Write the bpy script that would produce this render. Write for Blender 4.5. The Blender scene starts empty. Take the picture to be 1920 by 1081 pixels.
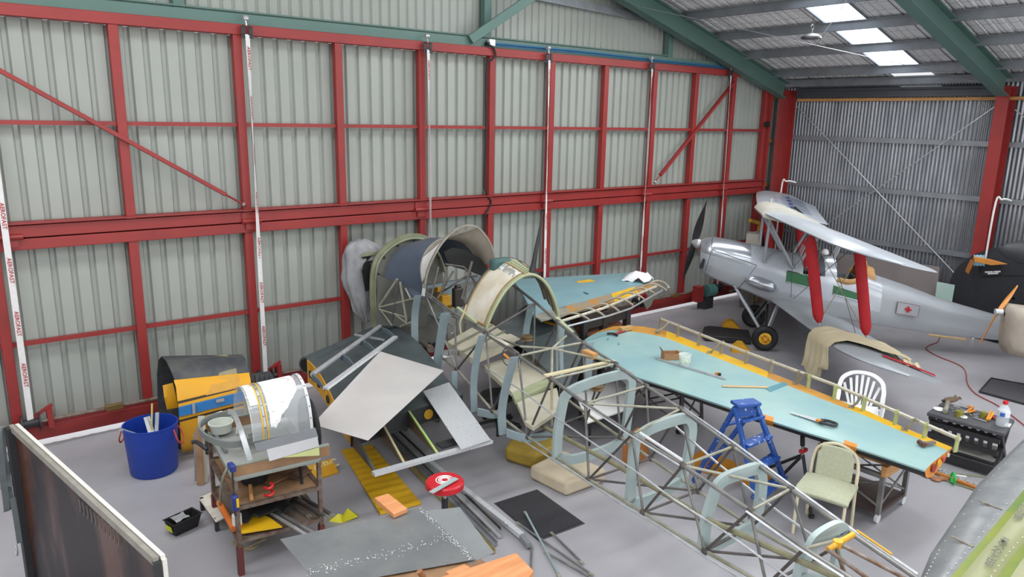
import bpy, math, random
from mathutils import Vector as V, Matrix, noise
random.seed(7)
R = math.radians
scn = bpy.context.scene
COL = scn.collection

# ---------------------------------------------------------------- camera
CX = V((0.78440858, -0.12352942, 0.60781878))   # world X in camera axes (right, down, forward)
CY = V((-0.61994995, -0.18634616, 0.76219235))
CZ = V((-0.01911152, 0.97468743, 0.22275358))   # world down
FPX = 1387.0
EYE = V((0, 0, 4.0))
cam_d = bpy.data.cameras.new('camera'); cam = bpy.data.objects.new('camera', cam_d); COL.objects.link(cam)
right = V((CX[0], CY[0], -CZ[0])); down = V((CX[1], CY[1], -CZ[1])); fwd = V((CX[2], CY[2], -CZ[2]))
m = Matrix((right, -down, -fwd)).transposed().to_4x4(); m.translation = EYE
cam.matrix_world = m
cam_d.sensor_width = 36.0; cam_d.lens = FPX / 1920 * 36.0; cam_d.clip_start = 0.05; cam_d.clip_end = 200
scn.camera = cam

def ray(u, v):
    return right * (u - 960) + down * (v - 540.5) + fwd * FPX
def at(u, v, x=None, y=None, z=None):
    """the point of the plane x=, y= or z= seen at pixel (u, v) of the photograph"""
    r = ray(u, v)
    k, val = (0, x) if x is not None else (1, y) if y is not None else (2, z)
    return EYE + r * ((val - EYE[k]) / r[k])
def atp(u, v, p, n):
    r = ray(u, v); p = V(p); n = V(n)
    return EYE + r * ((p - EYE).dot(n) / r.dot(n))

# ---------------------------------------------------------------- materials
def lin(c):
    return c / 12.92 if c <= 0.04045 else ((c + 0.055) / 1.055) ** 2.4
def hx(h):
    return tuple(lin(int(h[i:i + 2], 16) / 255) for i in (0, 2, 4)) + (1,)
MATS = {}
def mat(name, col, rough=0.5, metal=0.0, col2=None, scale=4.0, stretch=(1, 1, 1), amt=0.5, bump=0.0, bscale=None,
        trans=0.0, alpha=1.0, emit=None, estr=1.0, rvar=0.0, detail=5, lo=0.35, hi=0.65, coat=0.0, objco=True):
    if name in MATS: return MATS[name]
    m = bpy.data.materials.new(name); m.use_nodes = True
    nt = m.node_tree; b = nt.nodes['Principled BSDF']
    c1 = hx(col); c2 = hx(col2) if col2 else tuple(min(1, x * 0.82) for x in c1[:3]) + (1,)
    tc = nt.nodes.new('ShaderNodeTexCoord'); mp = nt.nodes.new('ShaderNodeMapping')
    nt.links.new(tc.outputs['Object'], mp.inputs[0]); mp.inputs['Scale'].default_value = stretch
    nz = nt.nodes.new('ShaderNodeTexNoise'); nz.inputs['Scale'].default_value = scale; nz.inputs['Detail'].default_value = detail
    nt.links.new(mp.outputs[0], nz.inputs['Vector'])
    mr = nt.nodes.new('ShaderNodeMapRange'); mr.inputs[1].default_value = lo; mr.inputs[2].default_value = hi
    mr.inputs[3].default_value = 0; mr.inputs[4].default_value = amt
    nt.links.new(nz.outputs[0], mr.inputs[0])
    mx = nt.nodes.new('ShaderNodeMix'); mx.data_type = 'RGBA'
    mx.inputs[6].default_value = c1; mx.inputs[7].default_value = c2
    nt.links.new(mr.outputs[0], mx.inputs[0]); nt.links.new(mx.outputs[2], b.inputs['Base Color'])
    b.inputs['Roughness'].default_value = rough; b.inputs['Metallic'].default_value = metal
    if rvar:
        m2 = nt.nodes.new('ShaderNodeMapRange'); m2.inputs[1].default_value = lo; m2.inputs[2].default_value = hi
        m2.inputs[3].default_value = max(0, rough - rvar); m2.inputs[4].default_value = min(1, rough + rvar)
        nt.links.new(nz.outputs[0], m2.inputs[0]); nt.links.new(m2.outputs[0], b.inputs['Roughness'])
    if bump:
        n2 = nt.nodes.new('ShaderNodeTexNoise'); n2.inputs['Scale'].default_value = bscale or scale * 4; n2.inputs['Detail'].default_value = 4
        nt.links.new(mp.outputs[0], n2.inputs['Vector'])
        bp = nt.nodes.new('ShaderNodeBump'); bp.inputs['Strength'].default_value = bump; bp.inputs['Distance'].default_value = 0.02
        nt.links.new(n2.outputs[0], bp.inputs['Height']); nt.links.new(bp.outputs[0], b.inputs['Normal'])
    if trans: b.inputs['Transmission Weight'].default_value = trans
    if alpha < 1: b.inputs['Alpha'].default_value = alpha
    if coat: b.inputs['Coat Weight'].default_value = coat
    if emit:
        b.inputs['Emission Color'].default_value = hx(emit); b.inputs['Emission Strength'].default_value = estr
    MATS[name] = m
    return m
def glass(name, col, alpha, rough=0.05):
    """thin clear sheet: mostly see-through, with a reflection"""
    if name in MATS: return MATS[name]
    m = bpy.data.materials.new(name); m.use_nodes = True; nt = m.node_tree
    b = nt.nodes['Principled BSDF']; out = nt.nodes['Material Output']
    b.inputs['Base Color'].default_value = hx(col); b.inputs['Roughness'].default_value = rough
    tr = nt.nodes.new('ShaderNodeBsdfTransparent'); ms = nt.nodes.new('ShaderNodeMixShader'); ms.inputs[0].default_value = alpha
    nt.links.new(tr.outputs[0], ms.inputs[1]); nt.links.new(b.outputs[0], ms.inputs[2]); nt.links.new(ms.outputs[0], out.inputs[0])
    MATS[name] = m
    return m

# ---------------------------------------------------------------- mesh builder
UP = V((0, 0, 1))
def sidev(d, up=UP):
    s = d.cross(up)
    if s.length < 1e-4: s = d.cross(V((1, 0, 0)))
    return s.normalized()
class B:
    def __init__(s): s.v = []; s.f = []; s.mi = []; s.mats = []; s.cur = 0
    def m(s, mt):
        if mt not in s.mats: s.mats.append(mt)
        s.cur = s.mats.index(mt); return s
    def add(s, vs, fs):
        o = len(s.v); s.v += [V(p) for p in vs]
        for f in fs: s.f.append(tuple(i + o for i in f)); s.mi.append(s.cur)
        return s
    def tube(s, p, q, r=0.012, r2=None, n=8):
        return s.path([p, q], r, n, r2=r2)
    def path(s, pts, r=0.01, n=8, closed=False, r2=None, rs=None):
        pts = [V(p) for p in pts]; N = len(pts); vs = []; d0 = None; nn = None
        for i, p in enumerate(pts):
            if closed: d = pts[(i + 1) % N] - pts[i - 1]
            else: d = pts[min(i + 1, N - 1)] - pts[max(i - 1, 0)]
            d.normalize()
            if nn is None: nn = sidev(d)
            else:
                nn = nn - d * nn.dot(d)
                nn = nn.normalized() if nn.length > 1e-5 else sidev(d)
            b = d.cross(nn)
            rr = rs[i] if rs else (r if r2 is None else r + (r2 - r) * i / (N - 1))
            for k in range(n):
                a = 2 * math.pi * k / n; vs.append(p + nn * (rr * math.cos(a)) + b * (rr * math.sin(a)))
        fs = []
        for i in range(N if closed else N - 1):
            for k in range(n):
                a = i * n + k; b2 = i * n + (k + 1) % n; j = (i + 1) % N
                fs.append((a, b2, j * n + (k + 1) % n, j * n + k))
        if not closed: fs += [tuple(range(n))[::-1], tuple(range((N - 1) * n, N * n))]
        return s.add(vs, fs)
    def beam(s, p, q, w, h, up=UP, w2=None, h2=None):
        p = V(p); q = V(q); d = (q - p).normalized(); sd = sidev(d, V(up)); u = sd.cross(d)
        w2 = w if w2 is None else w2; h2 = h if h2 is None else h2
        vs = [p + sd * (a * w / 2) + u * (b * h / 2) for a, b in ((-1, -1), (1, -1), (1, 1), (-1, 1))] + \
             [q + sd * (a * w2 / 2) + u * (b * h2 / 2) for a, b in ((-1, -1), (1, -1), (1, 1), (-1, 1))]
        return s.add(vs, [(0, 1, 2, 3)[::-1], (4, 5, 6, 7), (0, 1, 5, 4), (1, 2, 6, 5), (2, 3, 7, 6), (3, 0, 4, 7)])
    def box(s, c, sx, sy, sz, yaw=0.0):
        """c is the centre of the bottom face"""
        c = V(c); e = V((math.cos(yaw), math.sin(yaw), 0)) * sx / 2; g = V((-math.sin(yaw), math.cos(yaw), 0)) * sy / 2; h = UP * sz
        vs = [c - e - g, c + e - g, c + e + g, c - e + g]; vs += [p + h for p in vs]
        return s.add(vs, [(0, 3, 2, 1), (4, 5, 6, 7), (0, 1, 5, 4), (1, 2, 6, 5), (2, 3, 7, 6), (3, 0, 4, 7)])
    def plate(s, pts, t, n=None):
        """a slab: the polygon pts pushed by t along n (default: its own normal, upward)"""
        pts = [V(p) for p in pts]
        if n is None:
            n = V((0, 0, 0))
            for i in range(len(pts)): n += (pts[i] - pts[0]).cross(pts[(i + 1) % len(pts)] - pts[0])
            n = n.normalized()
            if n.z > 0 or (abs(n.z) < 1e-6 and False): n = -n
        n = V(n); k = len(pts); vs = pts + [p + n * t for p in pts]
        return s.add(vs, [tuple(range(k)), tuple(range(k, 2 * k))[::-1]] + [(i, i + k, (i + 1) % k + k, (i + 1) % k) for i in range(k)])
    def grid(s, rows, thick=0.0, closed=False, mf=None, n=None):
        """rows of points -> quads; thick gives it depth along the face side; mf(i, j) picks a material"""
        r = len(rows); c = len(rows[0]); rows = [[V(p) for p in q] for q in rows]
        def emit(rw, flip):
            o = len(s.v)
            for q in rw: s.v += q
            for i in range(r - 1):
                for j in range(c if closed else c - 1):
                    jj = (j + 1) % c
                    f = (o + i * c + j, o + i * c + jj, o + (i + 1) * c + jj, o + (i + 1) * c + j)
                    if mf: s.m(mf(i, j))
                    s.f.append(f[::-1] if flip else f); s.mi.append(s.cur)
            return o
        a = emit(rows, False)
        if thick:
            off = []
            for i in range(r):
                q = []
                for j in range(c):
                    if n is not None: nv = V(n)
                    else:
                        du = rows[i][min(j + 1, c - 1)] - rows[i][max(j - 1, 0)] if not closed else rows[i][(j + 1) % c] - rows[i][j - 1]
                        dv = rows[min(i + 1, r - 1)][j] - rows[max(i - 1, 0)][j]
                        nv = du.cross(dv); nv = nv.normalized() if nv.length > 1e-9 else UP
                    q.append(rows[i][j] - nv * thick)
                off.append(q)
            b = emit(off, True)
            if mf: s.m(mf(0, 0))
            edge = []
            for j in range(c - 1 if not closed else c): edge += [(j, (j + 1) % c), ((r - 1) * c + (j + 1) % c, (r - 1) * c + j)]
            if not closed:
                for i in range(r - 1): edge += [((i + 1) * c, i * c), (i * c + c - 1, (i + 1) * c + c - 1)]
            for p, q in edge: s.f.append((a + q, a + p, b + p, b + q)); s.mi.append(s.cur)
        return s
    def lathe(s, prof, o, ax=UP, n=24):
        o = V(o); ax = V(ax).normalized(); e = sidev(ax); g = ax.cross(e)
        vs = []; fs = []
        for r, h in prof:
            for k in range(n):
                a = 2 * math.pi * k / n; vs.append(o + ax * h + (e * math.cos(a) + g * math.sin(a)) * max(r, 1e-4))
        for i in range(len(prof) - 1):
            for k in range(n): fs.append((i * n + k, i * n + (k + 1) % n, (i + 1) * n + (k + 1) % n, (i + 1) * n + k))
        fs += [tuple(range(n))[::-1], tuple(range((len(prof) - 1) * n, len(prof) * n))]
        return s.add(vs, fs)
    def cyl(s, o, r, h, ax=UP, n=20): return s.lathe([(r, 0), (r, h)], o, ax, n)
    def disc_ring(s, o, ax, R0, r, n=32, m=8):
        o = V(o); ax = V(ax).normalized(); e = sidev(ax); g = ax.cross(e)
        return s.path([o + (e * math.cos(2 * math.pi * k / n) + g * math.sin(2 * math.pi * k / n)) * R0 for k in range(n)], r, m, closed=True)
    def ribbon(s, pts, w, t, nrm):
        """flat bar following pts; w lies in the plane across the path, t along nrm (w on the left side of the path)"""
        pts = [V(p) for p in pts]; nrm = V(nrm).normalized(); N = len(pts); vs = []
        ww = w if isinstance(w, (list, tuple)) else [w] * N
        for i, p in enumerate(pts):
            d = (pts[min(i + 1, N - 1)] - pts[max(i - 1, 0)]).normalized(); sd = nrm.cross(d).normalized()
            vs += [p - nrm * t / 2, p + sd * ww[i] - nrm * t / 2, p + sd * ww[i] + nrm * t / 2, p + nrm * t / 2]
        fs = []
        for i in range(N - 1):
            for k in range(4): fs.append((i * 4 + k, i * 4 + (k + 1) % 4, i * 4 + 4 + (k + 1) % 4, i * 4 + 4 + k))
        fs += [(0, 1, 2, 3)[::-1], tuple(range(4 * N - 4, 4 * N))]
        return s.add(vs, fs)
    def text(s, txt, size, o, xd, yd, lift=0.001):
        vs, fs = text_mesh(txt)
        o = V(o); xd = V(xd).normalized(); yd = V(yd).normalized(); n = xd.cross(yd)
        return s.add([o + xd * (p[0] * size) + yd * (p[1] * size) + n * lift for p in vs], fs)
    def build(s, name, parent=None, ang=35, bevel=0.0, solid=0.0, sub=0):
        me = bpy.data.meshes.new(name)
        off = V((0, 0, 0))
        if parent is not None:
            off = world_loc(parent)
        me.from_pydata([tuple(p - off) for p in s.v], [], s.f)
        for mt in s.mats: me.materials.append(mt)
        me.polygons.foreach_set('material_index', s.mi)
        me.validate(); me.update()
        if ang:
            me.polygons.foreach_set('use_smooth', [True] * len(me.polygons)); me.set_sharp_from_angle(angle=R(ang))
        o = bpy.data.objects.new(name, me); COL.objects.link(o)
        if parent is not None: o.parent = parent
        if sub:
            md = o.modifiers.new('sub', 'SUBSURF'); md.levels = sub; md.render_levels = sub
        if bevel:
            md = o.modifiers.new('bev', 'BEVEL'); md.width = bevel; md.segments = 2; md.limit_method = 'ANGLE'; md.angle_limit = R(40)
        return o
def world_loc(o):
    p = V((0, 0, 0))
    while o is not None: p += o.location; o = o.parent
    return p
_txt = {}
def text_mesh(txt):
    if txt in _txt: return _txt[txt]
    cu = bpy.data.curves.new('t', 'FONT'); cu.body = txt; cu.size = 1.0; cu.resolution_u = 2; cu.offset = 0.012
    ob = bpy.data.objects.new('t', cu); COL.objects.link(ob)
    dg = bpy.context.evaluated_depsgraph_get(); ev = ob.evaluated_get(dg); me = ev.to_mesh()
    r = ([tuple(v.co) for v in me.vertices], [tuple(p.vertices) for p in me.polygons])
    ev.to_mesh_clear(); COL.objects.unlink(ob); bpy.data.objects.remove(ob); bpy.data.curves.remove(cu)
    _txt[txt] = r
    return r

def tag(o, label, cat, group=None, kind=None):
    o['label'] = label; o['category'] = cat
    if group: o['group'] = group
    if kind: o['kind'] = kind
    return o
def thing(name, label, cat, loc=(0, 0, 0), group=None):
    o = bpy.data.objects.new(name, None); COL.objects.link(o); o.location = loc; o.empty_display_size = 0.1
    return tag(o, label, cat, group)
def struct(b, name, parent=None, **k):
    o = b.build(name, parent, **k)
    if parent is None: o['kind'] = 'structure'
    return o
def copy_tree(o, parent=None):
    c = o.copy(); COL.objects.link(c)
    if parent is not None: c.parent = parent
    for ch in list(o.children): copy_tree(ch, c)
    return c
def lerp(a, b, t): return V(a) * (1 - t) + V(b) * t
def curve(pts, n=6):
    """smooth line through the points"""
    P = [V(p) for p in pts]; out = []
    for i in range(len(P) - 1):
        p0 = P[max(i - 1, 0)]; p1 = P[i]; p2 = P[i + 1]; p3 = P[min(i + 2, len(P) - 1)]
        for k in range(n):
            t = k / n
            out.append(0.5 * ((2 * p1) + (p2 - p0) * t + (2 * p0 - 5 * p1 + 4 * p2 - p3) * t * t + (3 * p1 - p0 - 3 * p2 + p3) * t ** 3))
    return out + [P[-1]]
# ================================================================ materials used by the building
M_floor = mat('floor_paint', 'a3a2a7', 0.4, col2='929196', scale=1.1, amt=0.7, bump=0.05, bscale=30, rvar=0.1, detail=8)
M_sheet = mat('sheet_paint', '9da29c', 0.45, col2='949992', scale=0.9, amt=0.8)
M_red = mat('red_oxide', '922c2a', 0.45, col2='802726', scale=2.5, amt=0.6)
M_green = mat('green_steel', '58766f', 0.5, col2='4f6b64', scale=2, amt=0.5)
M_galv = mat('galvanised', '96999f', 0.34, metal=0.55, col2='70757c', scale=3, stretch=(1, 2.5, 0.35), amt=0.9, rvar=0.12, detail=8, lo=.3, hi=.7)
M_galv2 = mat('galvanised_purlin', '92969b', 0.42, metal=0.45, col2='777b81', scale=3, amt=0.6)
M_dark = mat('dark_metal', '2c2d30', 0.5, col2='1f2023', scale=6)
M_black = mat('black_rubber', '17171a', 0.6)
M_white = mat('white_paint', 'e8e8e6', 0.45, col2='dcdcd8')
M_timber = mat('pine_timber', 'c9975f', 0.6, col2='b07d45', scale=5, stretch=(1, 1, 6), amt=0.8)
M_steel = mat('bright_steel', 'bfc1c4', 0.34, metal=0.5, col2='a2a5a9', scale=8, amt=0.6)
M_rust = mat('rusty_steel', '6b5140', 0.6, metal=0.3, col2='8a8078', scale=14, amt=0.9)

# ---------------------------------------------------------------- floor
b = B().m(M_floor)
b.plate([(-7, -9, 0), (16.4, -9, 0), (16.4, 10.42, 0), (-7, 10.42, 0)], 0.15)
struct(b, 'floor', ang=0)
b = B().m(mat('outdoor_concrete', 'd8d8d4', 0.7, col2='cfcfca', scale=2))
b.plate([(-7, 10.42, -0.01), (16.4, 10.42, -0.01), (16.4, 14, -0.01), (-7, 14, -0.01)], 0.15)
struct(b, 'ground', ang=0)

# ---------------------------------------------------------------- ribbed door and gable sheeting
def ribbed(b, x0, x1, z0f, z1f, y, pitch, depth=0.03, w=0.045, sgn=1):
    """vertical ribbed sheet facing -y; the trough runs away from the room"""
    xs = []; x = x0
    while x < x1 - 1e-6:
        for fx, dy in ((0, 0), (pitch - w - 0.024, 0), (pitch - w - 0.004, depth), (pitch - 0.02, depth), (pitch, 0)):
            xx = min(x + fx, x1)
            if not xs or xx > xs[-1][0] + 1e-5: xs.append((xx, dy))
        x += pitch
    z0 = z0f if callable(z0f) else (lambda q: z0f); z1 = z1f if callable(z1f) else (lambda q: z1f)
    b.grid([[(q, y + d, z0(q)) for q, d in xs], [(q, y + d, z1(q)) for q, d in xs]], thick=0.004, n=(0, -1, 0))
    return b
posts_x = [-3.6, -2.22, -0.84, 0.54, 1.98, 3.42, 4.83, 6.20, 7.545, 8.86, 10.19, 11.55, 12.84, 14.13, 15.40]
DY = 10.13          # middle of the door frame
door = bpy.data.objects.new('door_1', None); COL.objects.link(door); door.location = (6, 10.2, 0); door['kind'] = 'structure'
for k, (a, c) in enumerate(zip(posts_x[:-1], posts_x[1:])):
    for lo, hi, nm in ((0.16, 2.56, 'lower_sheet'), (2.56, 5.0, 'upper_sheet')):
        b = B().m(M_sheet); ribbed(b, a, c, lo, hi, 10.235, (c - a) / 7, 0.04, 0.055); b.build(nm, door, ang=20)
for x in posts_x:
    w = 0.11
    b = B().m(M_red); b.beam((x, DY, 0.2), (x, DY, 2.47), w, w, up=(0, 1, 0)); b.build('post', door, bevel=0.006)
    b = B().m(M_red); b.beam((x, DY, 2.68), (x, DY, 5.02), w, w, up=(0, 1, 0)); b.build('post', door, bevel=0.006)
X0, X1 = posts_x[0], 15.46
for z, h, w, nm in ((5.06, 0.13, 0.14, 'top_rail'), (2.64, 0.14, 0.16, 'hinge_rail'), (2.49, 0.13, 0.14, 'hinge_rail'), (0.195, 0.17, 0.2, 'bottom_rail')):
    b = B().m(M_red); b.beam((X0, DY, z), (X1, DY, z), w, h)
    b.build(nm, door, bevel=0.006)
b = B().m(M_red); b.beam((X0, DY - 0.02, 2.735), (X1, DY - 0.02, 2.735), 0.2, 0.02); b.build('hinge_flange', door)
b = B().m(M_red); b.beam((X0, DY - 0.07, 0.30), (X1, DY - 0.07, 0.30), 0.05, 0.05); b.build('bottom_angle', door)
for z in (3.86, 1.30):
    for a, c in zip(posts_x[:-1], posts_x[1:]):
        b = B().m(M_red); b.beam((a + 0.055, DY + 0.02, z), (c - 0.055, DY + 0.02, z), 0.06, 0.05); b.build('girt', door)
for p, q in (((-1.0, 5.55), (3.40, 2.79)), ((14.05, 4.88), (11.65, 2.80))):
    p = V((p[0], DY - 0.08, p[1])); q = V((q[0], DY - 0.08, q[1]))
    if p.x < 0: p = lerp(q, p, 0.87)
    m2 = lerp(p, q, 0.93)
    b = B().m(M_red); b.beam(p, m2, 0.05, 0.075, up=(0, 1, 0)); b.build('brace', door, bevel=0.004)
    b = B().m(M_red); b.tube(m2, q, 0.014); b.m(M_steel).cyl(lerp(m2, q, 0.8), 0.024, 0.03, q - m2, 6); b.build('brace_rod', door)
for x in (0.70, 3.45, 6.15, 8.75, 11.42, 13.95):
    b = B().m(M_red); b.tube((x - 0.13, DY - 0.1, 2.585), (x + 0.13, DY - 0.1, 2.585), 0.035)
    b.box((x, DY - 0.085, 2.47), 0.16, 0.03, 0.1); b.box((x - .1, DY - 0.085, 2.62), 0.05, 0.03, 0.08)
    b.build('hinge', door)
# winding shaft along the bottom of the door with its bearings and spools
b = B().m(M_rust).tube((X0, 9.93, 0.38), (15.2, 9.93, 0.38), 0.022); b.build('winding_shaft', door)
for x in (1.55, 4.6, 7.4, 10.2, 12.4):
    b = B().m(mat('brass_coupling', '8f7548', 0.4, metal=0.6)); b.beam((x - .1, 9.93, .38), (x + .1, 9.93, .38), 0.07, 0.07); b.build('shaft_coupling', door, bevel=.005)
# ---------------------------------------------------------------- lifting straps
M_strap = mat('white_webbing', 'dedcdc', 0.7, col2='cfcccc', scale=20)
M_sred = mat('strap_red', 'b0242c', 0.6)
strap_x = [(0.66, 0.66), (3.52, 3.48), (6.25, 6.25), (8.68, 8.67), (11.31, 11.25), (13.82, 13.87)]
where = ['first strap, cut by the picture edge', 'beside the brace end, behind the cowl stack', 'twisted edge-on behind the covered nose',
         'behind the upright antenna mast', 'touching the foot of the short brace', 'beside the biplane propeller']
for k, (xa, xb) in enumerate(strap_x):
    t = thing('lifting_strap', 'white webbing strap with red lettering, ' + where[k], 'strap', (xb, 9.93, 0.4), 'lifting straps of the hangar door')
    pts = []; nseg = 44; tw = [0.0, 0.5, 1.0, 0.3, 0.6, 0.4][k]
    b = B().m(M_strap); rows = [[], []]
    def fr(s):
        z = 5.0 * (1 - s) + 0.42 * s
        x = xa * (1 - s) + xb * s
        a = 0.25 + tw * 1.6 * math.sin(math.pi * min(1, s * 1.6)) if k not in (2,) else 0.3 + 1.15 * math.sin(math.pi * min(1, s * 1.15))
        y = 9.98 - 0.06 * s
        return V((x, y, z)), V((math.cos(a), math.sin(a), 0))
    for i in range(nseg + 1):
        c, d = fr(i / nseg); rows[0].append(c - d * 0.034); rows[1].append(c + d * 0.034)
    b.grid([rows[1], rows[0]], thick=0.003)
    wb_s = b.build('webbing', t)
    b = B().m(M_sred); z = 4.85
    while z > 0.75:
        c, d = fr((5.0 - z) / 4.58)
        # lettering reads down the strap
        b.text('AEROFAST', 0.062, c + V((0, -0.004, 0)) + d * -0.018, V((0, 0, -1)), d, lift=0.006)
        z -= 0.62
    b.build('lettering', wb_s)['kind'] = 'stuff'
    b = B().m(M_dark); b.beam((xa - .05, 9.99, 4.95), (xa - .05, 9.99, 5.1), 0.012, 0.05); b.beam((xa + .05, 9.99, 4.95), (xa + .05, 9.99, 5.1), 0.012, 0.05)
    b.beam((xa - .055, 9.99, 5.1), (xa + .055, 9.99, 5.1), 0.05, 0.012); b.tube((xa - .06, 9.99, 5.0), (xa + .06, 9.99, 5.0), 0.012)
    sb_ = b.build('strap_bracket', t)
    b = B().m(M_steel).tube((xa, 9.99, 5.1), (xa, 10.02, 5.2), 0.01).cyl((xa - .03, 10.02, 5.2), 0.035, 0.06, (1, 0, 0), 12)
    b.build('eye_bolt', sb_)
    b = B().m(M_dark)
    for dx in (-0.09, 0.09): b.cyl((xb + dx - .008, 9.93, 0.38), 0.11, 0.016, (1, 0, 0), 20)
    b.cyl((xb - .09, 9.93, .38), 0.05, 0.18, (1, 0, 0), 16)
    b.build('spool', t)
    b = B().m(M_red); b.beam((xb + .2, 9.97, 0.28), (xb + .2, 9.97, 0.52), 0.06, 0.14, up=(0, 1, 0)); b.beam((xb - .2, 9.97, .3), (xb + .24, 9.97, .55), .05, .03)
    b.build('spool_bearing', t)

# ---------------------------------------------------------------- gable above the door
RX, RZ, SL = 16.2, 4.95, 0.28
RIDGE = 4.6
def roofz(x): return RZ + (RX - x) * SL if x > RIDGE else RZ + (RX - RIDGE) * SL - (RIDGE - x) * SL
b = B().m(M_sheet)
ribbed(b, -7, RX, 5.14, lambda q: roofz(q), 10.42, 0.155, 0.025, 0.03)
struct(b, 'wall_gable', ang=20)
b = B().m(M_sheet)
ribbed(b, 15.5, 16.3, 0.0, lambda q: 5.0, 10.36, 0.155, 0.025, 0.03)
struct(b, 'wall_back', ang=20)
b = B().m(M_green)
b.beam((-7, 10.2, 5.20), (15.75, 10.2, 5.20), 0.1, 0.13)
b.beam((-7, 10.28, 5.30), (12.0, 10.28, 5.30), 0.16, 0.02)
struct(b, 'trim_header')
for i, x in enumerate((-1.0, 2.78, 7.56, 12.13)):
    b = B().m(M_green); b.beam((x, 10.3, 5.25), (x, 10.3, roofz(x) - 0.1), 0.14, 0.12, up=(0, 1, 0)); o = struct(b, 'trim_%d' % (i + 1), bevel=0.005)
b = B().m(M_green); b.beam((7.12, 10.12, 5.22), (9.2, 9.5, 6.7), 0.09, 0.14); struct(b, 'trim_5', bevel=0.005)
b = B().m(M_galv2); b.beam((8.2, 10.33, 6.08), (12.2, 10.33, 5.93), 0.06, 0.13); struct(b, 'trim_6')
b = B().m(M_red); b.beam((15.53, 10.1, 0), (15.53, 10.1, 5.0), 0.07, 0.12, up=(0, 1, 0)); struct(b, 'trim_7')
for i, z in enumerate((4.62, 3.62, 2.58, 1.5)):
    b = B().m(M_timber); b.beam((15.6, 10.3, z), (16.1, 10.3, z), 0.06, 0.09); struct(b, 'trim_%d' % (8 + i))
# yellow line between door and header
b = B().m(mat('yellow_seal', 'd8c48a', 0.6)); b.beam((-3.6, 10.16, 5.125), (15.2, 10.16, 5.125), 0.03, 0.012); struct(b, 'trim_12')

# ---------------------------------------------------------------- portal frames, side wall, roof
def portal(y, i):
    w = 0.22
    def ibeam(b, p, q, w, h, up):
        p = V(p); q = V(q); d = (q - p).normalized(); sd = sidev(d, V(up)); u = sd.cross(d)
        b.beam(p + u * h / 2, q + u * h / 2, w, 0.016, up); b.beam(p - u * h / 2, q - u * h / 2, w, 0.016, up); b.beam(p, q, 0.012, h, up)
    b = B().m(M_red); ibeam(b, (16.02, y, 0), (16.02, y, 4.78), w, 0.36, (1, 0, 0)); b.box((16.02, y, 0), .5, .35, .02); struct(b, 'trim_%d' % (20 + i))
    b = B().m(M_green); ibeam(b, (15.83, y, 4.76), (RIDGE, y, 4.76 + (15.83 - RIDGE) * SL), w, 0.34, (0, 0, 1))
    ibeam(b, (RIDGE, y, 4.76 + (15.83 - RIDGE) * SL), (-6.6, y, 4.76), w, 0.34, (0, 0, 1))
    struct(b, 'trim_%d' % (30 + i))
for i, y in enumerate((9.95, 5.45, 0.95, -3.55)): portal(y, i)
b = B().m(M_galv)
ys = [10.36 - k * 0.0127 for k in range(0, 1320)]
def corr(y): return 0.011 * math.cos(2 * math.pi * y / 0.0762)
b.grid([[(16.3 - corr(y), y, z) for y in ys] for z in (0.0, 2.5, 4.95)])
struct(b, 'wall_right', ang=60)
for i, z in enumerate((3.71, 2.65, 1.52)):
    b = B().m(M_galv2); b.beam((16.24, 10.3, z), (16.24, -6, z), 0.05, 0.1); struct(b, 'trim_%d' % (40 + i))
b = B().m(M_timber); b.beam((16.2, 9.8, 4.56), (16.2, -6, 4.56), 0.06, 0.06); struct(b, 'trim_43')
# rolled shutter housing strip over the side wall
b = B().m(mat('shutter_dark', '4a4d52', 0.5, metal=0.3)); b.beam((16.12, 9.78, 4.71), (16.12, 5.62, 4.71), 0.08, 0.2); b.tube((16.1, 9.7, 4.78), (16.1, 5.65, 4.78), 0.05, n=12)
struct(b, 'trim_44')
b = B().m(mat('shutter_grey', '8c8c8e', 0.6)); b.beam((16.2, 9.78, 4.93), (16.2, 5.62, 4.93), 0.03, 0.2); struct(b, 'trim_45')
# chain/fluttery top edge
b = B().m(M_galv2)
for k in range(70): b.beam((16.08, 9.7 - k * 0.058, 4.83), (16.08, 9.67 - k * 0.058, 4.845 + 0.01 * (k % 2)), 0.02, 0.02)
struct(b, 'trim_46')
# cross bracing rods on the wall and under the roof
rods = [((16.1, 9.75, 4.42), (16.1, 5.6, 0.9)), ((16.1, 5.65, 4.4), (16.08, 9.75, 0.9)),
        ((15.7, 9.8, 4.8), (10.6, 5.6, 6.05)), ((15.7, 5.6, 4.8), (10.6, 9.8, 6.05)), ((15.95, 5.25, 4.35), (16.1, 1.1, .9))]
for i, (p, q) in enumerate(rods):
    b = B().m(M_galv2 if i in (2, 3) else M_steel).tube(p, q, 0.005 if i in (2, 3) else 0.011); d = (V(q) - V(p)).normalized()
    b.tube(V(p), V(p) + d * 0.2, 0.012)
    struct(b, 'trim_%d' % (50 + i))
# conduit up the columns
b = B().m(M_white).path(curve([(15.72, 9.7, 0), (15.72, 9.7, 2.5), (15.74, 9.6, 2.72), (15.9, 9.45, 2.7)]), 0.018); struct(b, 'trim_56')
b = B().m(M_white).path(curve([(15.72, 5.25, 0), (15.72, 5.25, 2.5), (15.74, 5.15, 2.72), (15.9, 5.05, 2.7)]), 0.018); struct(b, 'trim_57')

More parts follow.
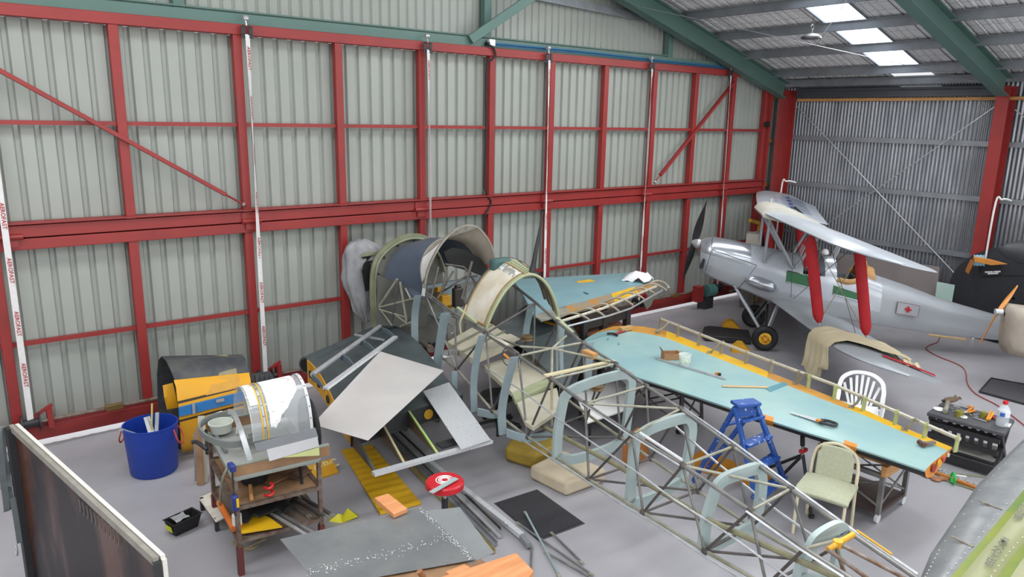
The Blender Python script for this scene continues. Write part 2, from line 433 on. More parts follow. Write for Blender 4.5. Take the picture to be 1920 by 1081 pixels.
# roof lining with its safety mesh, skylight strips left open for translucent sheet
def mesh_lining():
    m = bpy.data.materials.new('roof_lining'); m.use_nodes = True; nt = m.node_tree; bs = nt.nodes['Principled BSDF']
    tc = nt.nodes.new('ShaderNodeTexCoord'); sp = nt.nodes.new('ShaderNodeSeparateXYZ'); nt.links.new(tc.outputs['Object'], sp.inputs[0])
    outs = []
    for ax, per in ((0, 0.30), (1, 0.155)):
        a = nt.nodes.new('ShaderNodeMath'); a.operation = 'DIVIDE'; a.inputs[1].default_value = per; nt.links.new(sp.outputs[ax], a.inputs[0])
        f = nt.nodes.new('ShaderNodeMath'); f.operation = 'FRACT'; nt.links.new(a.outputs[0], f.inputs[0])
        g = nt.nodes.new('ShaderNodeMath'); g.operation = 'LESS_THAN'; g.inputs[1].default_value = 0.012 / per; nt.links.new(f.outputs[0], g.inputs[0]); outs.append(g)
    mxm = nt.nodes.new('ShaderNodeMath'); mxm.operation = 'MAXIMUM'; nt.links.new(outs[0].outputs[0], mxm.inputs[0]); nt.links.new(outs[1].outputs[0], mxm.inputs[1])
    mx = nt.nodes.new('ShaderNodeMix'); mx.data_type = 'RGBA'; mx.inputs[6].default_value = hx('dfdfe0'); mx.inputs[7].default_value = hx('8c8c8f')
    nt.links.new(mxm.outputs[0], mx.inputs[0]); nt.links.new(mx.outputs[2], bs.inputs['Base Color']); bs.inputs['Roughness'].default_value = 0.6
    nz = nt.nodes.new('ShaderNodeTexNoise'); nz.inputs['Scale'].default_value = 5; bp = nt.nodes.new('ShaderNodeBump'); bp.inputs['Strength'].default_value = .4; bp.inputs['Distance'].default_value = .03
    nt.links.new(nz.outputs[0], bp.inputs['Height']); nt.links.new(bp.outputs[0], bs.inputs['Normal'])
    return m
M_line = mesh_lining()
M_sky = mat('translucent_sheet', 'e8f2ff', 0.5, emit='e6f1ff', estr=4.0)
sky_y = [(6.78, 7.58), (2.2, 3.0), (-2.3, -1.5)]
def roofstrip(y0, y1, xa, xb, m_, name, corrug=True):
    b = B().m(m_); n = max(2, int((y1 - y0) / 0.19) + 1); pts = []
    yy = []
    for k in range(n):
        a = y0 + (y1 - y0) * k / n; w = (y1 - y0) / n
        yy += [(a, 0), (a + w * .7, 0), (a + w * .8, 0.025), (a + w * .9, 0.025)]
    yy.append((y1, 0))
    b.grid([[(x, y, roofz(x) + 0.02 + d) for y, d in yy] for x in (xa, xb)], thick=0.004, n=(0, 0, -1))
    return struct(b, name, ang=20)
k = 0; edges = [-9] + [e for p in sorted(sky_y) for e in p] + [10.6]
for side, (xa, xb) in enumerate(((16.5, RIDGE), (RIDGE, -7))):
    for j in range(0, len(edges), 2):
        roofstrip(edges[j], edges[j + 1], xa, xb, M_line, 'ceiling' if k == 0 else 'ceiling_%d' % k); k += 1
for i, (a, c) in enumerate(sky_y):
    for j, (xa, xb) in enumerate(((15.6, 6.0), (3.6, -5.6))):
        roofstrip(a, c, xa, xb, M_sky, 'window_%d' % (1 + i * 2 + j))
# purlins
k = 0
for x in [16.0, 15.35, 14.2, 13.15, 12.1, 11.0, 9.9, 8.8, 7.7, 6.6, 5.5, 4.2, 3, 1.9, .8, -.3, -1.4, -2.5, -3.6, -4.7, -5.8]:
    b = B().m(M_galv2); z = roofz(x) - 0.08
    b.beam((x, 10.3, z), (x, -8, z), 0.012, 0.15); b.beam((x - .03, 10.3, z + .07), (x - .03, -8, z + .07), 0.06, 0.012); b.beam((x + .03, 10.3, z - .07), (x + .03, -8, z - .07), 0.06, 0.012)
    struct(b, 'trim_%d' % (70 + k)); k += 1
# side of the skylight opening (steel straps seen under the bright strip)
for i, (a, c) in enumerate(sky_y[:1]):
    for j, yv in enumerate((a, c)):
        b = B().m(M_galv2); b.beam((15.6, yv, roofz(15.6) - .0), (6, yv, roofz(6) - .0), 0.03, 0.03); struct(b, 'trim_%d' % (60 + j))
# left wall far off to one side
b = B().m(M_sheet); b.grid([[(-6.9, y, z) for y in (10.4, -9)] for z in (0, 4.9)]); struct(b, 'wall_left')

# ---------------------------------------------------------------- cables and lamp
pb = [at(925, 83, y=10.12), at(1100, 99, y=10.12), at(1250, 116, y=10.12), at(1405, 131, y=10.12)]
b = B().m(mat('blue_cable', '2f6d9c', 0.5)); b.path(curve([p + UP * 0.015 for p in pb], 8), 0.014); b.path(curve([p + V((0, -.02, -.02)) for p in pb], 8), 0.009)
tag(b.build('cable'), 'blue cables clipped along the top of the green door header', 'cable')
t = thing('junction_box', 'small white junction box at the end of the blue cable run', 'junction box', at(918, 81, y=10.1))
b = B().m(M_white).box(at(921, 86, y=10.1), .12, .07, .1); b.build('case', t, bevel=.004)
b = B().m(M_black).box(at(914, 85, y=10.1), .05, .07, .05); b.build('gland', t)
pc = [at(u, v, y=10.03) for u, v in ((914, 82), (925, 90), (929, 103), (922, 112), (913, 119), (911, 180), (911, 240), (908, 352))]
b = B().m(M_black).path(curve(pc), 0.016)
tag(b.build('cable'), 'black cable hanging from the white junction box down a red door post', 'cable')
pc = [at(u, v, y=10.03) for u, v in ((908, 352), (915, 368), (921, 378), (916, 392), (909, 406), (908, 440))]
b = B().m(M_black).path(curve(pc), 0.014)
tag(b.build('cable'), 'short black cable loop crossing the red hinge rails of the door', 'cable')
pl = V((13.1, 8.3, roofz(13.1) - 0.2)); pl = at(1521, 70, y=7.5)
t = thing('high_bay_lamp', 'round dark high bay lamp hanging under the roof', 'lamp', pl)
b = B().m(M_dark).lathe([(0.02, .07), (.1, .055), (.17, .01), (.17, -.02), (.15, -.03)], pl, n=28); b.build('lamp_shade', t)
b = B().m(mat('lamp_lens', '777a80', .3)).cyl(pl - UP * .035, .14, .01); b.build('lens', t)
b = B().m(M_dark).path([pl + UP * .07, pl + UP * .14], .01); b.disc_ring(pl + UP * .17, (0, 1, 0), .04, .007, 16, 6); b.tube(pl + UP * .2, pl + UP * .34, .006); b.build('hook', t)
# black plug on the end post
p = at(1439, 232, y=10.0)
b = B().m(M_black).path(curve([p + V((-.05, 0, .03)), p, p + V((.06, 0, .04)), p + V((.07, 0, -.04)), p + V((0, 0, -.06))]), .02)
b.box(p + V((-.06, 0, -.06)), .05, .05, .1)
tag(b.build('shackle'), 'black shackle hanging on the end post of the hangar door', 'shackle')
b = B().m(M_white).path([at(1455, 285, y=9.97), at(1452, 232, y=9.97), at(1449, 460, y=9.97)], .004)
# ---------------------------------------------------------------- light
w = bpy.data.worlds.new('world'); scn.world = w; w.use_nodes = True
w.node_tree.nodes['Background'].inputs[0].default_value = (0.95, 0.97, 1.0, 1); w.node_tree.nodes['Background'].inputs[1].default_value = 1.4
def area(name, loc, sx, sy, e, col=(1, 1, 1), rot=(0, 0, 0)):
    l = bpy.data.lights.new(name, 'AREA'); l.shape = 'RECTANGLE'; l.size = sx; l.size_y = sy; l.energy = e; l.color = col
    o = bpy.data.objects.new(name, l); COL.objects.link(o); o.location = loc; o.rotation_euler = rot; return o
for a, c in sky_y:
    for xa, xb in ((15.2, 6.2), (3.2, -5.2)):
        xm = (xa + xb) / 2; sl = math.atan(SL) * (1 if xa > RIDGE else -1)
        area('skylight_daylight', (xm, (a + c) / 2, roofz(xm) - 0.21), 9.0, 0.75, 370, (1.0, 0.99, 0.97), (0, sl, 0))
# added fill lamp at the unseen open end, tilted up to brighten the roof
area('hangar_fill', (5, -8.5, 2.6), 18, 4.6, 1050, (1.0, 0.99, 0.97), (R(110), 0, 0))
s = bpy.data.lights.new('sun', 'SUN'); s.energy = 6; s.angle = R(1); so = bpy.data.objects.new('sun', s); COL.objects.link(so)
so.rotation_euler = (R(-38), 0, R(-10))
scn.view_settings.view_transform = 'Standard'; scn.view_settings.look = 'None'; scn.view_settings.gamma = 1; scn.view_settings.exposure = -0.62
scn.view_settings.use_curve_mapping = False
scn.cycles.max_bounces = 6
# ================================================================ the stripped fuselage frame
M_tube = mat('grey_tube', '6f7072', 0.42, metal=0.45, col2='8d8c86', scale=6, amt=0.9)
M_tubed = mat('dark_tube', '4e4c4c', 0.5, metal=0.3, col2='67605a', scale=8, amt=0.9)
M_tubel = mat('pale_tube', 'a3a295', 0.45, metal=0.3, col2='85846f', scale=6, amt=0.9)
M_alu = mat('aluminium_strip', 'c3c6c8', 0.34, metal=0.4, col2='a3a7aa', scale=9, amt=0.8)
M_lb = mat('pale_blue_paint', 'a3b2b1', 0.5, col2='95a5a5', scale=5, amt=0.7)
M_lb2 = mat('grey_blue_paint', '91a2a7', 0.5, col2='83959b', scale=5, amt=0.7)
M_cream = mat('cream_deck', 'c6c2b0', 0.5, col2='b0aa94', scale=3, amt=0.8)
M_slate = mat('slate_skin', '4d5658', 0.45, col2='41494b', scale=3, amt=0.8, rvar=0.08)
M_olive = mat('zinc_green', '8d9178', 0.5, col2='767a60', scale=5, amt=0.8)
M_pale_green = mat('pale_green_skin', 'a9b08e', 0.45, col2='9aa27e', scale=4, amt=0.8)
M_bluegrey = mat('blue_grey_cowl', '555f6e', 0.4, col2='4a5666', scale=4, amt=0.8)
M_yellow = mat('yellow_paint', 'd9a320', 0.5, col2='c28a1c', scale=4, amt=0.7)

fus = thing('fuselage_frame', 'large stripped aeroplane fuselage of bare steel tubes with pale blue formers and its centre wing', 'aircraft', (5.2, 5.5, 0))
NP0, NN = (4.64, 3.2, 0), (1, -0.112, 0)
FP0, FN = (5.25, 3.2, 0), (1, -0.21, 0)
def npn(u, v, off=0.0): return atp(u, v, (NP0[0] - off, NP0[1], 0), NN)
def fpn(u, v, off=0.0): return atp(u, v, (FP0[0] + off, FP0[1], 0), FN)
NU = [npn(*p) for p in ((797, 550), (852, 591), (911, 625), (972, 667), (1034, 710), (1097, 756), (1185, 814), (1280, 872), (1407, 957), (1508, 1028), (1590, 1080))]
NL = [npn(*p) for p in ((790, 640), (857, 692), (923, 769), (989, 818), (1104, 898), (1206, 960), (1322, 1032), (1437, 1097))]
FU = [fpn(*p) for p in ((960, 532), (1003, 566), (1046, 603), (1092, 642), (1154, 682), (1211, 723), (1276, 766), (1374, 837), (1482, 916), (1602, 1003), (1715, 1081))]
FL = [fpn(*p) for p in ((940, 640), (1000, 694), (1050, 738), (1101, 776), (1163, 819), (1220, 859), (1309, 920), (1409, 987), (1523, 1050), (1600, 1100))]
ax = V((0.16, 1, 0)).normalized()
def ext(L, d): L.append(L[-1] + (L[-1] - L[-2]).normalized() * d)
ext(NU, 0.5); ext(NL, 0.9); ext(FU, .5); ext(FL, .5)
def part(b, name, ang=40, **k): return b.build(name, fus, ang=ang, **k)
for L, r, m_ in ((NU, 0.018, M_tube), (NL, 0.016, M_tubel), (FU, 0.018, M_tube), (FL, 0.016, M_tubel)):
    part(B().m(m_).path(L, r), 'longeron')
# bright channel lying on the near upper longeron, yellow stretch at the tail
o1 = V((-0.045, 0, 0.015))
part(B().m(M_alu).path([p + o1 for p in NU[5:8]], 0.010, 4), 'stringer')
part(B().m(M_alu).path([p + o1 + V((-.01, 0, 0)) for p in NU[8:11]], 0.011, 4), 'stringer')
part(B().m(mat('white_pipe', 'd9dcdd', .4, col2='b5b9bb', scale=18)).path([npn(1200, 815, .03) + UP * .02, npn(1278, 868, .03) + UP * .03], 0.014), 'stringer')
part(B().m(M_tube).path([p + V((0.0, 0, .035)) for p in NU[0:4]], 0.014, 4), 'stringer')
part(B().m(M_alu).path([FU[6] + V((.05, 0, 0)), FU[7] + V((.05, 0, 0.01)), FU[8] + V((.05, 0, 0)), FU[9] + V((.05, 0, 0)), FU[10] + V((.05, 0, 0))], 0.011, 4), 'stringer')
part(B().m(M_yellow).path([FU[9] + V((0.03, 0, .03)), lerp(FU[9], FU[10], .6) + V((.03, 0, .03))], 0.008, 6), 'stringer')
# side stringer
SS = [npn(u, v, 0.06) for u, v in ((917, 692), (980, 733), (1045, 784), (1138, 848), (1182, 876), (1265, 937), (1360, 997), (1477, 1081), (1560, 1130))]
part(B().m(M_alu).path(SS, 0.009, 6), 'stringer')
# bottom edge stringer
part(B().m(M_alu).path([npn(u, v, 0.05) for u, v in ((945, 800), (1000, 838), (1046, 867), (1110, 908), (1165, 945), (1240, 988), (1312, 1037), (1380, 1078), (1470, 1130))], 0.010, 6), 'stringer')
part(B().m(M_alu).path([fpn(u, v, 0.05) for u, v in ((1262, 795), (1350, 872), (1450, 952), (1530, 1008))], 0.011, 6), 'stringer')
# near side web
for a, c, m_ in ((NU[1], NL[1], 0), (NU[2], NL[2], 0), (NU[3], NL[3], 0), (NU[5], NL[4], 0), (NU[6], NL[5], 0), (NU[7], NL[6], 0), (NU[8], NL[7], 0),
                 (NU[2], NL[1], 1), (NU[3], NL[2], 1), (NU[4], NL[3], 1), (NU[6], NL[4], 1), (NU[7], NL[5], 1), (NU[8], NL[6], 1), (NU[9], NL[7], 1), (NU[0], NL[1], 0)):
    part(B().m(M_tubed if m_ else M_tube).tube(a, c, 0.0125), 'strut')
for i in (1, 2, 3, 4, 5, 6, 7, 8):
    part(B().m(M_tube).tube(FU[i], FL[i], 0.0125), 'strut')
    part(B().m(M_tubed).tube(FU[i + 1], FL[i], 0.0125), 'strut')
# cross tubes, upper
for a, c in ((NU[4], FU[4]), (NU[5], FU[5]), (NU[5], FU[6]), (NU[6], FU[6]), (NU[7], FU[7]), (NU[7], FU[8]), (NU[8], FU[8]), (NU[9], FU[9])):
    part(B().m(M_tubel).tube(a, c, 0.013), 'cross_tube')
# cross tubes, lower
for a, c in ((NL[3], FL[4]), (NL[4], FL[5]), (NL[4], FL[6]), (NL[5], FL[6]), (NL[5], FL[7]), (NL[6], FL[7]), (NL[6], FL[8]), (NL[3], FL[3]), (NL[7], FL[8])):
    part(B().m(M_tubed).tube(a, c, 0.012), 'cross_tube')
# roll-over pyramid behind the rear cockpit
cn = at(1035, 653, z=NU[3].z + 0.03)
for q in (at(976, 649, z=NU[3].z), NU[3], FU[3], at(1062, 629, z=FU[2].z), NU[4], lerp(FU[3], FU[4], .9)):
    part(B().m(M_tubel).tube(cn, q, 0.014), 'cross_tube')
part(B().m(mat('pale_post', 'bdb59b', .5)).tube(cn, at(1034, 800, x=cn.x), 0.016), 'strut')
part(B().m(M_tubed).path([at(976, 649, z=NU[3].z), NU[2], at(1000, 570, x=5.75)], 0.014), 'cross_tube')
# gussets at the joints
for q in NU[1:9] + NL[1:7] + FU[2:9] + FL[3:8]:
    part(B().m(M_tubed).lathe([(0.012, -.035), (.03, -.02), (.03, .02), (.012, .035)], q, ax, 8), 'gusset')
# control tube along the middle
p0 = at(1000, 790, z=.62); p1 = at(1150, 868, z=.72); p2 = at(1330, 975, z=.85); p3 = at(1520, 1060, z=.98)
part(B().m(mat('khaki_tube', '8d8a6c', .5, col2='6f6c55', scale=8)).path([p0, p1, p2, p3, p3 + (p3 - p2) * .5], 0.024), 'control_tube')
# yellow tail cross tube
q = at(1600, 1001, z=NU[9].z + .05); r_ = at(1552, 1030, z=NU[9].z + .05)
part(B().m(M_yellow).tube(q, r_, 0.02, n=12).cyl(lerp(q, r_, .62) - UP * .025, .032, .05), 'tail_post_bearing')
part(B().m(M_rust).tube(lerp(q, r_, .6), at(1700, 1085, z=1.1), 0.014), 'strut')
part(B().m(M_rust).tube(r_, at(1650, 1100, z=1.1), 0.014), 'strut')
part(B().m(M_rust).tube(lerp(q, r_, .7), at(1600, 1130, z=.8), 0.014), 'strut')

# ---- formers: bent plates around the frame
def hoop(px, o0, org, y0, w=0.075, t=0.035, m_=M_lb, closed=True):
    """px in a zoom of the photo: scale o0, origin org; the plate stands across the fuselage at y0"""
    P0 = (NP0[0] + 0.112 * (y0 - 3.2), y0, 0)
    pts = [atp(org[0] + x / o0, org[1] + y / o0, P0, ax) for x, y in px]
    c = sum(pts, V((0, 0, 0))) / len(pts)
    if closed: pts = pts + [pts[0]]
    pts = curve(pts, 3)
    nr = ax
    # width goes inward
    s = nr.cross((pts[1] - pts[0]).normalized())
    if (c - pts[0]).dot(s) < 0: nr = -ax
    part(B().m(m_).ribbon(pts, w, t, nr), 'former', ang=50)
y2 = NL[3].y * .35 + NL[4].y * .65
hoop([(275, 790), (285, 600), (320, 400), (350, 340), (400, 300), (480, 265), (600, 225), (760, 190), (815, 215), (830, 280), (812, 450), (780, 650), (740, 700), (600, 770), (400, 825), (300, 810)], 3.603, (960, 640), npn(1043, 862).y, w=0.1, t=0.045)
hoop([(-20, 670), (-12, 540), (0, 400), (10, 320), (45, 270), (110, 225), (200, 190), (320, 160), (360, 190), (372, 260), (350, 400), (325, 500), (300, 560), (150, 650), (20, 695)], 2.994, (1180, 720), npn(1168, 943).y, w=0.1, t=0.045)
hoop([(390, 930), (400, 800), (430, 680), (470, 570), (520, 510), (600, 475), (720, 440), (755, 470), (765, 560), (745, 700), (700, 810), (560, 890), (450, 940)], 2.994, (1180, 720), npn(1310, 1034).y, w=0.1, t=0.045)
hoop([(435, 1130), (445, 1050), (480, 940), (540, 830), (590, 730), (660, 660), (780, 590), (860, 570), (915, 610), (905, 700), (880, 850), (850, 1000), (800, 1100), (600, 1180)], 4.892, (1400, 860), npn(1490, 1090).y, w=0.1, t=0.045)
def side_former(pxs, off=0.05, w=0.11, t=0.022, far=False, m_=M_lb2):
    f = fpn if far else npn
    pts = curve([f(u, v, off) for u, v in pxs], 3)
    n_ = V(NN if not far else FN).normalized()
    # a plate seen edge on stands across: width outward
    part(B().m(m_).ribbon([p for p in pts], w, t, (ax if not far else -ax)), 'former', ang=50)
side_former(((790, 553), (784, 590), (784, 640)), w=.1)
side_former(((843, 586), (836, 625), (826, 690)), w=.12)
side_former(((857, 695), (857, 730)), w=.08)
side_former(((911, 627), (901, 665), (894, 720), (895, 770)), w=.09)
side_former(((972, 668), (957, 720), (948, 770), (950, 812)), w=.1)
side_former(((990, 570), (982, 610), (978, 640)), far=True, w=.1)
side_former(((1046, 610), (1043, 660), (1044, 705)), far=True, w=.1)
side_former(((1100, 642), (1096, 700), (1093, 735)), far=True, w=.1)
for pts in (((895, 772), (925, 778), (945, 772)), ((950, 812), (985, 822), (1020, 818), (1048, 806))):
    P = [at(u, v, z=NL[3].z - .02) for u, v in pts]
    part(B().m(M_lb2).ribbon(curve(P, 4), .03, .09, UP), 'former', ang=50)
# wooden batten laid across
batten = B().m(mat('pale_batten', 'cfc6a4', .6, col2='bdb28c', scale=10))
a = at(1022, 704, z=NU[4].z + .03); c = at(1152, 676, z=NU[4].z + .03); batten.beam(a, c, .06, .018)
tag(batten.build('batten', None), 'pale wooden batten laid across the top of the bare tube fuselage', 'batten')
b = B().m(M_timber).beam(at(1095, 660, z=FU[4].z + .03), at(1116, 668, z=FU[4].z + .03), .07, .07)
tag(b.build('wood_block'), 'small wooden block wedged on the far top tube of the fuselage', 'wood block')
part(B().m(M_pale_green).beam(npn(858, 583, .01) + UP * .05, npn(893, 610, .01) + UP * .04, .035, .02), 'channel')
part(B().m(M_pale_green).beam(fpn(1043, 600, .03) + UP * .03, fpn(1073, 628, .03) + UP * .03, .05, .03), 'channel')
part(B().m(M_cream).beam(npn(920, 630, .0) + UP * .02, npn(953, 650, .0) + UP * .02, .04, .015), 'channel')
# pulleys hung inside
for u, v, z in ((988, 633, 1.2), (1118, 725, 1.15)):
    c = at(u, v, z=z)
    part(B().m(mat('brown_pulley', '8b7450', .5, col2='6d5a3e')).lathe([(.075, -.03), (.085, -.02), (.06, 0), (.085, .02), (.075, .03)], c, n=20), 'pulley')
    part(B().m(M_tubed).tube(c, c + V((-.1, .05, -.45)), .013), 'strut')
# hand wheel hoop beside the rear cockpit
c = npn(954, 668, .06)
hwh = part(B().m(M_tubed).path([c + V((0.02 * math.sin(a), .12 * math.cos(a), .1 * math.sin(a))) for a in [k * math.pi / 8 for k in range(16)]], .007, 6, closed=True), 'hand_wheel')
B().m(mat('orange_grip', 'cf8a35', .5)).tube(c + V((-.03, .05, .02)), c + V((-.02, -.06, -.02)), .014).build('grip', hwh)

# ---- engine firewall ring, cowl, windscreen
ringc = V((5.86, 9.38, 1.62)); RR = 0.80
def arc(c, rx, rz, a0, a1, n=18, lean=0.0, axd=ax):
    sd = V((axd.y, -axd.x, 0)).normalized(); out = []
    for k in range(n + 1):
        a = R(a0 + (a1 - a0) * k / n)
        out.append(V(c) + sd * (rx * math.cos(a)) + UP * (rz * math.sin(a)) + axd * (lean * max(0, math.sin(a))))
    return out
def pxarc(us, P0, n=ax): return [atp(u, v, P0, n) for u, v in us]
ringpx = ((707, 608), (703, 572), (702, 540), (704, 505), (714, 480), (735, 460), (760, 448), (784, 446), (805, 455), (823, 480), (832, 510))
RP = pxarc(ringpx, (5.86, 9.30, 0))
RPc = curve([V((RP[0].x, RP[0].y, 0.62))] + RP, 4)
fring = part(B().m(M_olive).ribbon(RPc, 0.065, 0.05, -ax), 'firewall_ring', ang=50)
part(B().m(M_olive).path([p - ax * .05 + UP * .0 for p in RPc], 0.018, 6), 'ring_rim')
# lightening holes
for i in range(0, len(RPc), 5):
    B().m(M_dark).cyl(lerp(RPc[i], ringc, .045) - ax * .03, .024, .012, -ax, 14).build('lightening_hole', fring)
# firewall plate with dark fittings
fw = [p + ax * .03 for p in RPc]
c0 = sum(fw, V((0, 0, 0))) / len(fw)
part(B().m(mat('firewall_grey', '86877f', .5, metal=.3, col2='6a6b66', scale=6)).add([c0] + fw + [V((fw[-1].x, fw[-1].y, .62)), fw[0]], [(0, i + 1, i + 2) for i in range(len(fw) + 1)]), 'firewall')
# cowl skin between ring and windscreen
front = pxarc(((722, 520), (727, 500), (738, 478), (755, 463), (775, 455), (798, 452), (820, 468), (835, 500)), (5.86, 9.2, 0))
rear = pxarc(((799, 555), (790, 520), (789, 495), (798, 472), (812, 456), (832, 447), (870, 455), (905, 498)), (5.80, 8.62, 0))
fc = curve(front, 4); rc = curve(rear, 4)
rows = [[lerp(a, c, t / 6) + UP * (0.03 * math.sin(math.pi * t / 6)) for a, c in zip(fc, rc)] for t in range(7)]
part(B().m(M_bluegrey).grid(rows, thick=0.006), 'cowl_panel', ang=60)
lowl = [front[0], lerp(front[0], rear[0], .25) + UP * -.02, npn(768, 558, .03), npn(790, 562, .03), rear[0]]
part(B().m(M_bluegrey).plate(lowl, .006, (1, 0, 0)), 'cowl_panel')
arch = pxarc(((797, 540), (804, 505), (821, 469), (840, 444), (862, 427), (885, 424), (901, 433), (918, 458), (926, 486), (928, 500)), (5.75, 8.28, 0))
ac = curve(arch, 4)
M_frame = mat('windscreen_frame', '9a968c', .45, metal=.4, col2='7c7869', scale=8)
part(B().m(M_frame).ribbon(ac, 0.025, 0.035, -ax), 'windscreen_arch', ang=50)
arch2_ = [p + ax * .28 for p in ac]
part(B().m(M_frame).path([lerp(a, c, .0) + ax * .0 for a, c in zip(rc, rc)], .012, 6), 'windscreen_frame')
def along(L, t):
    i = t * (len(L) - 1); k = min(int(i), len(L) - 2); return lerp(L[k], L[k + 1], i - k)
M_pane = glass('old_pane', 'cfc8bd', .38, .12)
M_chalk = mat('whitewashed_pane', 'e2e1de', .5, col2='c3c2c4', scale=6)
NS = 24
def pane(t0, t1, m_, name):
    rows = [[lerp(along(rc, t), along(ac, t), s / 3) for t in [t0 + (t1 - t0) * k / NS for k in range(NS + 1)]] for s in range(4)]
    part(B().m(m_).grid(rows, thick=.004), name, ang=60)
pane(.1, .36, M_chalk, 'windscreen_pane'); pane(.37, .62, M_pane, 'windscreen_pane'); pane(.63, .98, mat('aged_pane', 'a39a8e', .4, col2='8d8377', scale=5), 'windscreen_pane')
for t in (.1, .37, .62): part(B().m(M_frame).tube(along(rc, t), along(ac, t), .012), 'windscreen_frame')
# dark instrument panel behind the windscreen
ip = pxarc(((832, 472), (848, 464), (872, 468), (898, 482), (917, 505), (908, 519), (880, 508), (850, 500), (838, 488)), (5.8, 8.45, 0))
part(B().m(mat('panel_black', '1e1e20', .55)).plate(ip, .04, ax), 'instrument_panel')
# white perforated bracket at the windscreen foot
part(B().m(M_white).plate([npn(793, 532, .02), npn(798, 530, .02), npn(796, 555, .02), npn(790, 554, .02)], .008, (1, 0, 0)), 'bracket')
# struts of the engine bay
zb = lambda u, v, x: at(u, v, x=x)
for p, q, m_, r in (((710, 575), (745, 523), M_tubel, .02), ((710, 576), (790, 556), M_tubel, .015), ((712, 580), (763, 595), M_tubel, .013), ((747, 525), (735, 605), M_tubed, .016),
                    ((750, 528), (763, 605), M_tubel, .018), ((763, 605), (790, 555), M_tubed, .016), ((708, 573), (722, 592), M_tubel, .012), ((722, 592), (735, 610), M_tubel, .012),
                    ((760, 540), (770, 560), M_tubel, .013), ((763, 606), (782, 602), M_tubel, .018), ((763, 606), (750, 612), M_tubel, .014), ((763, 606), (742, 590), M_tubel, .012)):
    part(B().m(m_).tube(atp(*p, (4.93, 9.18, 0), (.65, .3, 0)), atp(*q, (4.93, 9.18, 0), (.65, .3, 0)), r), 'engine_strut')
part(B().m(mat('bay_plate', '5f605b', .5, col2='5c5d58')).plate([at(708, 515, y=9.2), at(745, 530, y=9.2), at(800, 575, y=9.2), at(800, 612, y=9.2), at(706, 610, y=9.2)], .01, ax), 'bay_plate')
part(B().m(M_lb2).beam(npn(800, 537, -.25), fpn(905, 520, -.1), .06, .05), 'cross_beam')
# cockpit fittings
part(B().m(M_yellow).box(at(833, 572, z=1.25), .16, .14, .16).box(at(821, 556, z=1.35), .07, .09, .2).tube(at(820, 566, z=1.2), at(846, 575, z=1.2), .035), 'hydraulic_block', bevel=.012)
part(B().m(mat('gunmetal', '4a4644', .45, metal=.4)).box(at(858, 575, z=1.2), .16, .1, .3).box(at(858, 575, z=1.2) + UP * .29, .1, .08, .05), 'control_column', bevel=.02)
part(B().m(M_tubed).path(curve([npn(800, 560, -.3), at(840, 540, y=8.1), at(870, 520, y=8.0), at(895, 516, y=8)]), .014), 'cross_tube')
part(B().m(M_tubed).path([at(885, 490, y=8), at(866, 560, y=7.9), at(880, 590, y=7.9)], .018), 'cross_tube')
for u0, v0, u1, v1 in ((838, 500, 828, 545), (850, 508, 820, 560), (880, 505, 895, 545), (822, 500, 808, 560), (835, 495, 870, 500), (870, 500, 905, 545)):
    part(B().m(M_tubed).tube(at(u0, v0, y=8.15), at(u1, v1, y=8.0), .013), 'cross_tube')
part(B().m(mat('seat_blue', '8ea3a5', .5)).box(at(830, 590, z=1.05), .38, .34, .03).box(at(836, 578, z=1.12), .36, .03, .35), 'cockpit_seat', bevel=.01)
part(B().m(M_steel).path(curve([at(814, 602, z=.95), at(822, 595, z=1), at(850, 614, z=1), at(846, 625, z=.95), at(822, 615, z=.95)]), .012), 'seat_rail')
part(B().m(mat('teal_headrest', '3f5f5e', .6)).box(at(938, 497, x=5.9) - UP * .08, .3, .16, .18), 'headrest', bevel=.05)

# ---- rear turtle-back panel with the mast
fa = pxarc(((868, 594), (880, 560), (900, 525), (922, 500), (945, 485), (968, 487), (990, 500), (1012, 530), (1022, 560)), (5.75, 7.75, 0))
ra = pxarc(((912, 616), (924, 585), (945, 548), (968, 525), (992, 514), (1012, 520), (1030, 540), (1044, 575), (1048, 601)), (5.65, 7.08, 0))
fa = curve(fa, 4); ra = curve(ra, 4)
def shell(t0, t1, s0, s1, m_, name, out=0.0, thick=.006, n=20):
    rows = []
    for i in range(5):
        s = s0 + (s1 - s0) * i / 4; row = []
        for k in range(n + 1):
            t = t0 + (t1 - t0) * k / n; p = lerp(along(fa, t), along(ra, t), s)
            cc = V((5.72, p.y, 1.45)); row.append(p + (p - cc).normalized() * out)
        rows.append(row)
    part(B().m(m_).grid(rows, thick=thick), name, ang=60)
shell(0, .62, 0, 1, M_pale_green, 'turtleback_skin')
shell(.02, .47, .08, .9, mat('cream_infill', 'e0dccf', .5, col2='cbbfa6', scale=4, amt=.9), 'side_window', out=.006)
shell(.38, .46, .1, .88, mat('torn_paper', 'e4e4e0', .5, col2='9b9a92', scale=16, lo=.45, hi=.55, amt=1), 'window_lining', out=.008)
for t in (.02, .47): part(B().m(mat('rust_edge', 'a88a60', .6, col2='8c6a42', scale=9)).path([lerp(along(fa, t), along(ra, t), s / 6) * 1.0 + V((-.01, 0, .012)) for s in range(7)], .012, 6), 'window_frame')
for s in (.08, .9): part(B().m(mat('rust_edge', 'a88a60')).path([lerp(along(fa, t / 60), along(ra, t / 60), s) + V((-.012, 0, .006)) for t in range(1, 29)], .009, 6), 'window_frame')
shell(.66, .98, .05, .95, mat('aged_pane2', 'b3a28c', .35, col2='96846c', scale=4), 'side_window')
for s in (0, 1):
    L_ = [lerp(along(fa, t / 40), along(ra, t / 40), s) for t in range(0, 41)]
    part(B().m(M_pale_green if s else M_tubed).path(L_, .02, 6), 'turtleback_frame')
for s in (.35, .65): part(B().m(M_tubed).path([lerp(along(fa, t / 40), along(ra, t / 40), s) for t in range(26, 40)], .012, 6), 'window_frame')
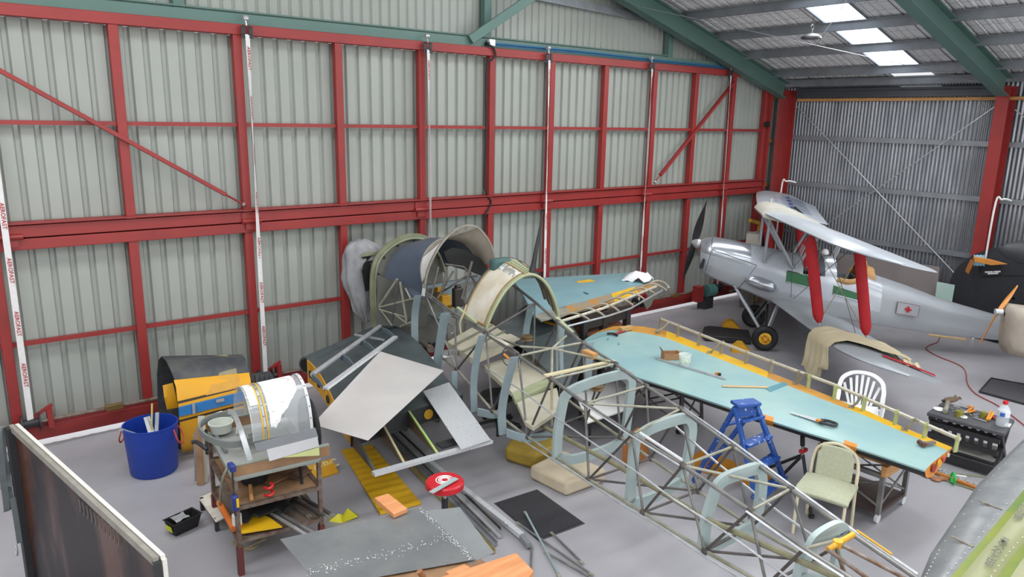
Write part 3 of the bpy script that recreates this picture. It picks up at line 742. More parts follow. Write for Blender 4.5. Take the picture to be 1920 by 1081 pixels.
# rivets along the top skin
rv = B().m(M_tubed)
for t in range(14):
    p = lerp(along(fa, .50), along(ra, .50), t / 13); rv.cyl(p, .007, .012, UP, 6)
    p = lerp(along(fa, .54), along(ra, .54), t / 13); rv.cyl(p, .007, .012, UP, 6)
part(rv, 'rivets')['kind'] = 'stuff'
mb = at(997, 514, y=7.12)
part(B().m(M_dark).lathe([(.07, -.01), (.07, .015), (.045, .03), (.04, .09), (.032, .14), (.024, .4), (.014, .6), (.009, .8), (.006, .82)], mb, at(1018, 396, y=7.12) - mb, 16), 'antenna_mast')
# ragged cream tape
tp = curve([npn(876, 572, .02), npn(870, 590, .05), npn(864, 606, .07), npn(866, 628, .07)])
part(B().m(mat('old_tape', 'c9bd98', .7)).ribbon(tp, .03, .004, (1, 0, 0)), 'loose_tape')
# longeron end tube, rust brown mouth
part(B().m(M_tubed).path([npn(790, 640, .02), npn(806, 652, .02)], .035, 12).m(M_rust).cyl(npn(806, 652, .05), .05, .06, (-.3, -1, 0), 16), 'tube_stub')

# ---- centre-section wing: decks below the fuselage and slate skins either side
def deck(pxs, z, t, m_=M_cream, name='deck_panel'):
    part(B().m(m_).plate([at(u, v, z=z) for u, v in pxs], t), name, bevel=.004)
deck(((838, 640), (908, 600), (975, 634), (888, 672)), .98, .09)
deck(((905, 684), (990, 660), (1036, 702), (960, 735)), .80, .06)
deck(((960, 737), (1036, 705), (1042, 715), (966, 750)), .78, .06, M_pale_green)
deck(((968, 752), (1044, 726), (1052, 765), (1000, 800), (985, 790)), .74, .05)
for t in (.25, .6): part(B().m(M_olive).beam(lerp(at(838, 640, z=1.0), at(888, 672, z=1.0), t), lerp(at(908, 600, z=1.0), at(975, 634, z=1.0), t), .015, .02), 'deck_rib')
part(B().m(mat('channel_grey', '8c8f8c', .5)).beam(npn(833, 662, .05), fpn(905, 655, -.3), .12, .06), 'spar_beam')
part(B().m(M_yellow).box(at(900, 668, z=.78), .3, .15, .1), 'fuel_cock', bevel=.01)
# left hand stub: LE roll, top skin, open trailing structure
ZL, ZT = 0.98, 0.72
LE0 = at(570, 668, z=.92); LE1 = at(745, 590, z=.95)
def stub_pt(s, c):
    """s across (0 = outer end), c along the chord (0 = leading edge, 1 = rear spar)"""
    a = lerp(LE0, LE1, s); e = lerp(at(657, 800, z=.78), at(868, 735, z=.80), s)
    if s > .6: a = lerp(a, at(735, 607, z=.98), (s - .6) / .4)
    p = lerp(a, e, c); p.z += 0.13 * math.sin(math.pi * min(1, c * 1.15 + .05)) - .03
    return p
rows = []
for i in range(13):
    s = i / 12; row = []
    for k in range(19):
        t = k / 18
        if t < .3:  # nose roll
            a = math.pi * (1 - t / .3); r = .12
            c_ = stub_pt(s, 0.0); d = (stub_pt(s, .2) - c_); d.z = 0; d.normalize()
            row.append(c_ + d * (r - r * 1.0 + .12 + .12 * math.cos(a)) + UP * (-.08 + .12 * math.sin(a)))
        else: row.append(stub_pt(s, .08 + .92 * (t - .3) / .7))
    rows.append(row)
part(B().m(M_slate).grid(rows, thick=.006), 'wing_skin', ang=60)
# black mouth at the rolled end
c_ = stub_pt(0, 0); d = (stub_pt(0, .2) - c_); d.z = 0; d.normalize()
part(B().m(M_slate).cyl(c_ + d * .1 - UP * .08 + V((-.0, 0, 0)), .115, .5, (LE1 - LE0), 20), 'leading_edge_duct')
part(B().m(M_black).cyl(c_ + d * .1 - UP * .08 + (LE0 - LE1).normalized() * .005, .09, .03, (LE1 - LE0), 20), 'duct_mouth')
# end rib, yellow with holes
er = [stub_pt(0, t / 10) for t in range(1, 11)]
eb = [p - UP * (.30 - .14 * i / 9) for i, p in enumerate(er)]
erib = part(B().m(M_yellow).plate(er + eb[::-1], .012, (-1, .1, 0)), 'end_rib')
for i in (1, 3, 5, 7):
    B().m(M_dark).cyl(lerp(er[i], eb[i], .5) + V((-.02, 0, 0)), .05, .01, (-1, .1, 0), 14).build('lightening_hole', erib)
# underside skin and spars
part(B().m(M_slate).grid([[stub_pt(s / 6, .1 + .9 * t / 6) - UP * (.28 - .02 * t) for t in range(7)] for s in range(7)], thick=.006, n=(0, 0, -1)), 'wing_skin')
a = stub_pt(0, 1); c = stub_pt(1, 1)
part(B().m(mat('spar_dark', '2f3234', .5)).plate([a, c, c - UP * .2, a - UP * .2], .01, (0, 1, 0)), 'rear_spar')
TE0 = at(700, 888, z=.60); TE1 = at(921, 826, z=.60)
M_bright = mat('bright_sheet', 'd6d9dc', .3, metal=.4, col2='cdd0d4', scale=25, amt=.5, rvar=.03)
part(B().m(M_bright).beam(TE0, TE1, .07, .035), 'trailing_edge')
sp0 = lerp(a, c, .02)
for s, m_ in ((.0, M_slate), (.24, mat('rib_pale', 'b5ab8a', .5)), (.49, mat('rib_green', '93b55f', .5, col2='c9b98f')), (.77, mat('rib_green', '93b55f'))):
    p = lerp(a, c, s * .98 + .01); q = lerp(TE0, TE1, {0: .02, .24: .25, .49: .53, .77: .82}[s])
    part(B().m(m_).beam(p, q, .022, .02), 'rib_cap')
    part(B().m(mat('rib_web', '5b4f49', .5, metal=.3, col2='7d6a4c', scale=5)).plate([p, q, q - UP * .02, p - UP * .2], .006, (1, 0, 0)), 'rib_web')
part(B().m(mat('spar_disc', 'c89a2a', .5)).cyl(lerp(a, c, .66) + V((0, -.012, -.1)), .06, .01, (0, -1, 0), 18), 'inspection_cap')
# inboard bright panel
part(B().m(M_bright).plate([at(793, 733, z=.84), at(842, 716, z=.84), at(920, 824, z=.64), at(865, 842, z=.64)], .006), 'flap_skin')
part(B().m(M_dark).beam(lerp(TE0, TE1, .62) + V((0, .2, .0)), lerp(TE0, TE1, .98) + V((0, .2, 0)), .14, .02), 'flap_hinge')
# hand side beyond the fuselage: slate skin falling to the outer wing joint
rows = []
pl_ = [((985, 560), (1012, 560), (1100, 600), (1098, 660)),]
far = [at(1003, 562, z=.98), at(1062, 603, z=.98), at(1097, 655, z=.9)]
near_ = [at(930, 612, z=.98), at(1010, 690, z=.82), at(1060, 735, z=.74)]
rows = []
for i in range(9):
    t = i / 8; row = []
    for k in range(9):
        s = k / 8; p = lerp(along(near_, t), along(far, t), s); p.z += .06 * math.sin(math.pi * t); row.append(p)
    rows.append(row)
part(B().m(M_slate).grid(rows, thick=.02), 'wing_skin', ang=60)
part(B().m(M_yellow).plate([at(998, 582, z=1.02), at(1018, 590, z=1.02), at(1050, 612, z=1.02), at(1020, 604, z=1.02)], .006), 'walkway_stripe')
part(B().m(M_slate).grid([[p - UP * .2 for p in r] for r in rows], thick=.02), 'wing_skin', ang=60)
part(B().m(mat('spar_dark', '2f3234')).plate([near_[2], far[2], far[2] - UP * .2, near_[2] - UP * .2], .01, (0, 1, 0)), 'rear_spar')
# supports of the fuselage: two trestle legs under the centre wing, one under the tail
for p in (stub_pt(.8, .55), lerp(near_[1], far[1], .5), lerp(NL[6], FL[7], .5) + V((0, -1.6, .12))):
    z = p.z - .22 if p.y > 4 else p.z - .02
    bb = B().m(M_tubed)
    for dx in (-.25, .25):
        for dy in (-.2, .2): bb.beam((p.x + dx, p.y + dy, 0), (p.x + dx * .6, p.y + dy * .6, z - .05), .04, .04)
    bb.box((p.x, p.y, z - .06), .6, .4, .05)
    part(bb, 'support_stand')

# ---------------------------------------------------------------- grey dust cover over the engine
def blob(rings, n=18, seed=0, amp=.05, fold=9):
    """closed draped shape: rings of (centre, radius x, radius z, angle axis)"""
    rows = []
    for i, (c, rx, rz) in enumerate(rings):
        c = V(c); row = []
        for k in range(n):
            a = 2 * math.pi * k / n
            rr = 1 + amp * math.sin(fold * a + i * .9 + seed) + amp * 1.4 * noise.noise(V((math.cos(a) * 2, math.sin(a) * 2, i * .6 + seed)))
            row.append(c + V((ax.y, -ax.x, 0)) * (rx * rr * math.cos(a)) + UP * (rz * rr * math.sin(a)))
        rows.append(row)
    return rows
M_cover = mat('grey_fabric', '959699', .85, col2='7b7c80', scale=5, bump=.8, bscale=9)
sil = [(449, 674, 684), (456, 659, 698), (464, 652, 712), (472, 649, 722), (480, 648, 712), (490, 648, 696), (505, 648, 690), (522, 649, 690), (540, 652, 691), (556, 657, 692), (570, 662, 692), (583, 668, 691), (596, 676, 689), (602, 681, 687)]
rows = []
for i, (v, ul, ur) in enumerate(sil):
    a = at(ul, v, y=9.8); c = at(ur, v, y=9.8); m0 = (a + c) / 2; hw = (c - a) / 2; row = []; dp_ = min(.17, hw.length * .8)
    for k in range(40):
        t_ = 2 * math.pi * k / 40; f = 1 + .10 * math.sin(5 * t_ + .25 * i) * (.4 + .6 * i / 13) ; q = m0 + hw * (math.cos(t_) * (1 + .03 * math.sin(i * 2.1))) + V((0, -1, 0)) * (dp_ * math.sin(t_) * f)
        fo = abs(math.sin(3.5 * t_ + .22 * i)) ** .5 * .05 + .05 * noise.noise(V((t_ * 1.5, i * .5, 3))); row.append(q + (q - m0).normalized() * (fo - .035) + V((.02 * noise.noise(q * 9), .03 * noise.noise(q * 6), 0)))
    rows.append(row)
b = B().m(M_cover); b.grid(rows[::-1], closed=True, thick=.008)
tag(b.build('dust_cover', ang=80), 'crumpled grey dust cover over the engine mount at the nose of the bare fuselage', 'dust cover')
b = B().m(M_olive)
b.plate([at(u, v, y=9.62) + UP * 0 for u, v in ((672, 481), (706, 476), (712, 470), (684, 473))], .03).m(M_black).plate([at(u, v, y=9.62) for u, v in ((680, 482), (704, 478), (703, 540), (686, 545))], .3, (0, 1, 0)).m(M_olive)
for dz in (-.35, .1): b.tube((5.35, 9.75, 1.45 + dz), (5.6, 9.4, 1.5 + dz), .022)
part(b, 'engine_mount')

# ---------------------------------------------------------------- loose sheet and frame lying on the stub wing
pts = [at(u, v, z=z) for u, v, z in ((586, 795, .97), (712, 658, 1.13), (832, 694, 1.10), (690, 825, .97))]
b = B().m(mat('clean_sheet', 'd6d3d0', .3, metal=.3, col2='c9c7c5', scale=2, amt=.7)); b.plate(pts, .004)
tag(b.build('metal_sheet'), 'large clean aluminium sheet lying on the slate stub wing', 'metal sheet')
t = thing('aileron_frame', 'open ladder-like steel frame with round spar lying on the slate stub wing', 'wing frame', at(660, 680, z=1.1))
a = at(586, 702, z=1.14); c = at(712, 612, z=1.16)
b = B().m(M_steel).tube(a, c, .032, n=14); b.build('spar_tube', t)
d0 = at(610, 728, z=1.13); d1 = at(742, 631, z=1.16)
b = B().m(M_bright).beam(d0, d1, .06, .03); b.build('edge_strip', t)
for s in (.0, .38, .68, 1.0):
    p = lerp(a, c, s); q = lerp(d0, d1, s); e = (p - q) * .15
    b = B().m(mat('rib_blue', '5c6a73', .45)); n_ = (c - a).normalized()
    b.ribbon([p + e, lerp(p, q, .5) + UP * .03, q], [.09, .06, .03], .02, n_); b.build('rib', t)
b = B().m(M_steel).beam(at(665, 627, z=1.12), at(720, 637, z=1.12), .03, .02); b.build('cross_bar', t)
# ================================================================ the big pale blue wing on its trestles
M_skyb = mat('pale_turquoise', '9abab6', 0.4, col2='84aab0', scale=1.3, amt=0.9, rvar=.06, detail=6, bump=.03, bscale=12)
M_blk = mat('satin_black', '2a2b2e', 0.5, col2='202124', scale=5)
M_ochre = mat('worn_ochre', 'c8923a', 0.5, col2='b8843a', scale=6, amt=.9)
M_ybr = mat('bright_yellow', 'e6b81e', 0.42, col2='d9a81c', scale=4, amt=.8)
M_orange = mat('orange_band', 'd98722', 0.5, col2='c87a20', scale=8, amt=.8)
WT = 0.90
LEp = [(1093, 641), (1095, 652), (1110, 664), (1150, 688), (1190, 705), (1240, 721), (1300, 741), (1360, 761), (1420, 781), (1430, 784), (1450, 790), (1500, 806), (1582, 831), (1606, 839), (1670, 860), (1735, 882)]
TEp = [(1112, 626), (1130, 617), (1152, 611), (1180, 610), (1208, 612), (1250, 620), (1315, 646), (1370, 668), (1430, 692), (1440, 696), (1465, 706), (1510, 724), (1590, 756), (1622, 768), (1700, 803), (1785, 838)]
L3 = [at(u, v, z=WT - .03) for u, v in LEp]; T3 = [at(u, v, z=WT) for u, v in TEp]
wing = thing('aircraft_wing', 'large pale turquoise wing with yellow trailing edge lying on trestles beside the tube fuselage', 'wing', (7.4, 5, 0))
def airfoil(L, T, th):
    """closed ring: from the trailing edge over the top to the leading edge and back below"""
    d = T - L; out = []
    up = [(1, 0), (.93, .012), (.84, .03), (.82, .035), (.6, .09), (.4, .13), (.25, .145), (.13, .12), (.06, .085), (.02, .045), (0, 0)]
    lo = [(.005, -.04), (.02, -.09), (.06, -.17), (.13, -.24), (.3, -.32), (.6, -.26), (.85, -.12), (1, -.03)]
    for c, h in up: out.append(L + d * c + UP * (h * th * (.5)))
    for c, h in lo: out.append(L + d * c + UP * (h * th * 1.6))
    return out
rows = []
for i, (l, t) in enumerate(zip(L3, T3)):
    th = .48 - .2 * i / 15
    if i < 3: th *= (.45, .7, .88)[i]
    rows.append(airfoil(l, t, th))
def wm(i, j):
    if 9 == i and 8 <= j <= 12: return M_orange
    if 12 == i and 8 <= j <= 12: return M_orange
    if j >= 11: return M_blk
    if j <= 1: return M_ochre if i < 5 or 9 <= i < 12 else M_ybr
    if j == 2: return M_skyb
    return M_skyb
b = B(); b.grid(rows, closed=True, mf=wm); b.m(M_orange).add(rows[-1], [tuple(range(len(rows[-1])))]); b.m(M_skyb).add(rows[0], [tuple(range(len(rows[0])))[::-1]])
b.build('wing_skin', wing, ang=40)
from mathutils.bvhtree import BVHTree
wbvh = BVHTree.FromPolygons(b.v, b.f)
def on_wing(u, v, lift=0.0):
    h = wbvh.ray_cast(EYE, ray(u, v).normalized())
    return (h[0] if h[0] else at(u, v, z=WT + .02)) + UP * lift
# end rib detail: red disc and holes
er = rows[-1]
for k, (s, col) in enumerate(((.25, '8c2a1e'), (.45, 'd9a31c'), (.62, 'b8432a'), (.8, 'c9c4b0'))):
    p = lerp(L3[-1], T3[-1], s) + V((0, -.012, -.01))
    B().m(mat('rib_mark_%d' % k, col, .5)).cyl(p + UP * -.02, .045 - .008 * k, .012, (0, -1, 0), 16).build('rib_hole', wing)
# hinge tube with brackets along the trailing edge
tp = [at(1240, 598, z=1.06), at(1402, 661, z=1.05), at(1567, 722, z=1.04), at(1800, 823, z=1.03)]
M_tubew = mat('cream_tube', 'c9c4b4', .4, metal=.3, col2='aaa596', scale=9)
B().m(M_tubew).path(tp, .02, 10).build('hinge_tube', wing)
brk = [(1240, 598), (1273, 612), (1312, 628), (1355, 643), (1402, 661), (1448, 678), (1498, 698), (1518, 706), (1567, 727), (1622, 748), (1682, 773), (1737, 797), (1796, 822)]
M_brk = mat('bracket_alloy', '9c9688', .45, metal=.4, col2='8a7a5c', scale=12)
M_brky = mat('bracket_zinc', 'a5ac72', .5, col2='8d9460', scale=12)
for k, (u, v) in enumerate(brk):
    s = (u - 1240) / 560; p = along(tp, min(1, max(0, s))) if False else at(u, v, z=1.055 - .025 * s)
    q = at(u - 2, v + 22, z=WT); d = (tp[-1] - tp[0]).normalized()
    b = B().m(M_brky if k >= 7 else M_brk)
    b.cyl(p - d * .008, .036, .016, d, 14); sdv = sidev(d)
    b.beam(p, V((p.x, p.y, WT - .01)) + sdv * .01, .055, .016, up=d)
    b.build('hinge_bracket', wing, bevel=.003)
for u, v in ((1262, 607), (1356, 646), (1517, 704), (1622, 748), (1722, 790)):
    p = at(u, v - 1, z=1.05); f_ = on_wing(u - 26, v + 15) if u > 1300 else p + V((-.2, .12, -.12))
    b = B().m(M_brk).path(curve([p, lerp(p, f_, .3) + UP * .05, lerp(p, f_, .65) + UP * .01, f_ + UP * .01, f_ + (f_ - p) * .2 * V((1, 1, 0)).length * 0 + UP * .008]), .014, 6); b.box(f_, .09, .06, .012, .4); b.build('hinge_arm', wing)
# little cap fittings and a teal scoop
for u, v in ((1140, 637), (1160, 646), (1232, 625)):
    p = on_wing(u, v); B().m(mat('fitting_teal', '5d8890', .5)).lathe([(.03, 0), (.012, .02), (.004, .045)], p - UP * .01, n=8).build('fairing_pip', wing)
B().m(mat('teal_scoop', '4f8a98', .4)).add([on_wing(1434, 728, .005), on_wing(1470, 716, .006), on_wing(1446, 730, .012), on_wing(1478, 721, .002), on_wing(1445, 735, .002)], [(0, 1, 2), (2, 1, 3, 4), (0, 2, 4)]).build('scoop', wing)
# ---- things lying on the wing
def onto(u, v): return on_wing(u, v, .012)
t = thing('hammer', 'red handled claw hammer lying by the rounded end of the turquoise wing', 'hammer', onto(1165, 625))
a = onto(1150, 629); c = onto(1172, 622)
B().m(mat('hammer_red', 'a8322c', .5)).beam(a + UP * .01, c + UP * .01, .03, .025).build('handle', t, bevel=.006)
B().m(M_blk).path(curve([a + V((-.05, .08, .01)), a + UP * .02, a + V((.0, -.08, .01))]), .018, 8).build('head', t)
b = B().m(mat('pale_wood', 'c4a06c', .6, col2='b08c58', scale=12)).beam(onto(1163, 623) + UP * .03, onto(1183, 618) + UP * .03, .08, .06)
tag(b.build('wood_block', bevel=.004), 'small wooden block beside the claw hammer on the turquoise wing', 'wood block')
# cardboard box
c = onto(1257, 672) - UP * .01; yaw = -.55
b = B().m(mat('cardboard', 'a9805a', .75, col2='96704c', scale=10)); M2 = Matrix.Rotation(yaw, 3, 'Z')
w, d, h, k = .11, .07, .09, .004
for sx, sy, px, py in ((w * 2, k, 0, -d), (w * 2, k, 0, d), (k, d * 2, -w, 0), (k, d * 2, w, 0)):
    b.box(c + M2 @ V((px, py, 0)), sx, sy, h, yaw)
b.box(c, w * 2, d * 2, .006, yaw)
b.plate([c + M2 @ V((-w, -d, h)), c + M2 @ V((-w, d, h)), c + M2 @ V((-w - .04, d, h + .07)), c + M2 @ V((-w - .04, -d, h + .07))], .003, (1, 0, 0))
b.plate([c + M2 @ V((w, -d, h)), c + M2 @ V((w, d, h)), c + M2 @ V((w + .07, d, h - .02)), c + M2 @ V((w + .07, -d, h - .02))], .003, (0, 0, 1))
tag(b.build('cardboard_box'), 'small open cardboard box standing on the turquoise wing beside the plastic tub', 'box')
t = thing('plastic_tub', 'clear plastic tub with blue paint in the bottom standing on the turquoise wing', 'tub', onto(1283, 684))
c = onto(1283, 686) - UP * .012
B().m(glass('milky_plastic', 'e3ecea', .6, .3)).lathe([(.06, 0), (.075, .15), (.082, .152), (.082, .165), (.076, .165), (.056, .006)], c, n=28).build('tub_wall', t)
B().m(mat('blue_liquid', '2573b5', .3)).cyl(c + UP * .004, .059, .05, n=28).build('paint', t)
B().m(mat('tub_label', 'd5dccb', .5, col2='6f9470', scale=25, lo=.5, hi=.55)).lathe([(.0705, .06), (.0745, .125)], c, n=28).build('tub_label', t)
b = B().m(M_steel).beam(onto(1230, 673), onto(1360, 712), .035, .02)
tag(b.build('steel_bar'), 'long thin steel bar lying in front of the cardboard box on the wing', 'bar')
b = B().m(M_orange).box(onto(1344, 702) - UP * .012, .05, .03, .03, .3).m(M_blk).box(onto(1349, 704) - UP * .012, .03, .03, .035, .3)
tag(b.build('pocket_knife'), 'tiny orange and black knife beside the steel bar on the wing', 'knife')
b = B().m(mat('ruler_wood', 'd9b98c', .55, col2='cba878', scale=12)).beam(onto(1354, 725), onto(1440, 727), .04, .008)
tk = B().m(M_blk); a = onto(1354, 725); c = onto(1440, 727)
for i in range(30): p = lerp(a, c, i / 30 + .01); tk.box(p + UP * .004 + V((.012, 0.01, 0)), .002, .012, .001)
t = thing('wooden_ruler', 'wooden ruler lying across the middle of the turquoise wing', 'ruler', a)
rl_ = b.build('rule', t); o = tk.build('graduation_marks', rl_); o['kind'] = 'stuff'
t = thing('hand_saw', 'hand saw with silver blade and black handle on the wing leading edge', 'saw', onto(1530, 790))
a = onto(1482, 775); c = onto(1541, 793); n_ = sidev(c - a)
b = B().m(M_bright); b.plate([a + UP * .004 - n_ * .015, a + UP * .004 + n_ * .015, c + UP * .006 + n_ * .04, c + UP * .006 - n_ * .06], .003); b.build('blade', t)
d = (c - a).normalized(); loop = curve([c - n_ * .045, c + n_ * .04, c + d * .06 + n_ * .045, c + d * .13 + n_ * .03, c + d * .145 - n_ * .02, c + d * .12 - n_ * .055, c + d * .05 - n_ * .06, c - n_ * .045], 4)
B().m(M_blk).path([p + UP * .012 for p in loop], .016, 8).beam(c + UP * .012 - n_ * .03, c + UP * .012 + n_ * .035, .05, .03).build('handle', t)
B().m(M_orange).beam(c + UP * .02 + n_ * .03, c + UP * .02 + n_ * .03 - d * .05, .04, .02).build('grip_insert', t)
t = thing('hammer', 'rusty brown hammer lying near the square end of the turquoise wing', 'hammer', onto(1738, 836))
B().m(M_rust).beam(onto(1726, 838) + UP * .02, onto(1752, 834) + UP * .02, .035, .03).build('handle', t, bevel=.005)
B().m(mat('rust_dark', '5a3427', .6)).path([onto(1722, 833) + UP * .02, onto(1733, 840) + UP * .02], .025, 8).build('head', t)
# ---- trestles
def trestle(t, c, yaw, w, d, z0, z1, m_=M_tube, spread=0.0, wheels=False, braces=True):
    Mr = Matrix.Rotation(yaw, 3, 'Z'); P = lambda x, y, z: V(c) + Mr @ V((x, y, z))
    cor = [(-w / 2, -d / 2), (w / 2, -d / 2), (w / 2, d / 2), (-w / 2, d / 2)]
    for x, y in cor:
        B().m(m_).beam(P(x * (1 + spread), y * (1 + spread), z0), P(x, y, z1), .045, .045).build('leg', t)
    for i in range(4):
        x, y = cor[i]; x2, y2 = cor[(i + 1) % 4]
        B().m(m_).beam(P(x, y, z1), P(x2, y2, z1), .04, .05).build('top_rail', t)
        if braces:
            B().m(m_).tube(P(x * (1 + spread), y * (1 + spread), z0 + .08), P(x2, y2, z1 - .06), .012).build('brace', t)
            B().m(m_).tube(P(x, y, z1 - .06), P(x2 * (1 + spread), y2 * (1 + spread), z0 + .08), .012).build('brace', t)
    if wheels:
        for x, y in cor:
            q = P(x, y, 0.05)
            B().m(mat('clear_wheel', 'c9ccd0', .3)).cyl(q + Mr @ V((0, -.015, 0)), .05, .03, Mr @ V((0, 1, 0)), 16).build('castor', t)
    return P
c = lerp(at(1633, 982, z=0), at(1600, 905, z=0), .5); c = V((7.62, 3.42, 0))
t = thing('trestle_trolley', 'grey steel trestle trolley on castors under the square end of the wing', 'trolley', c)
P = trestle(t, c, math.radians(2), .62, .72, .1, .52, M_tube, wheels=True)
B().m(mat('dark_ply', '4a3c38', .6, col2='3c302d')).add([], []).box(P(0, 0, .1), .66, .76, .03, R(2)).build('base_board', t)
B().m(M_timber).beam(P(-.36, -.38, .59), P(.36, -.38, .59), .06, .12).build('cross_timber', t, bevel=.01)
B().m(M_timber).beam(P(-.36, .3, .59), P(.36, .3, .59), .06, .12).build('cross_timber', t, bevel=.01)
B().m(M_timber).box(P(.05, 0, .62), .6, .7, .04, R(2)).build('packing_board', t)
c = at(1245, 795, z=0) + V((.12, .12, 0))
t = thing('trestle', 'dark steel trestle with wooden top under the rounded end of the wing', 'trestle', c)
P = trestle(t, c, .15, .5, .8, .02, .56, M_tubed, spread=.1)
B().m(mat('red_brown_board', '7a4a34', .6, col2='693c2a')).box(P(-.1, 0, .585), .5, .85, .05, .15).build('packing_board', t, bevel=.005)
for dx in (-.28, .28): B().m(M_black).cyl(P(dx, -.42, .045), .045, .03, (0, 1, 0), 14).build('castor', t)
# blue step ladder
M_bp = mat('blue_ladder_paint', '23509c', .5, col2='c9d3e3', scale=22, lo=.64, hi=.68, amt=.9)
t = thing('step_ladder', 'paint spattered blue wooden step ladder standing against the turquoise wing', 'ladder', (6.6, 4.3, 0))
A0, A1 = at(1425, 968, z=0), at(1476, 915, z=0); tb = 1.22
ta, tc = at(1379, 757, z=tb), at(1418, 753, z=tb)
tp_c = (ta + tc) / 2
for q, e in ((A0, ta), (A1, tc)):
    B().m(M_bp).beam(q, e - UP * .03, .035, .09, up=(1, .4, 0)).build('stile', t, bevel=.004)
for s in (.16, .40, .64, .86):
    p = lerp(A0, ta, s); q = lerp(A1, tc, s)
    B().m(M_bp).beam(p, q, .12, .028).build('step', t, bevel=.004)
back = (lerp(A0, A1, .5) - tp_c); back.z = 0
R0, R1 = at(1300, 902, z=.047), at(1326, 878, z=.047)
for q, e in ((R0, ta), (R1, tc)):
    B().m(M_bp).beam(q, e - UP * .04, .03, .05).build('rear_leg', t, bevel=.003)
for s in (.3, .75): B().m(M_bp).beam(lerp(R0, ta, s), lerp(R1, tc, s), .05, .02).build('rear_brace', t)
dd = (tc - ta).normalized(); B().m(M_bp).beam(ta - dd * .015, tc + dd * .015, .15, .035).build('top_board', t, bevel=.008)
B().m(M_bp).beam(ta - UP * .08, tc - UP * .08, .03, .12).build('head_block', t)
# tripod stand
t = thing('tripod_stand', 'black tripod work stand with red clamp collar behind the beige chair', 'stand', at(1500, 950, z=0))
base = at(1497, 925, z=0); hub = V((base.x, base.y, .42)); topp = base + V((-.05, .0, .70))
B().m(M_tubel).tube(hub, lerp(hub, topp, .6), .016).build('pole', t)
B().m(M_blk).tube(lerp(hub, topp, .6), topp, .026).build('grip', t)
B().m(mat('red_plastic', 'd0252b', .4)).box(hub + V((0, 0, .08)), .12, .05, .04).build('collar', t, bevel=.01)
for q in (at(1521, 970, z=0), at(1455, 905, z=0), at(1480, 912, z=0) + V((.1, .4, 0))):
    q.z = .02; B().m(M_blk).tube(hub + UP * .05, q, .018).cyl(q - UP * .015, .03, .03, n=12).build('leg', t)

# ================================================================ the far wing on its dark stand
FZ = 1.22
fw_ = thing('aircraft_wing', 'dusty blue wing with rusty hinge bay on dark benches near the hangar door', 'wing', (8.2, 8, 0))
M_skyd = mat('dusty_blue', '7fa3aa', 0.45, col2='6f959f', scale=2, amt=.9)
M_mott = mat('mottled_orange', 'b5823c', 0.5, col2='8d8c80', scale=7, amt=1, lo=.4, hi=.6)
M_mott2 = mat('mottled_grey', '77796f', 0.5, col2='97958a', scale=7, amt=1, lo=.4, hi=.6)
bk = [(960, 523), (1040, 519), (1110, 515), (1180, 511), (1197, 513), (1222, 525)]
mid = [(1000, 590), (1062, 572), (1100, 563), (1146, 550), (1190, 537), (1225, 528)]
fr_ = [(1030, 612), (1062, 606), (1115, 592), (1160, 580), (1205, 562), (1252, 538)]
Bk = [at(u, v, z=FZ) for u, v in bk]; Mi = [at(u, v, z=FZ + .02) for u, v in mid]; Fr = [at(u, v, z=FZ - .03) for u, v in fr_]
rows = [[b_ + (m_ - b_) * (k / 6) + UP * (.05 * math.sin(math.pi * k / 6)) for k in range(7)] for b_, m_ in zip(Bk, Mi)]
b = B().m(M_skyd).grid(rows[::-1], thick=.05, n=UP); b.build('wing_skin', fw_, ang=60)
for i in range(5):
    rows = [[lerp(Mi[i], Fr[i], k / 4), lerp(Mi[i + 1], Fr[i + 1], k / 4)] for k in range(3)]
    b = B().m([M_mott2, M_mott, M_mott, M_ybr, M_mott][i]).grid(rows, thick=.02, n=UP); b.build('hinge_bay_skin', fw_)
B().m(M_ybr).plate([at(u, v, z=FZ + .055) for u, v in ((1080, 527), (1106, 523), (1130, 531), (1100, 538))], .004).build('yellow_square', fw_)
B().m(mat('blue_slot', '2f5f72', .5)).plate([at(u, v, z=FZ + .05) for u, v in ((1077, 540), (1081, 540), (1104, 550), (1100, 551))], .01).build('slot', fw_)
B().m(M_tubew).path([at(u, v, z=FZ + .05) for u, v in ((1052, 602), (1130, 578), (1230, 537))], .022, 10).build('hinge_tube', fw_)
for u, v in ((1078, 595), (1105, 586), (1133, 577), (1160, 566), (1183, 556), (1205, 547), (1225, 539)):
    p = at(u, v, z=FZ + .02); B().m(M_brk).path(curve([p + V((-.2, .12, 0)), p + V((-.05, .02, .07)), p + V((.1, -.08, .02)), p + V((.18, -.14, -.05))]), .018, 6).build('hinge_bracket', fw_)
B().m(M_steel).path([at(u, v, z=FZ - .02) for u, v in ((1060, 612), (1140, 592), (1182, 578), (1254, 537))], .014, 6).build('edge_angle', fw_)
B().m(M_tubew).path(curve([at(u, v, z=FZ + .02) for u, v in ((1218, 530), (1232, 526), (1246, 530), (1254, 538))]), .018, 6).build('end_bow', fw_)
B().m(mat('loose_fabric', '8f9488', .8, col2='7c8176')).plate([at(1205, 563, z=FZ - .05), at(1228, 555, z=FZ - .05), at(1221, 572, z=FZ - .25), at(1213, 580, z=FZ - .35)], .01, (0, 1, 0)).build('torn_fabric', fw_)
M_dkt = mat('dark_bench', '2b2a2b', .6, col2='3a302b', scale=6)
st = thing('timber_bench', 'long dark bench under the far blue wing with red brown boards on it', 'bench', at(1150, 610, z=0))
a = at(1090, 607, z=FZ - .17) ; c = at(1180, 583, z=FZ - .17)
B().m(M_dkt).beam(a, c, .05, .2).build('apron', st)
a2 = a + V((.6, 1.2, 0)); c2 = c + V((.6, 1.1, 0))
B().m(M_dkt).beam(a2, c2, .05, .2).build('apron', st)
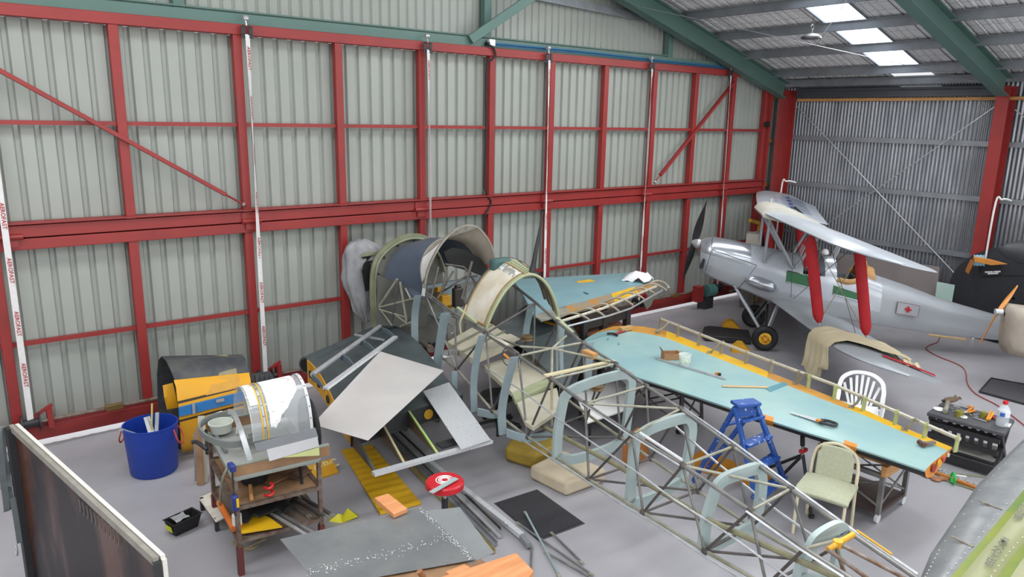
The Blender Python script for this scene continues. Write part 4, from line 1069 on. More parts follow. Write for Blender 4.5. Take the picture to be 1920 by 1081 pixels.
for q in (lerp(a, c, .95), lerp(a, c, .45), lerp(a, c, .05), lerp(a2, c2, .95), lerp(a2, c2, .1)):
    B().m(M_dkt).beam((q.x, q.y, 0), (q.x, q.y, FZ - .1), .09, .09).build('leg', st)
B().m(mat('red_brown_board', '7a4a34')).plate([lerp(a, c, .05) - UP * .25, lerp(a, c, .95) - UP * .25, lerp(a2, c2, .95) - UP * .25, lerp(a2, c2, .1) - UP * .25], .04).build('shelf_board', st)
# white cloth on the far wing
rows = []
cc = at(1196, 524, z=FZ + .06)
for i in range(9):
    row = []
    for j in range(11):
        x = (i - 4) / 4; y = (j - 5) / 5
        h = .1 * max(0, 1 - .8 * (x * x + y * y)) + .05 * noise.noise(V((x * 2.3, y * 2.3, 1))) + .02 * abs(math.sin(5 * x + 3 * y))
        row.append(cc + V((.17 * x + .17 * y, .10 * x - .17 * y + .0, max(.0, h * 1.3))))
    rows.append(row)
b = B().m(mat('white_cloth', 'e2e3e6', .85, col2='d3d5da', scale=5)).grid(rows, thick=.008, n=UP)
tag(b.build('white_cloth', ang=80), 'crumpled white cloth dropped on the end of the far blue wing', 'cloth')

# ================================================================ chairs
def chair_beige():
    c = V((6.72, 3.36, 0))
    t = thing('dining_chair', 'beige framed chair with patterned sage fabric seat beside the wing trolley', 'chair', c)
    M_fr = mat('cream_frame', 'd6cdb0', .4, col2='c9bf9f'); 
    M_fab = mat('sage_fabric', 'b4b79e', .9, col2='a3a78d', scale=40, bump=.3, bscale=90)
    fl, bl, fr, br = [at(u, v, z=0) for u, v in ((1486, 995), (1533, 972), (1551, 1021), (1595, 988))]
    w = (fr - fl + br - bl); w.z = 0; w.normalize(); dp = V((w.y, -w.x, 0))
    ctr = (fl + bl + fr + br) / 4
    if (bl - fl).dot(dp) > 0: dp = -dp   # dp points to the front
    X = lambda a, b_, z: ctr + w * a + dp * b_ + UP * z
    hw = .22
    for s in (-1, 1):
        B().m(M_fr).path(curve([X(s * hw, .24, 0), X(s * hw, .2, .4), X(s * hw * .9, .15, .43)]), .016).build('leg', t)
    arch = curve([X(-hw, -.24, 0), X(-hw, -.2, .42), X(-hw * .98, -.23, .66), X(-hw * .75, -.25, .79), X(0, -.26, .85), X(hw * .75, -.25, .79), X(hw * .98, -.23, .66), X(hw, -.2, .42), X(hw, -.24, 0)])
    B().m(M_fr).path(arch, .017, 10).build('back_frame', t)
    rows = []
    def pad(rows_, m_, nm, th):
        b = B().m(m_).grid(rows_, thick=th); return b.build(nm, t, ang=70, bevel=.012)
    rows = [[X(hw * 1.12 * math.copysign(abs(a) ** .9, a), -.18 + .43 * k / 8 - .03 * a * a * (k / 8), .45 + .02 * math.cos(a * 1.5) - (.03 if k == 8 else 0)) for a in [(-4 + j) / 4 for j in range(9)]] for k in range(9)]
    pad(rows, M_fab, 'seat', .05)
    rows = [[X(a * hw * (.80 if k < 7 else .68), -.205 - .045 * (k / 8), .5 + .31 * k / 8 + (.02 * (1 - a * a) if k == 8 else 0)) for a in [(-4 + j) / 4 for j in range(9)]] for k in range(9)]
    pad(rows[::-1], M_fab, 'backrest', .035)
    pt = B().m(mat('fabric_ring', 'cdd0b8', .9))
    for j in range(6):
        for k in range(9):
            p = X((-.15 + .06 * j), -.14 + .045 * k, .478); pt.disc_ring(p, UP, .014, .002, 10, 4)
            p = X((-.13 + .052 * j), -.21 - .05 * (k / 8), .53 + .037 * k) + dp * .012; pt.disc_ring(p, dp, .013, .002, 10, 4)
    pt.build('fabric_pattern', t)['kind'] = 'stuff'
    B().m(M_fr).tube(X(-hw, .1, .4), X(hw, .1, .4), .012).tube(X(-hw, -.19, .4), X(hw, -.19, .4), .012).build('seat_rail', t)
chair_beige()
def chair_white():
    c = V((9.03, 4.17, 0))
    t = thing('garden_chair', 'white plastic garden chair with slatted rounded back behind the hinge tube', 'chair', c)
    M_pl = mat('white_plastic', 'e9eaec', .35, col2='e2e3e6')
    dp = V((-.62, -.78, 0)).normalized(); w = V((-dp.y, dp.x, 0))
    dp = V((-.9, -.42, 0)).normalized(); w = V((dp.y, -dp.x, 0)) * -1
    X = lambda a, b_, z: c + w * a + dp * b_ + UP * z
    b = B().m(M_pl); b.grid([[X(a * (.22 + .02 * k / 6), -.2 + .42 * k / 6, .43 + .015 * a * a + (.0 if k else .02)) for a in [(-4 + j) / 4 for j in range(9)]] for k in range(7)], thick=.02); b.build('seat', t, ang=60)
    # rounded outer band of the back flowing into the arms
    out = curve([X(-.27, .18, .62), X(-.28, -.05, .65), X(-.285, -.22, .7), X(-.25, -.29, .8), X(-.14, -.33, .87), X(0, -.34, .89), X(.14, -.33, .87), X(.25, -.29, .8), X(.285, -.22, .7), X(.28, -.05, .65), X(.27, .18, .62)])
    b = B().m(M_pl); rr = []
    for i, p in enumerate(out):
        s = i / (len(out) - 1); inw = (X(0, -.1, p.z - .12) - p).normalized(); rr.append([p, p + inw * .055])
    b.grid(rr, thick=.014); b.build('back_band', t, ang=70)
    for k in range(7):
        a = (k - 3) / 3; top = X(a * .21, -.32 + .02 * abs(a), .84 - .13 * a * a); bot = X(a * .12, -.21, .45)
        b = B().m(M_pl).beam(bot, top, .03, .012, up=dp, w2=.034); b.build('back_slat', t)
    for s in (-1, 1):
        for y, l in ((.2, 'front'), (-.2, 'rear')):
            b = B().m(M_pl).beam(X(s * .27, y * 1.1 + (-.04 if y < 0 else .02), 0), X(s * .235, y, .44), .045, .045, w2=.07, h2=.05); b.build('leg', t, bevel=.006)
        b = B().m(M_pl).beam(X(s * .25, .18, .42), X(s * .27, .17, .63), .06, .03); b.build('arm_post', t, bevel=.005)
chair_white()
# office chair under the fuselage
c = at(930, 815, z=0); c = V((5.62, 7.3, 0))
t = thing('office_chair', 'black office chair base under the bare tube fuselage', 'chair', c)
B().m(M_blk).lathe([(.02, .0), (.2, .02), (.24, .05), (.24, .08), (.2, .1)], c + UP * .38, n=24).build('seat', t)
B().m(M_blk).cyl(c + UP * .08, .035, .32).build('column', t)
for k in range(5):
    a = 2 * math.pi * k / 5 + .3; e = V((math.cos(a), math.sin(a), 0))
    lg_ = B().m(M_blk).beam(c + UP * .11, c + e * .3 + UP * .07, .05, .03, w2=.03).build('leg', t)
    B().m(M_blk).cyl(c + e * .3 + UP * .03 - V((-e.y, e.x, 0)) * .02, .03, .04, (-e.y, e.x, 0), 12).build('castor', lg_)
# ================================================================ left side of the floor
# ---- stack of old cowlings by the door
M_cblk = mat('scuffed_black', '3a3d43', .55, col2='50524f', scale=6, amt=.9, lo=.42, hi=.62)
M_cyel = mat('cowl_yellow', 'e0a31c', .42, col2='d39a22', scale=2, amt=.8)
M_stripe = mat('brown_stripe', '3b2a20', .5)
t = thing('engine_cowling', 'tall yellow and black curved cowling with blue hasped box, standing against the hangar door', 'cowling', at(400, 840, z=0))
def rowpx(a, c, y, n=8):
    p = at(*a, y=y); q = at(*c, y=y); return [lerp(p, q, k / n) for k in range(n + 1)]
R_ = [rowpx((305, 850), (460, 790), 9.3), rowpx((296, 760), (455, 730), 9.38), rowpx((294, 700), (452, 690), 9.35), rowpx((297, 674), (451, 667), 9.22), rowpx((303, 667), (454, 664), 9.1), rowpx((312, 676), (459, 670), 8.95), rowpx((323, 700), (465, 688), 8.8), rowpx((329, 716), (469, 702), 8.74)]
B().m(M_cblk).grid(R_[::-1], thick=.008).build('black_cover', t, ang=60)
Y_ = [rowpx((326, 712), (467, 698), 8.74), rowpx((330, 725), (469, 708), 8.66), rowpx((333, 752), (471, 719), 8.6), rowpx((334, 757), (471, 723), 8.59), rowpx((335, 762), (471, 728), 8.585), rowpx((336, 783), (471, 748), 8.57), rowpx((336, 787), (471, 752), 8.57), rowpx((337, 791), (471, 756), 8.57), rowpx((339, 820), (471, 782), 8.6), rowpx((341, 838), (471, 799), 8.66), rowpx((343, 845), (471, 806), 8.74), rowpx((343, 849), (471, 810), 8.86)]
ym = [M_cyel, M_cyel, M_stripe, M_cyel, M_cyel, M_cyel, M_stripe, M_cyel, M_cyel, M_cyel, M_cyel]
B().m(M_cyel).grid(Y_[::-1], thick=.01, mf=lambda i, j: ym[10 - i]).build('yellow_panel', t, ang=60)
bl = [at(335.5, 764, y=8.555), at(470, 731, y=8.555), at(470, 748, y=8.54), at(336.5, 781, y=8.54)]
B().m(mat('tool_box_blue', '1f6cab', .4, col2='3d78ac', scale=7)).plate(bl, .03, (0, 1, 0)).build('blue_box_front', t)
B().m(M_steel).beam(at(363, 757, y=8.53), at(364, 775, y=8.52), .03, .012).build('hasp', t)
B().m(M_steel).beam(at(405, 752, y=8.52), at(420, 749, y=8.52), .02, .03).build('handle', t)
B().m(mat('bare_patch', '8f8a6e', .55, col2='7d785c', scale=8)).grid([[p + V((0, -.004, .004)) for p in r] for r in (rowpx((397, 667), (425, 665), 9.08, 3), rowpx((410, 677), (436, 675), 8.93, 3), rowpx((412, 697), (443, 692), 8.79, 3), rowpx((408, 708), (445, 703), 8.735, 3))][::-1], thick=.004).build('worn_patch', t, ang=60)
B().m(mat('worn_yellow', 'cf9a35', .5, col2='c08c3a', scale=14)).grid([[p + V((0, -.006, .003)) for p in r] for r in (rowpx((408, 707), (447, 702), 8.72, 3), rowpx((396, 722), (448, 712), 8.65, 3), rowpx((386, 741), (446, 727), 8.6, 3))][::-1], thick=.004).build('worn_patch', t, ang=60)
t = thing('engine_cowling', 'narrow yellow and black cowling piece tucked behind the tall yellow cowling', 'cowling', at(320, 850, z=0))
B().m(M_cyel).grid([rowpx((305, 722), (324, 717), 8.95, 3), rowpx((308, 745), (330, 742), 8.88, 3), rowpx((313, 767), (334, 764), 8.9, 3)][::-1], thick=.006).build('yellow_panel', t)
B().m(M_cblk).grid([rowpx((313, 767), (334, 764), 8.9, 3), rowpx((314, 800), (336, 800), 8.92, 3), rowpx((318, 838), (340, 842), 8.95, 3)][::-1], thick=.006).build('black_panel', t)
t = thing('engine_cowling', 'small dark ribbed cowling behind the perspex canopy, in front of the door', 'cowling', at(500, 760, z=0))
B().m(M_cblk).grid([rowpx((470, 700), (505, 695), 9.3, 5), rowpx((472, 706), (512, 703), 9.0, 5), rowpx((474, 722), (516, 719), 8.9, 5), rowpx((474, 790), (512, 785), 8.95, 5)][::-1], thick=.01).build('panel', t, ang=50)
for k in range(4): B().m(M_blk).tube(at(478 + 9 * k, 704, y=8.98), at(480 + 9 * k, 719, y=8.88), .008).build('rib', t)
# ---- blue flexible tub
c = at(289, 868, z=0); c.z = 0
t = thing('rubber_bucket', 'large blue flexible tub holding offcuts, standing by the yellow cowling', 'tub', c)
def bprof(r, z): return (r, z)
c = at(290, 881, z=0); 
B().m(mat('tub_blue', '16399a', .45, col2='1b3f9f', scale=4)).lathe([(.0, .012), (.235, .0), (.25, .02), (.285, .56), (.292, .565), (.292, .58), (.276, .58), (.24, .03), (.0, .02)], c, n=48).build('shell', t)
rt = mat('rope_red', 'b8483a', .7)
for s in (-1, 1):
    e = V((s * .78, s * -.62, 0)).normalized(); p = c + e * .29 + UP * .53; g = V((-e.y, e.x, 0))
    B().m(rt).path(curve([p + g * .06, p + g * .07 + e * .04 - UP * .12, p + e * .06 - UP * .19, p - g * .07 + e * .04 - UP * .12, p - g * .06]), .009, 6).build('handle', t)
def stick(u0, v0, z0, u1, v1, z1, w, h, m_, name, label, cat):
    b = B().m(m_).beam(at(u0, v0, z=z0), at(u1, v1, z=z1), w, h); return tag(b.build(name), label, cat)
b = B().m(mat('pale_yellow_rod', 'd3c873', .5)).tube(c + V((-.02, .05, .03)), at(285, 756, y=c.y + .12), .01); tag(b.build('rod'), 'thin pale yellow rod standing upright in the blue tub', 'rod')
b = B().m(M_steel).beam(c + V((.05, -.1, .1)), c + V((-.0, .16, .6)), .07, .006); tag(b.build('metal_strip'), 'wide grey metal offcut leaning in the blue tub', 'offcut')
b = B().m(M_galv2).beam(c + V((.02, -.05, .25)), c + V((.12, .17, .62)), .04, .02); tag(b.build('metal_channel'), 'grey metal channel offcut leaning in the blue tub beside the rod', 'offcut')
b = B().m(M_alu).beam(c + V((.02, -.05, .38)), c + V((-.32, -.02, .6)), .04, .02); tag(b.build('metal_strip'), 'short bright strip poking over the side of the blue tub', 'offcut')
# ---- small black planter-like tub
q = [at(u, v, z=.14) for u, v in ((302, 972), (318, 966), (369, 951), (372, 956), (362, 967), (314, 982))]
a = at(307, 975, z=.14); c2 = at(359, 952, z=.14); d = (c2 - a); L_ = d.length; d.normalize(); sd = V((d.y, -d.x, 0))
t = thing('storage_bin', 'small black plastic trough with yellow label on the open floor', 'bin', V((a.x, a.y, 0)))
wb = .17
def corners(z, ins): return [V((a.x, a.y, z)) + d * ins + sd * ins, V((a.x, a.y, z)) + d * (L_ - ins) + sd * ins, V((a.x, a.y, z)) + d * (L_ - ins) + sd * (wb - ins), V((a.x, a.y, z)) + d * ins + sd * (wb - ins)]
B().m(M_black).grid([corners(.002, .03), corners(.14, .0), corners(.145, -.012), corners(.145, .006), corners(.01, .036)], closed=True).plate(corners(.004, .032), .004).build('shell', t, ang=30)
lab = corners(.0, .0); e0 = lab[0]; e1 = lab[3]
B().m(mat('hi_yellow', 'd8e02a', .5)).plate([lerp(e0, e1, .2) + d * .015 + UP * .05 - d * .012, lerp(e0, e1, .8) + d * .003 + UP * .05, lerp(e0, e1, .8) - d * .008 + UP * .115, lerp(e0, e1, .2) - d * .008 + UP * .115], .004, -d).build('label_sticker', t)
B().m(glass('film', 'b9bcc0', .6, .2)).grid([[V((a.x, a.y, .15)) + d * (.05 + .035 * i) + sd * (.02 + .03 * j) + UP * (.03 * noise.noise(V((i * .9, j * .8, 3)))) for j in range(5)] for i in range(5)], thick=.002).build('plastic_bag', t)

# ---- the workbench with canopy on it
BZ = .95
FLc, FRc, BLc = at(440, 893, z=BZ), at(597, 857, z=BZ), at(375, 812, z=BZ)
ex = (FRc - FLc); LX = ex.length; ex.normalize(); ey = V((-ex.y, ex.x, 0)); LY = (BLc - FLc).dot(ey)
def wbp(x, y, z): return FLc + ex * (x * LX) + ey * (y * LY) + UP * (z - BZ)
M_wbf = mat('rusty_angle', '5b4034', .55, metal=.2, col2='7d7468', scale=16, amt=.9)
M_wbt = mat('green_grey_angle', '8b948a', .5, col2='737a6c', scale=9)
M_ply = mat('old_ply', '9c7a58', .65, col2='7f6047', scale=5, amt=.9)
wb_ = thing('workbench', 'rusty angle iron workbench with two littered shelves, carrying the perspex canopy', 'workbench', wbp(.5, .5, 0))
for x, y in ((0, 0), (1, 0), (0, 1), (1, 1)):
    lw_ = B().m(M_wbf).beam(wbp(x, y, 0), wbp(x, y, BZ - .02), .035, .035).build('leg', wb_)
    B().m(mat('red_brown_foot', '5f2a24', .55)).beam(wbp(x, y, 0), wbp(x, y, .27), .05, .05).build('foot', lw_)
for z, m_ in ((BZ - .02, M_wbt), (.65, M_wbf), (.33, M_wbf)):
    for p, q in (((0, 0), (1, 0)), ((1, 0), (1, 1)), ((1, 1), (0, 1)), ((0, 1), (0, 0))):
        B().m(m_).beam(wbp(*p, z), wbp(*q, z), .04, .035).build('rail', wb_)
B().m(M_ply).plate([wbp(0, 0, .66), wbp(1, 0, .66), wbp(1, 1, .66), wbp(0, 1, .66)], .02).build('shelf', wb_)
B().m(mat('grey_ply', '7c6e62', .65, col2='695b50')).plate([wbp(0, 0, .34), wbp(1, 0, .34), wbp(1, 1, .34), wbp(0, 1, .34)], .02).build('shelf', wb_)
B().m(mat('dusty_top', '9a9c98', .6, col2='84867f', scale=6)).plate([wbp(-.02, -.02, BZ), wbp(1.02, -.02, BZ), wbp(1.02, 1.02, BZ), wbp(-.02, 1.02, BZ)], .02).build('top', wb_)
for p, q in (((-.03, 0), (1.14, 0)), ((-.03, 1), (1.0, 1))):
    B().m(M_ply).beam(wbp(*p, BZ + .05), wbp(*q, BZ + .05), .025, .1).build('side_board', wb_)
    B().m(M_wbt).beam(wbp(*p, BZ + .105), wbp(*q, BZ + .105), .04, .012).build('edge_angle', wb_)
# perspex canopy
can = thing('canopy', 'half barrel perspex aircraft canopy flaking white paint, lying on the rusty workbench', 'canopy', wbp(.6, .4, BZ))
CZ0 = BZ + .13
c0 = at(474, 826, z=1.1); c1 = at(586, 802, z=1.1)
dx_ = (c1 - c0); dx_.normalize(); dy_ = V((-dx_.y, dx_.x, 0))
def canp(s, a, out=0.0):
    p = lerp(c0, c1, s); ry = .34 + out; rz = (.40 + .03 * s) + out
    return p + dy_ * (.32 - ry * math.cos(R(a))) + UP * (rz * math.sin(R(a)))
M_px = glass('perspex', 'dfe6ea', .22, .06)
B().m(M_px).grid([[canp(s / 6, a * 7.5) for a in range(25)] for s in range(7)], thick=.004).build('perspex_shell', can, ang=70)
# flaking white paint: ragged edged patch
def wp():
    b = B().m(mat('flaking_white', 'ebebea', .45, col2='bdbcb9', scale=16, stretch=(1, 1, 3), lo=.6, hi=.64, amt=.9))
    rows = []
    for k in range(15):
        s = .30 + .55 * k / 14; lo = 12 + 95 * max(0, (s - .36)) + 7 * noise.noise(V((k * 1.3, 0, 5))) ; hi = 150
        if s < .34: lo = 14
        rows.append([canp(s + .015 * noise.noise(V((k, j * .8, 2))), lo + (hi - lo) * j / 16, .004) for j in range(17)])
    b.grid(rows, thick=.002)
    rows = [[canp(.03 + (.13 + .02 * noise.noise(V((j * 2.1, 1, 1)))) * k / 2, 48 + 90 * j / 14, .004) for j in range(15)] for k in range(3)]
    b.grid(rows, thick=.002); return b
wp().build('flaking_paint', can, ang=70)
for s, w, m_, nm in ((.205, .035, M_alu, 'centre_strip'), (.17, .02, M_ybr, 'masking_tape'), (.25, .02, M_ybr, 'masking_tape'), (.97, .05, mat('white_metal', 'd0d2d4', .4), 'end_strip'), (.0, .02, M_px, 'end_strip')):
    B().m(m_).grid([[canp(s - w / 2 * (1 if k else -1) * 1.0, a * 7.5, .008 if nm != 'masking_tape' else .006) for a in range(25)] for k in (0, 1)][::-1], thick=.003).build(nm, can, ang=70)
rv = B().m(M_dark)
for a in range(2, 23, 2):
    for s in (.205, .97): p = canp(s, a * 7.5, .008); rv.cyl(p, .006, .006, (p - canp(s, a * 7.5, 0)), 6)
o = rv.build('rivets', can); o['kind'] = 'stuff'
fp0 = wbp(0, -.07, 0)
for px, m_ in ((((476, 831), (591, 801), (597, 820), (481, 845)), mat('sill_grey', '8e9398', .4, metal=.3)), (((500, 842), (595, 818), (598, 836), (505, 864)), mat('sill_bright', 'd8dadc', .3, metal=.3)), (((531, 857), (598, 838), (599, 853)), mat('pale_lime', 'c5cb8b', .5))):
    off = -ey * (.004 if px[0][0] == 476 else .012 if px[0][0] == 500 else .008)
    B().m(m_).plate([atp(u, v, fp0 + off, ey) for u, v in px], .004, -ey).build('sill_strip', can)
# grey curved band and loose bow
loop = curve([at(500, 815, z=1.06), at(440, 832, z=1.07), at(395, 822, z=1.08), at(376, 802, z=1.09), at(392, 785, z=1.09), at(425, 776, z=1.09), at(470, 770, z=1.09)], 6)
b = B().m(mat('band_grey', '7b817f', .5, col2='6a706e')).ribbon(loop, .02, .06, UP); tag(b.build('curved_band'), 'grey curved sheet band lying round the clutter at the end of the workbench', 'band')
bow = curve([at(427, 776, z=1.22), at(436, 780, z=1.24), at(446, 805, z=1.2), at(457, 840, z=1.08), at(465, 866, z=.98)], 5)
b = B().m(M_alu).ribbon(bow, .05, .008, (-.6, -.7, .3)); tag(b.build('bow'), 'loose bent aluminium strip standing against the workbench edge', 'strip')
b = B().m(M_tubel).path(curve([at(432, 868, z=.98), at(420, 890, z=.9), at(414, 915, z=.75), at(413, 946, z=.5)]), .012, 6); tag(b.build('bent_strip'), 'thin grey bent strip hanging from the workbench corner', 'strip')
# tubs on top
cc = at(415, 808, z=BZ + .03)
b = B().m(mat('milky', 'c8cdc4', .4)).lathe([(.09, 0), (.11, .09), (.118, .09), (.118, .1), (.104, .1), (.086, .008)], cc, n=4 * 6); tag(b.build('plastic_tub'), 'milky plastic tub inside the grey band on the workbench', 'tub')
b = B().m(M_blk).beam(at(420, 790, z=1.0), at(470, 772, z=1.0), .09, .05); tag(b.build('hand_tool', bevel=.01), 'black tool case lying behind the milky tub on the workbench', 'tool')
b = B().m(M_white).box(at(408, 782, z=1.0), .14, .07, .04, .3); tag(b.build('paper_packet'), 'white packet on the workbench behind the milky tub', 'packet')
b = B().m(mat('rag_grey', '7b7d76', .9, col2='666860', scale=9)).grid([[at(472, 830, z=BZ + .02) + ex * (.045 * i) + ey * (.04 * j - .1) + UP * (.03 + .04 * noise.noise(V((i * .7, j * .7, 8)))) for j in range(7)] for i in range(9)], thick=.008, n=UP); tag(b.build('rag', ang=80), 'grey rag on the workbench under the canopy edge', 'rag')
# clamp
t = thing('bar_clamp', 'blue and black bar clamp gripping the front corner of the workbench', 'clamp', wbp(-.03, -.03, .6))
B().m(M_blk).beam(wbp(-.04, -.06, 1.08), wbp(-.04, -.06, .62), .02, .012).build('bar', t)
B().m(mat('clamp_blue', '27377c', .4)).box(wbp(-.04, -.08, .68), .05, .06, .14).build('jaw', t, bevel=.01)
B().m(mat('clamp_blue', '27377c')).box(wbp(-.04, -.05, 1.04), .05, .1, .06).build('jaw', t, bevel=.01)
B().m(M_ybr).box(wbp(-.02, -.1, .72), .02, .03, .08).build('trigger', t)
p = at(380, 850, z=.93)
t = thing('bar_clamp', 'black curved clamp handle sticking out at the back of the workbench', 'clamp', p)
B().m(M_blk).path(curve([at(359, 829, z=1.0), at(368, 828, z=1.0), at(380, 836, z=1.0), at(388, 842, z=.98)]), .02).build('handle', t)
B().m(M_blk).tube(at(386, 806, z=1.02), at(388, 850, z=.9), .014).build('bar', t)
# shelf contents
def pile(pts, name, label, cat, m_, w, h):
    b = B().m(m_)
    b.beam(pts[0], pts[1], w, h); return tag(b.build(name), label, cat)
for k, (x, y, a) in enumerate(((.2, .6, .2), (.4, .75, .9))):
    b = B().m(mat('cardboard_%d' % k, ('8f6d4c', '6a5544')[k], .75)).box(wbp(x, y, .675), .22, .16, .03 + .03 * k, a)
    tag(b.build('wood_offcut'), ('brown', 'dark thick')[k] + ' offcut lying at the back of the upper shelf', 'offcut')
t = thing('cloth_bag', 'black cloth bundle with red clips on the upper shelf of the workbench', 'bundle', wbp(.3, .3, .64 + .04))
B().m(M_black).lathe([(.05, .0), (.12, .02), (.13, .08), (.08, .14), (.02, .16)], wbp(.33, .35, .63 + .04), n=16).build('bundle', t)
for z in (.66, .73): B().m(mat('red_plastic', 'd0252b')).path(curve([wbp(.33, .02, z + .04), wbp(.38, -.02, z + .005 + .04), wbp(.43, .0, z + .015 + .04), wbp(.42, .04, z + .02 + .04)]), .012, 6).build('clip', t)
pile([wbp(.18, .02, .65 + .04), wbp(.26, .3, .65 + .04)], 'wood_block', 'pale square stick poking out on the upper shelf of the workbench', 'stick', M_timber, .03, .03)
for k, (x, y, a) in enumerate(((.55, .3, .3), (.72, .5, -.2), (.85, .25, .5))):
    b = B().m(mat('ply_piece_%d' % k, ('8d6545', '7c5a3f', '6f5240')[k], .7)); b.box(wbp(x, y, .635 + .012 * k + .04), .2, .16, .01, a)
    tag(b.build('plywood_offcut'), ('square', 'darkest', 'outermost')[k] + ' plywood offcut on the upper shelf of the workbench', 'offcut')
b = B().m(M_dark).beam(wbp(.80, .05, .66 + .04), wbp(.95, .5, .82 + .04), .03, .01).beam(wbp(.7, .55, .8 + .04), wbp(.95, .5, .82 + .04), .03, .01); tag(b.build('bracket'), 'dark angled bracket leaning on the upper shelf of the workbench', 'bracket')
t = thing('yellow_bracket', 'yellow plate bracket with round hole on the lower shelf of the workbench', 'bracket', wbp(.1, .2, .34 + .04))
B().m(M_ybr).plate([wbp(.04, .02, .35 + .04), wbp(.5, -.04, .345 + .04), wbp(.42, .12, .36 + .04), wbp(.25, .3, .40 + .04), wbp(.04, .32, .38 + .04)], .012).build('plate', t)
B().m(M_rust).cyl(wbp(.13, .12, .375 + .04), .022, .006).build('hole', t)
b = B().m(mat('orange_tube', 'd5722b', .5)).tube(wbp(-.02, .1, .36 + .04), wbp(-.04, .6, .36 + .04), .03, n=12); tag(b.build('orange_tube'), 'orange tube lying along the end of the lower shelf', 'tube')
for k, (x, y, xe, ye, m_, r) in enumerate(((.42, .35, .86, -.42, M_tube, .018), (.36, .35, .78, -.46, M_steel, .016), (.58, .8, 1.02, -.06, M_tubed, .02), (.66, .85, 1.1, -.05, M_tubed, .018), (.5, .6, .84, .03, M_tubed, .018))):
    p = wbp(x, y, .38 + .04); q = wbp(xe, ye, .345 + .04)
    t = thing('steel_tube', ('long grey tube sticking out furthest', 'bright tube beside the longest grey one', 'thick dark forked tube', 'dark forked tube by the corner leg', 'short dark tube under the cloth')[k] + ' from the lower shelf of the workbench', 'tube', p)
    B().m(m_).tube(p, q, r, n=10).build('tube', t)
    dq = (q - p).normalized(); s_ = sidev(dq)
    B().m(M_tubel).tube(q + s_ * r * .6, q + s_ * r * .8 + dq * .04, .006).tube(q - s_ * r * .6, q - s_ * r * .8 + dq * .04, .006).build('fork_end', t)
b = B().m(mat('black_cloth', '1c1d20', .95, col2='2a2b30', scale=12)).grid([[wbp(.08 + .07 * i, .1 + .07 * j, .41 + .04) + UP * (.05 * noise.noise(V((i * .8, j * .8, 4))) + .03 * math.sin(math.pi * i / 9)) for j in range(8)] for i in range(10)], thick=.02, n=UP)
tag(b.build('black_cloth', ang=80), 'crumpled black cloth over the tubes on the lower shelf', 'cloth')
b = B().m(mat('grey_fairing', '77746f', .5)).grid([[wbp(.72 + .05 * i, .3 + .1 * j, .42 + .04 * math.sin(i)) for j in range(6)] for i in range(6)], thick=.006, n=UP); tag(b.build('sheet_offcut'), 'curved grey sheet offcut on the lower shelf by the corner leg', 'offcut')
t = thing('paint_pot', 'white paint pot with orange band beside the front leg of the workbench', 'pot', wbp(-.1, .1, .36 + .04))
B().m(M_white).cyl(wbp(.02, .1, .44), .042, .09).build('pot', t); B().m(mat('orange_tube', 'd5722b')).cyl(wbp(.02, .1, .41), .043, .03).build('band', t)
# white topped stool beside
ST = [at(u, v, z=.16) for u, v in ((372, 928), (430, 904), (452, 948), (404, 972))]
t = thing('work_stool', 'low white topped stand with dusty top pushed under the workbench corner', 'stand', lerp(ST[0], ST[2], .5) - UP * .16)
B().m(mat('dusty_white', 'd8d2c6', .5, col2='b79c92', scale=9, lo=.5, hi=.75)).plate([p - UP * .02 for p in ST], .03).build('top', t, bevel=.012)
for p in ST: q = lerp(p, lerp(ST[0], ST[2], .5), .15); B().m(M_dark).beam((q.x, q.y, 0), (q.x, q.y, .14), .035, .035).build('leg', t)
# clutter behind the bench
b = B().m(M_cream).plate([at(u, v, z=.02) for u, v in ((365, 905), (378, 900), (388, 880), (380, 872))], .02); tag(b.build('board_offcut'), 'pale offcut standing on the floor behind the white topped stand', 'offcut')
for k, (u0, v0, u1, v1, m_) in enumerate(((383, 905, 384, 828, M_cream), (376, 910, 379, 836, M_ply), (372, 905, 392, 850, M_galv2))):
    p = at(u0, v0, z=0); q = V((p.x + .05, p.y + .1, .75 - .1 * k)); b = B().m(m_).beam(p + UP * .01, q, .07, .01)
    tag(b.build('board_offcut'), ('white', 'brown', 'grey metal')[k] + ' strip leaning behind the back leg of the workbench', 'offcut')
cs = []
for k in range(60):
    a = k * .55; r = .12 + .03 * math.sin(k * 1.7); cs.append(at(465, 1018, z=0) + V((math.cos(a) * r + .03 * math.sin(k * .37), math.sin(a) * r, .008 + .0004 * k)))
b = B().m(mat('string', 'b7a877', .8)).path([at(438, 940, z=.45), at(440, 1000, z=.03)] + cs, .003, 5); tag(b.build('string'), 'tangle of thin string on the floor beside the workbench foot', 'string')
# unidentified black disc at the canopy end, grouped under the canopy
c = at(606, 812, z=.4)
dc = lerp(canp(1, 0), canp(1, 180), .5) + dx_ * .05 + UP * -.12
b = B().m(M_black).lathe([(.0, 0), (.30, .0), (.31, .02), (.30, .04), (.0, .04)], dc, dx_, 32); b.build('black_disc', can)
for q in ():
    pass
# yellow chock-like board with letters
pts = [at(u, v, z=z) for u, v, z in ((577, 873, .12), (622, 858, .12), (635, 884, .02), (592, 897, .02))]
t = thing('wheel_chock', 'yellow sloping wheel chock with worn white letters beside the workbench', 'chock', V((3.25, 7.5, 0)))
B().m(M_yellow).add(pts + [V((p.x, p.y, 0)) for p in pts] , [(0, 1, 2, 3), (4, 5, 1, 0), (5, 6, 2, 1), (6, 7, 3, 2), (7, 4, 0, 3), (7, 6, 5, 4)]).build('wedge', t, bevel=.004)
d = (pts[1] - pts[0]).normalized(); up_ = (pts[0] - pts[3]).normalized()
B().m(mat('worn_white', 'd9cf9c', .7)).text('OPC', .15, lerp(pts[3], pts[0], .35) + d * .04, d, up_, lift=.004).build('letters', t)
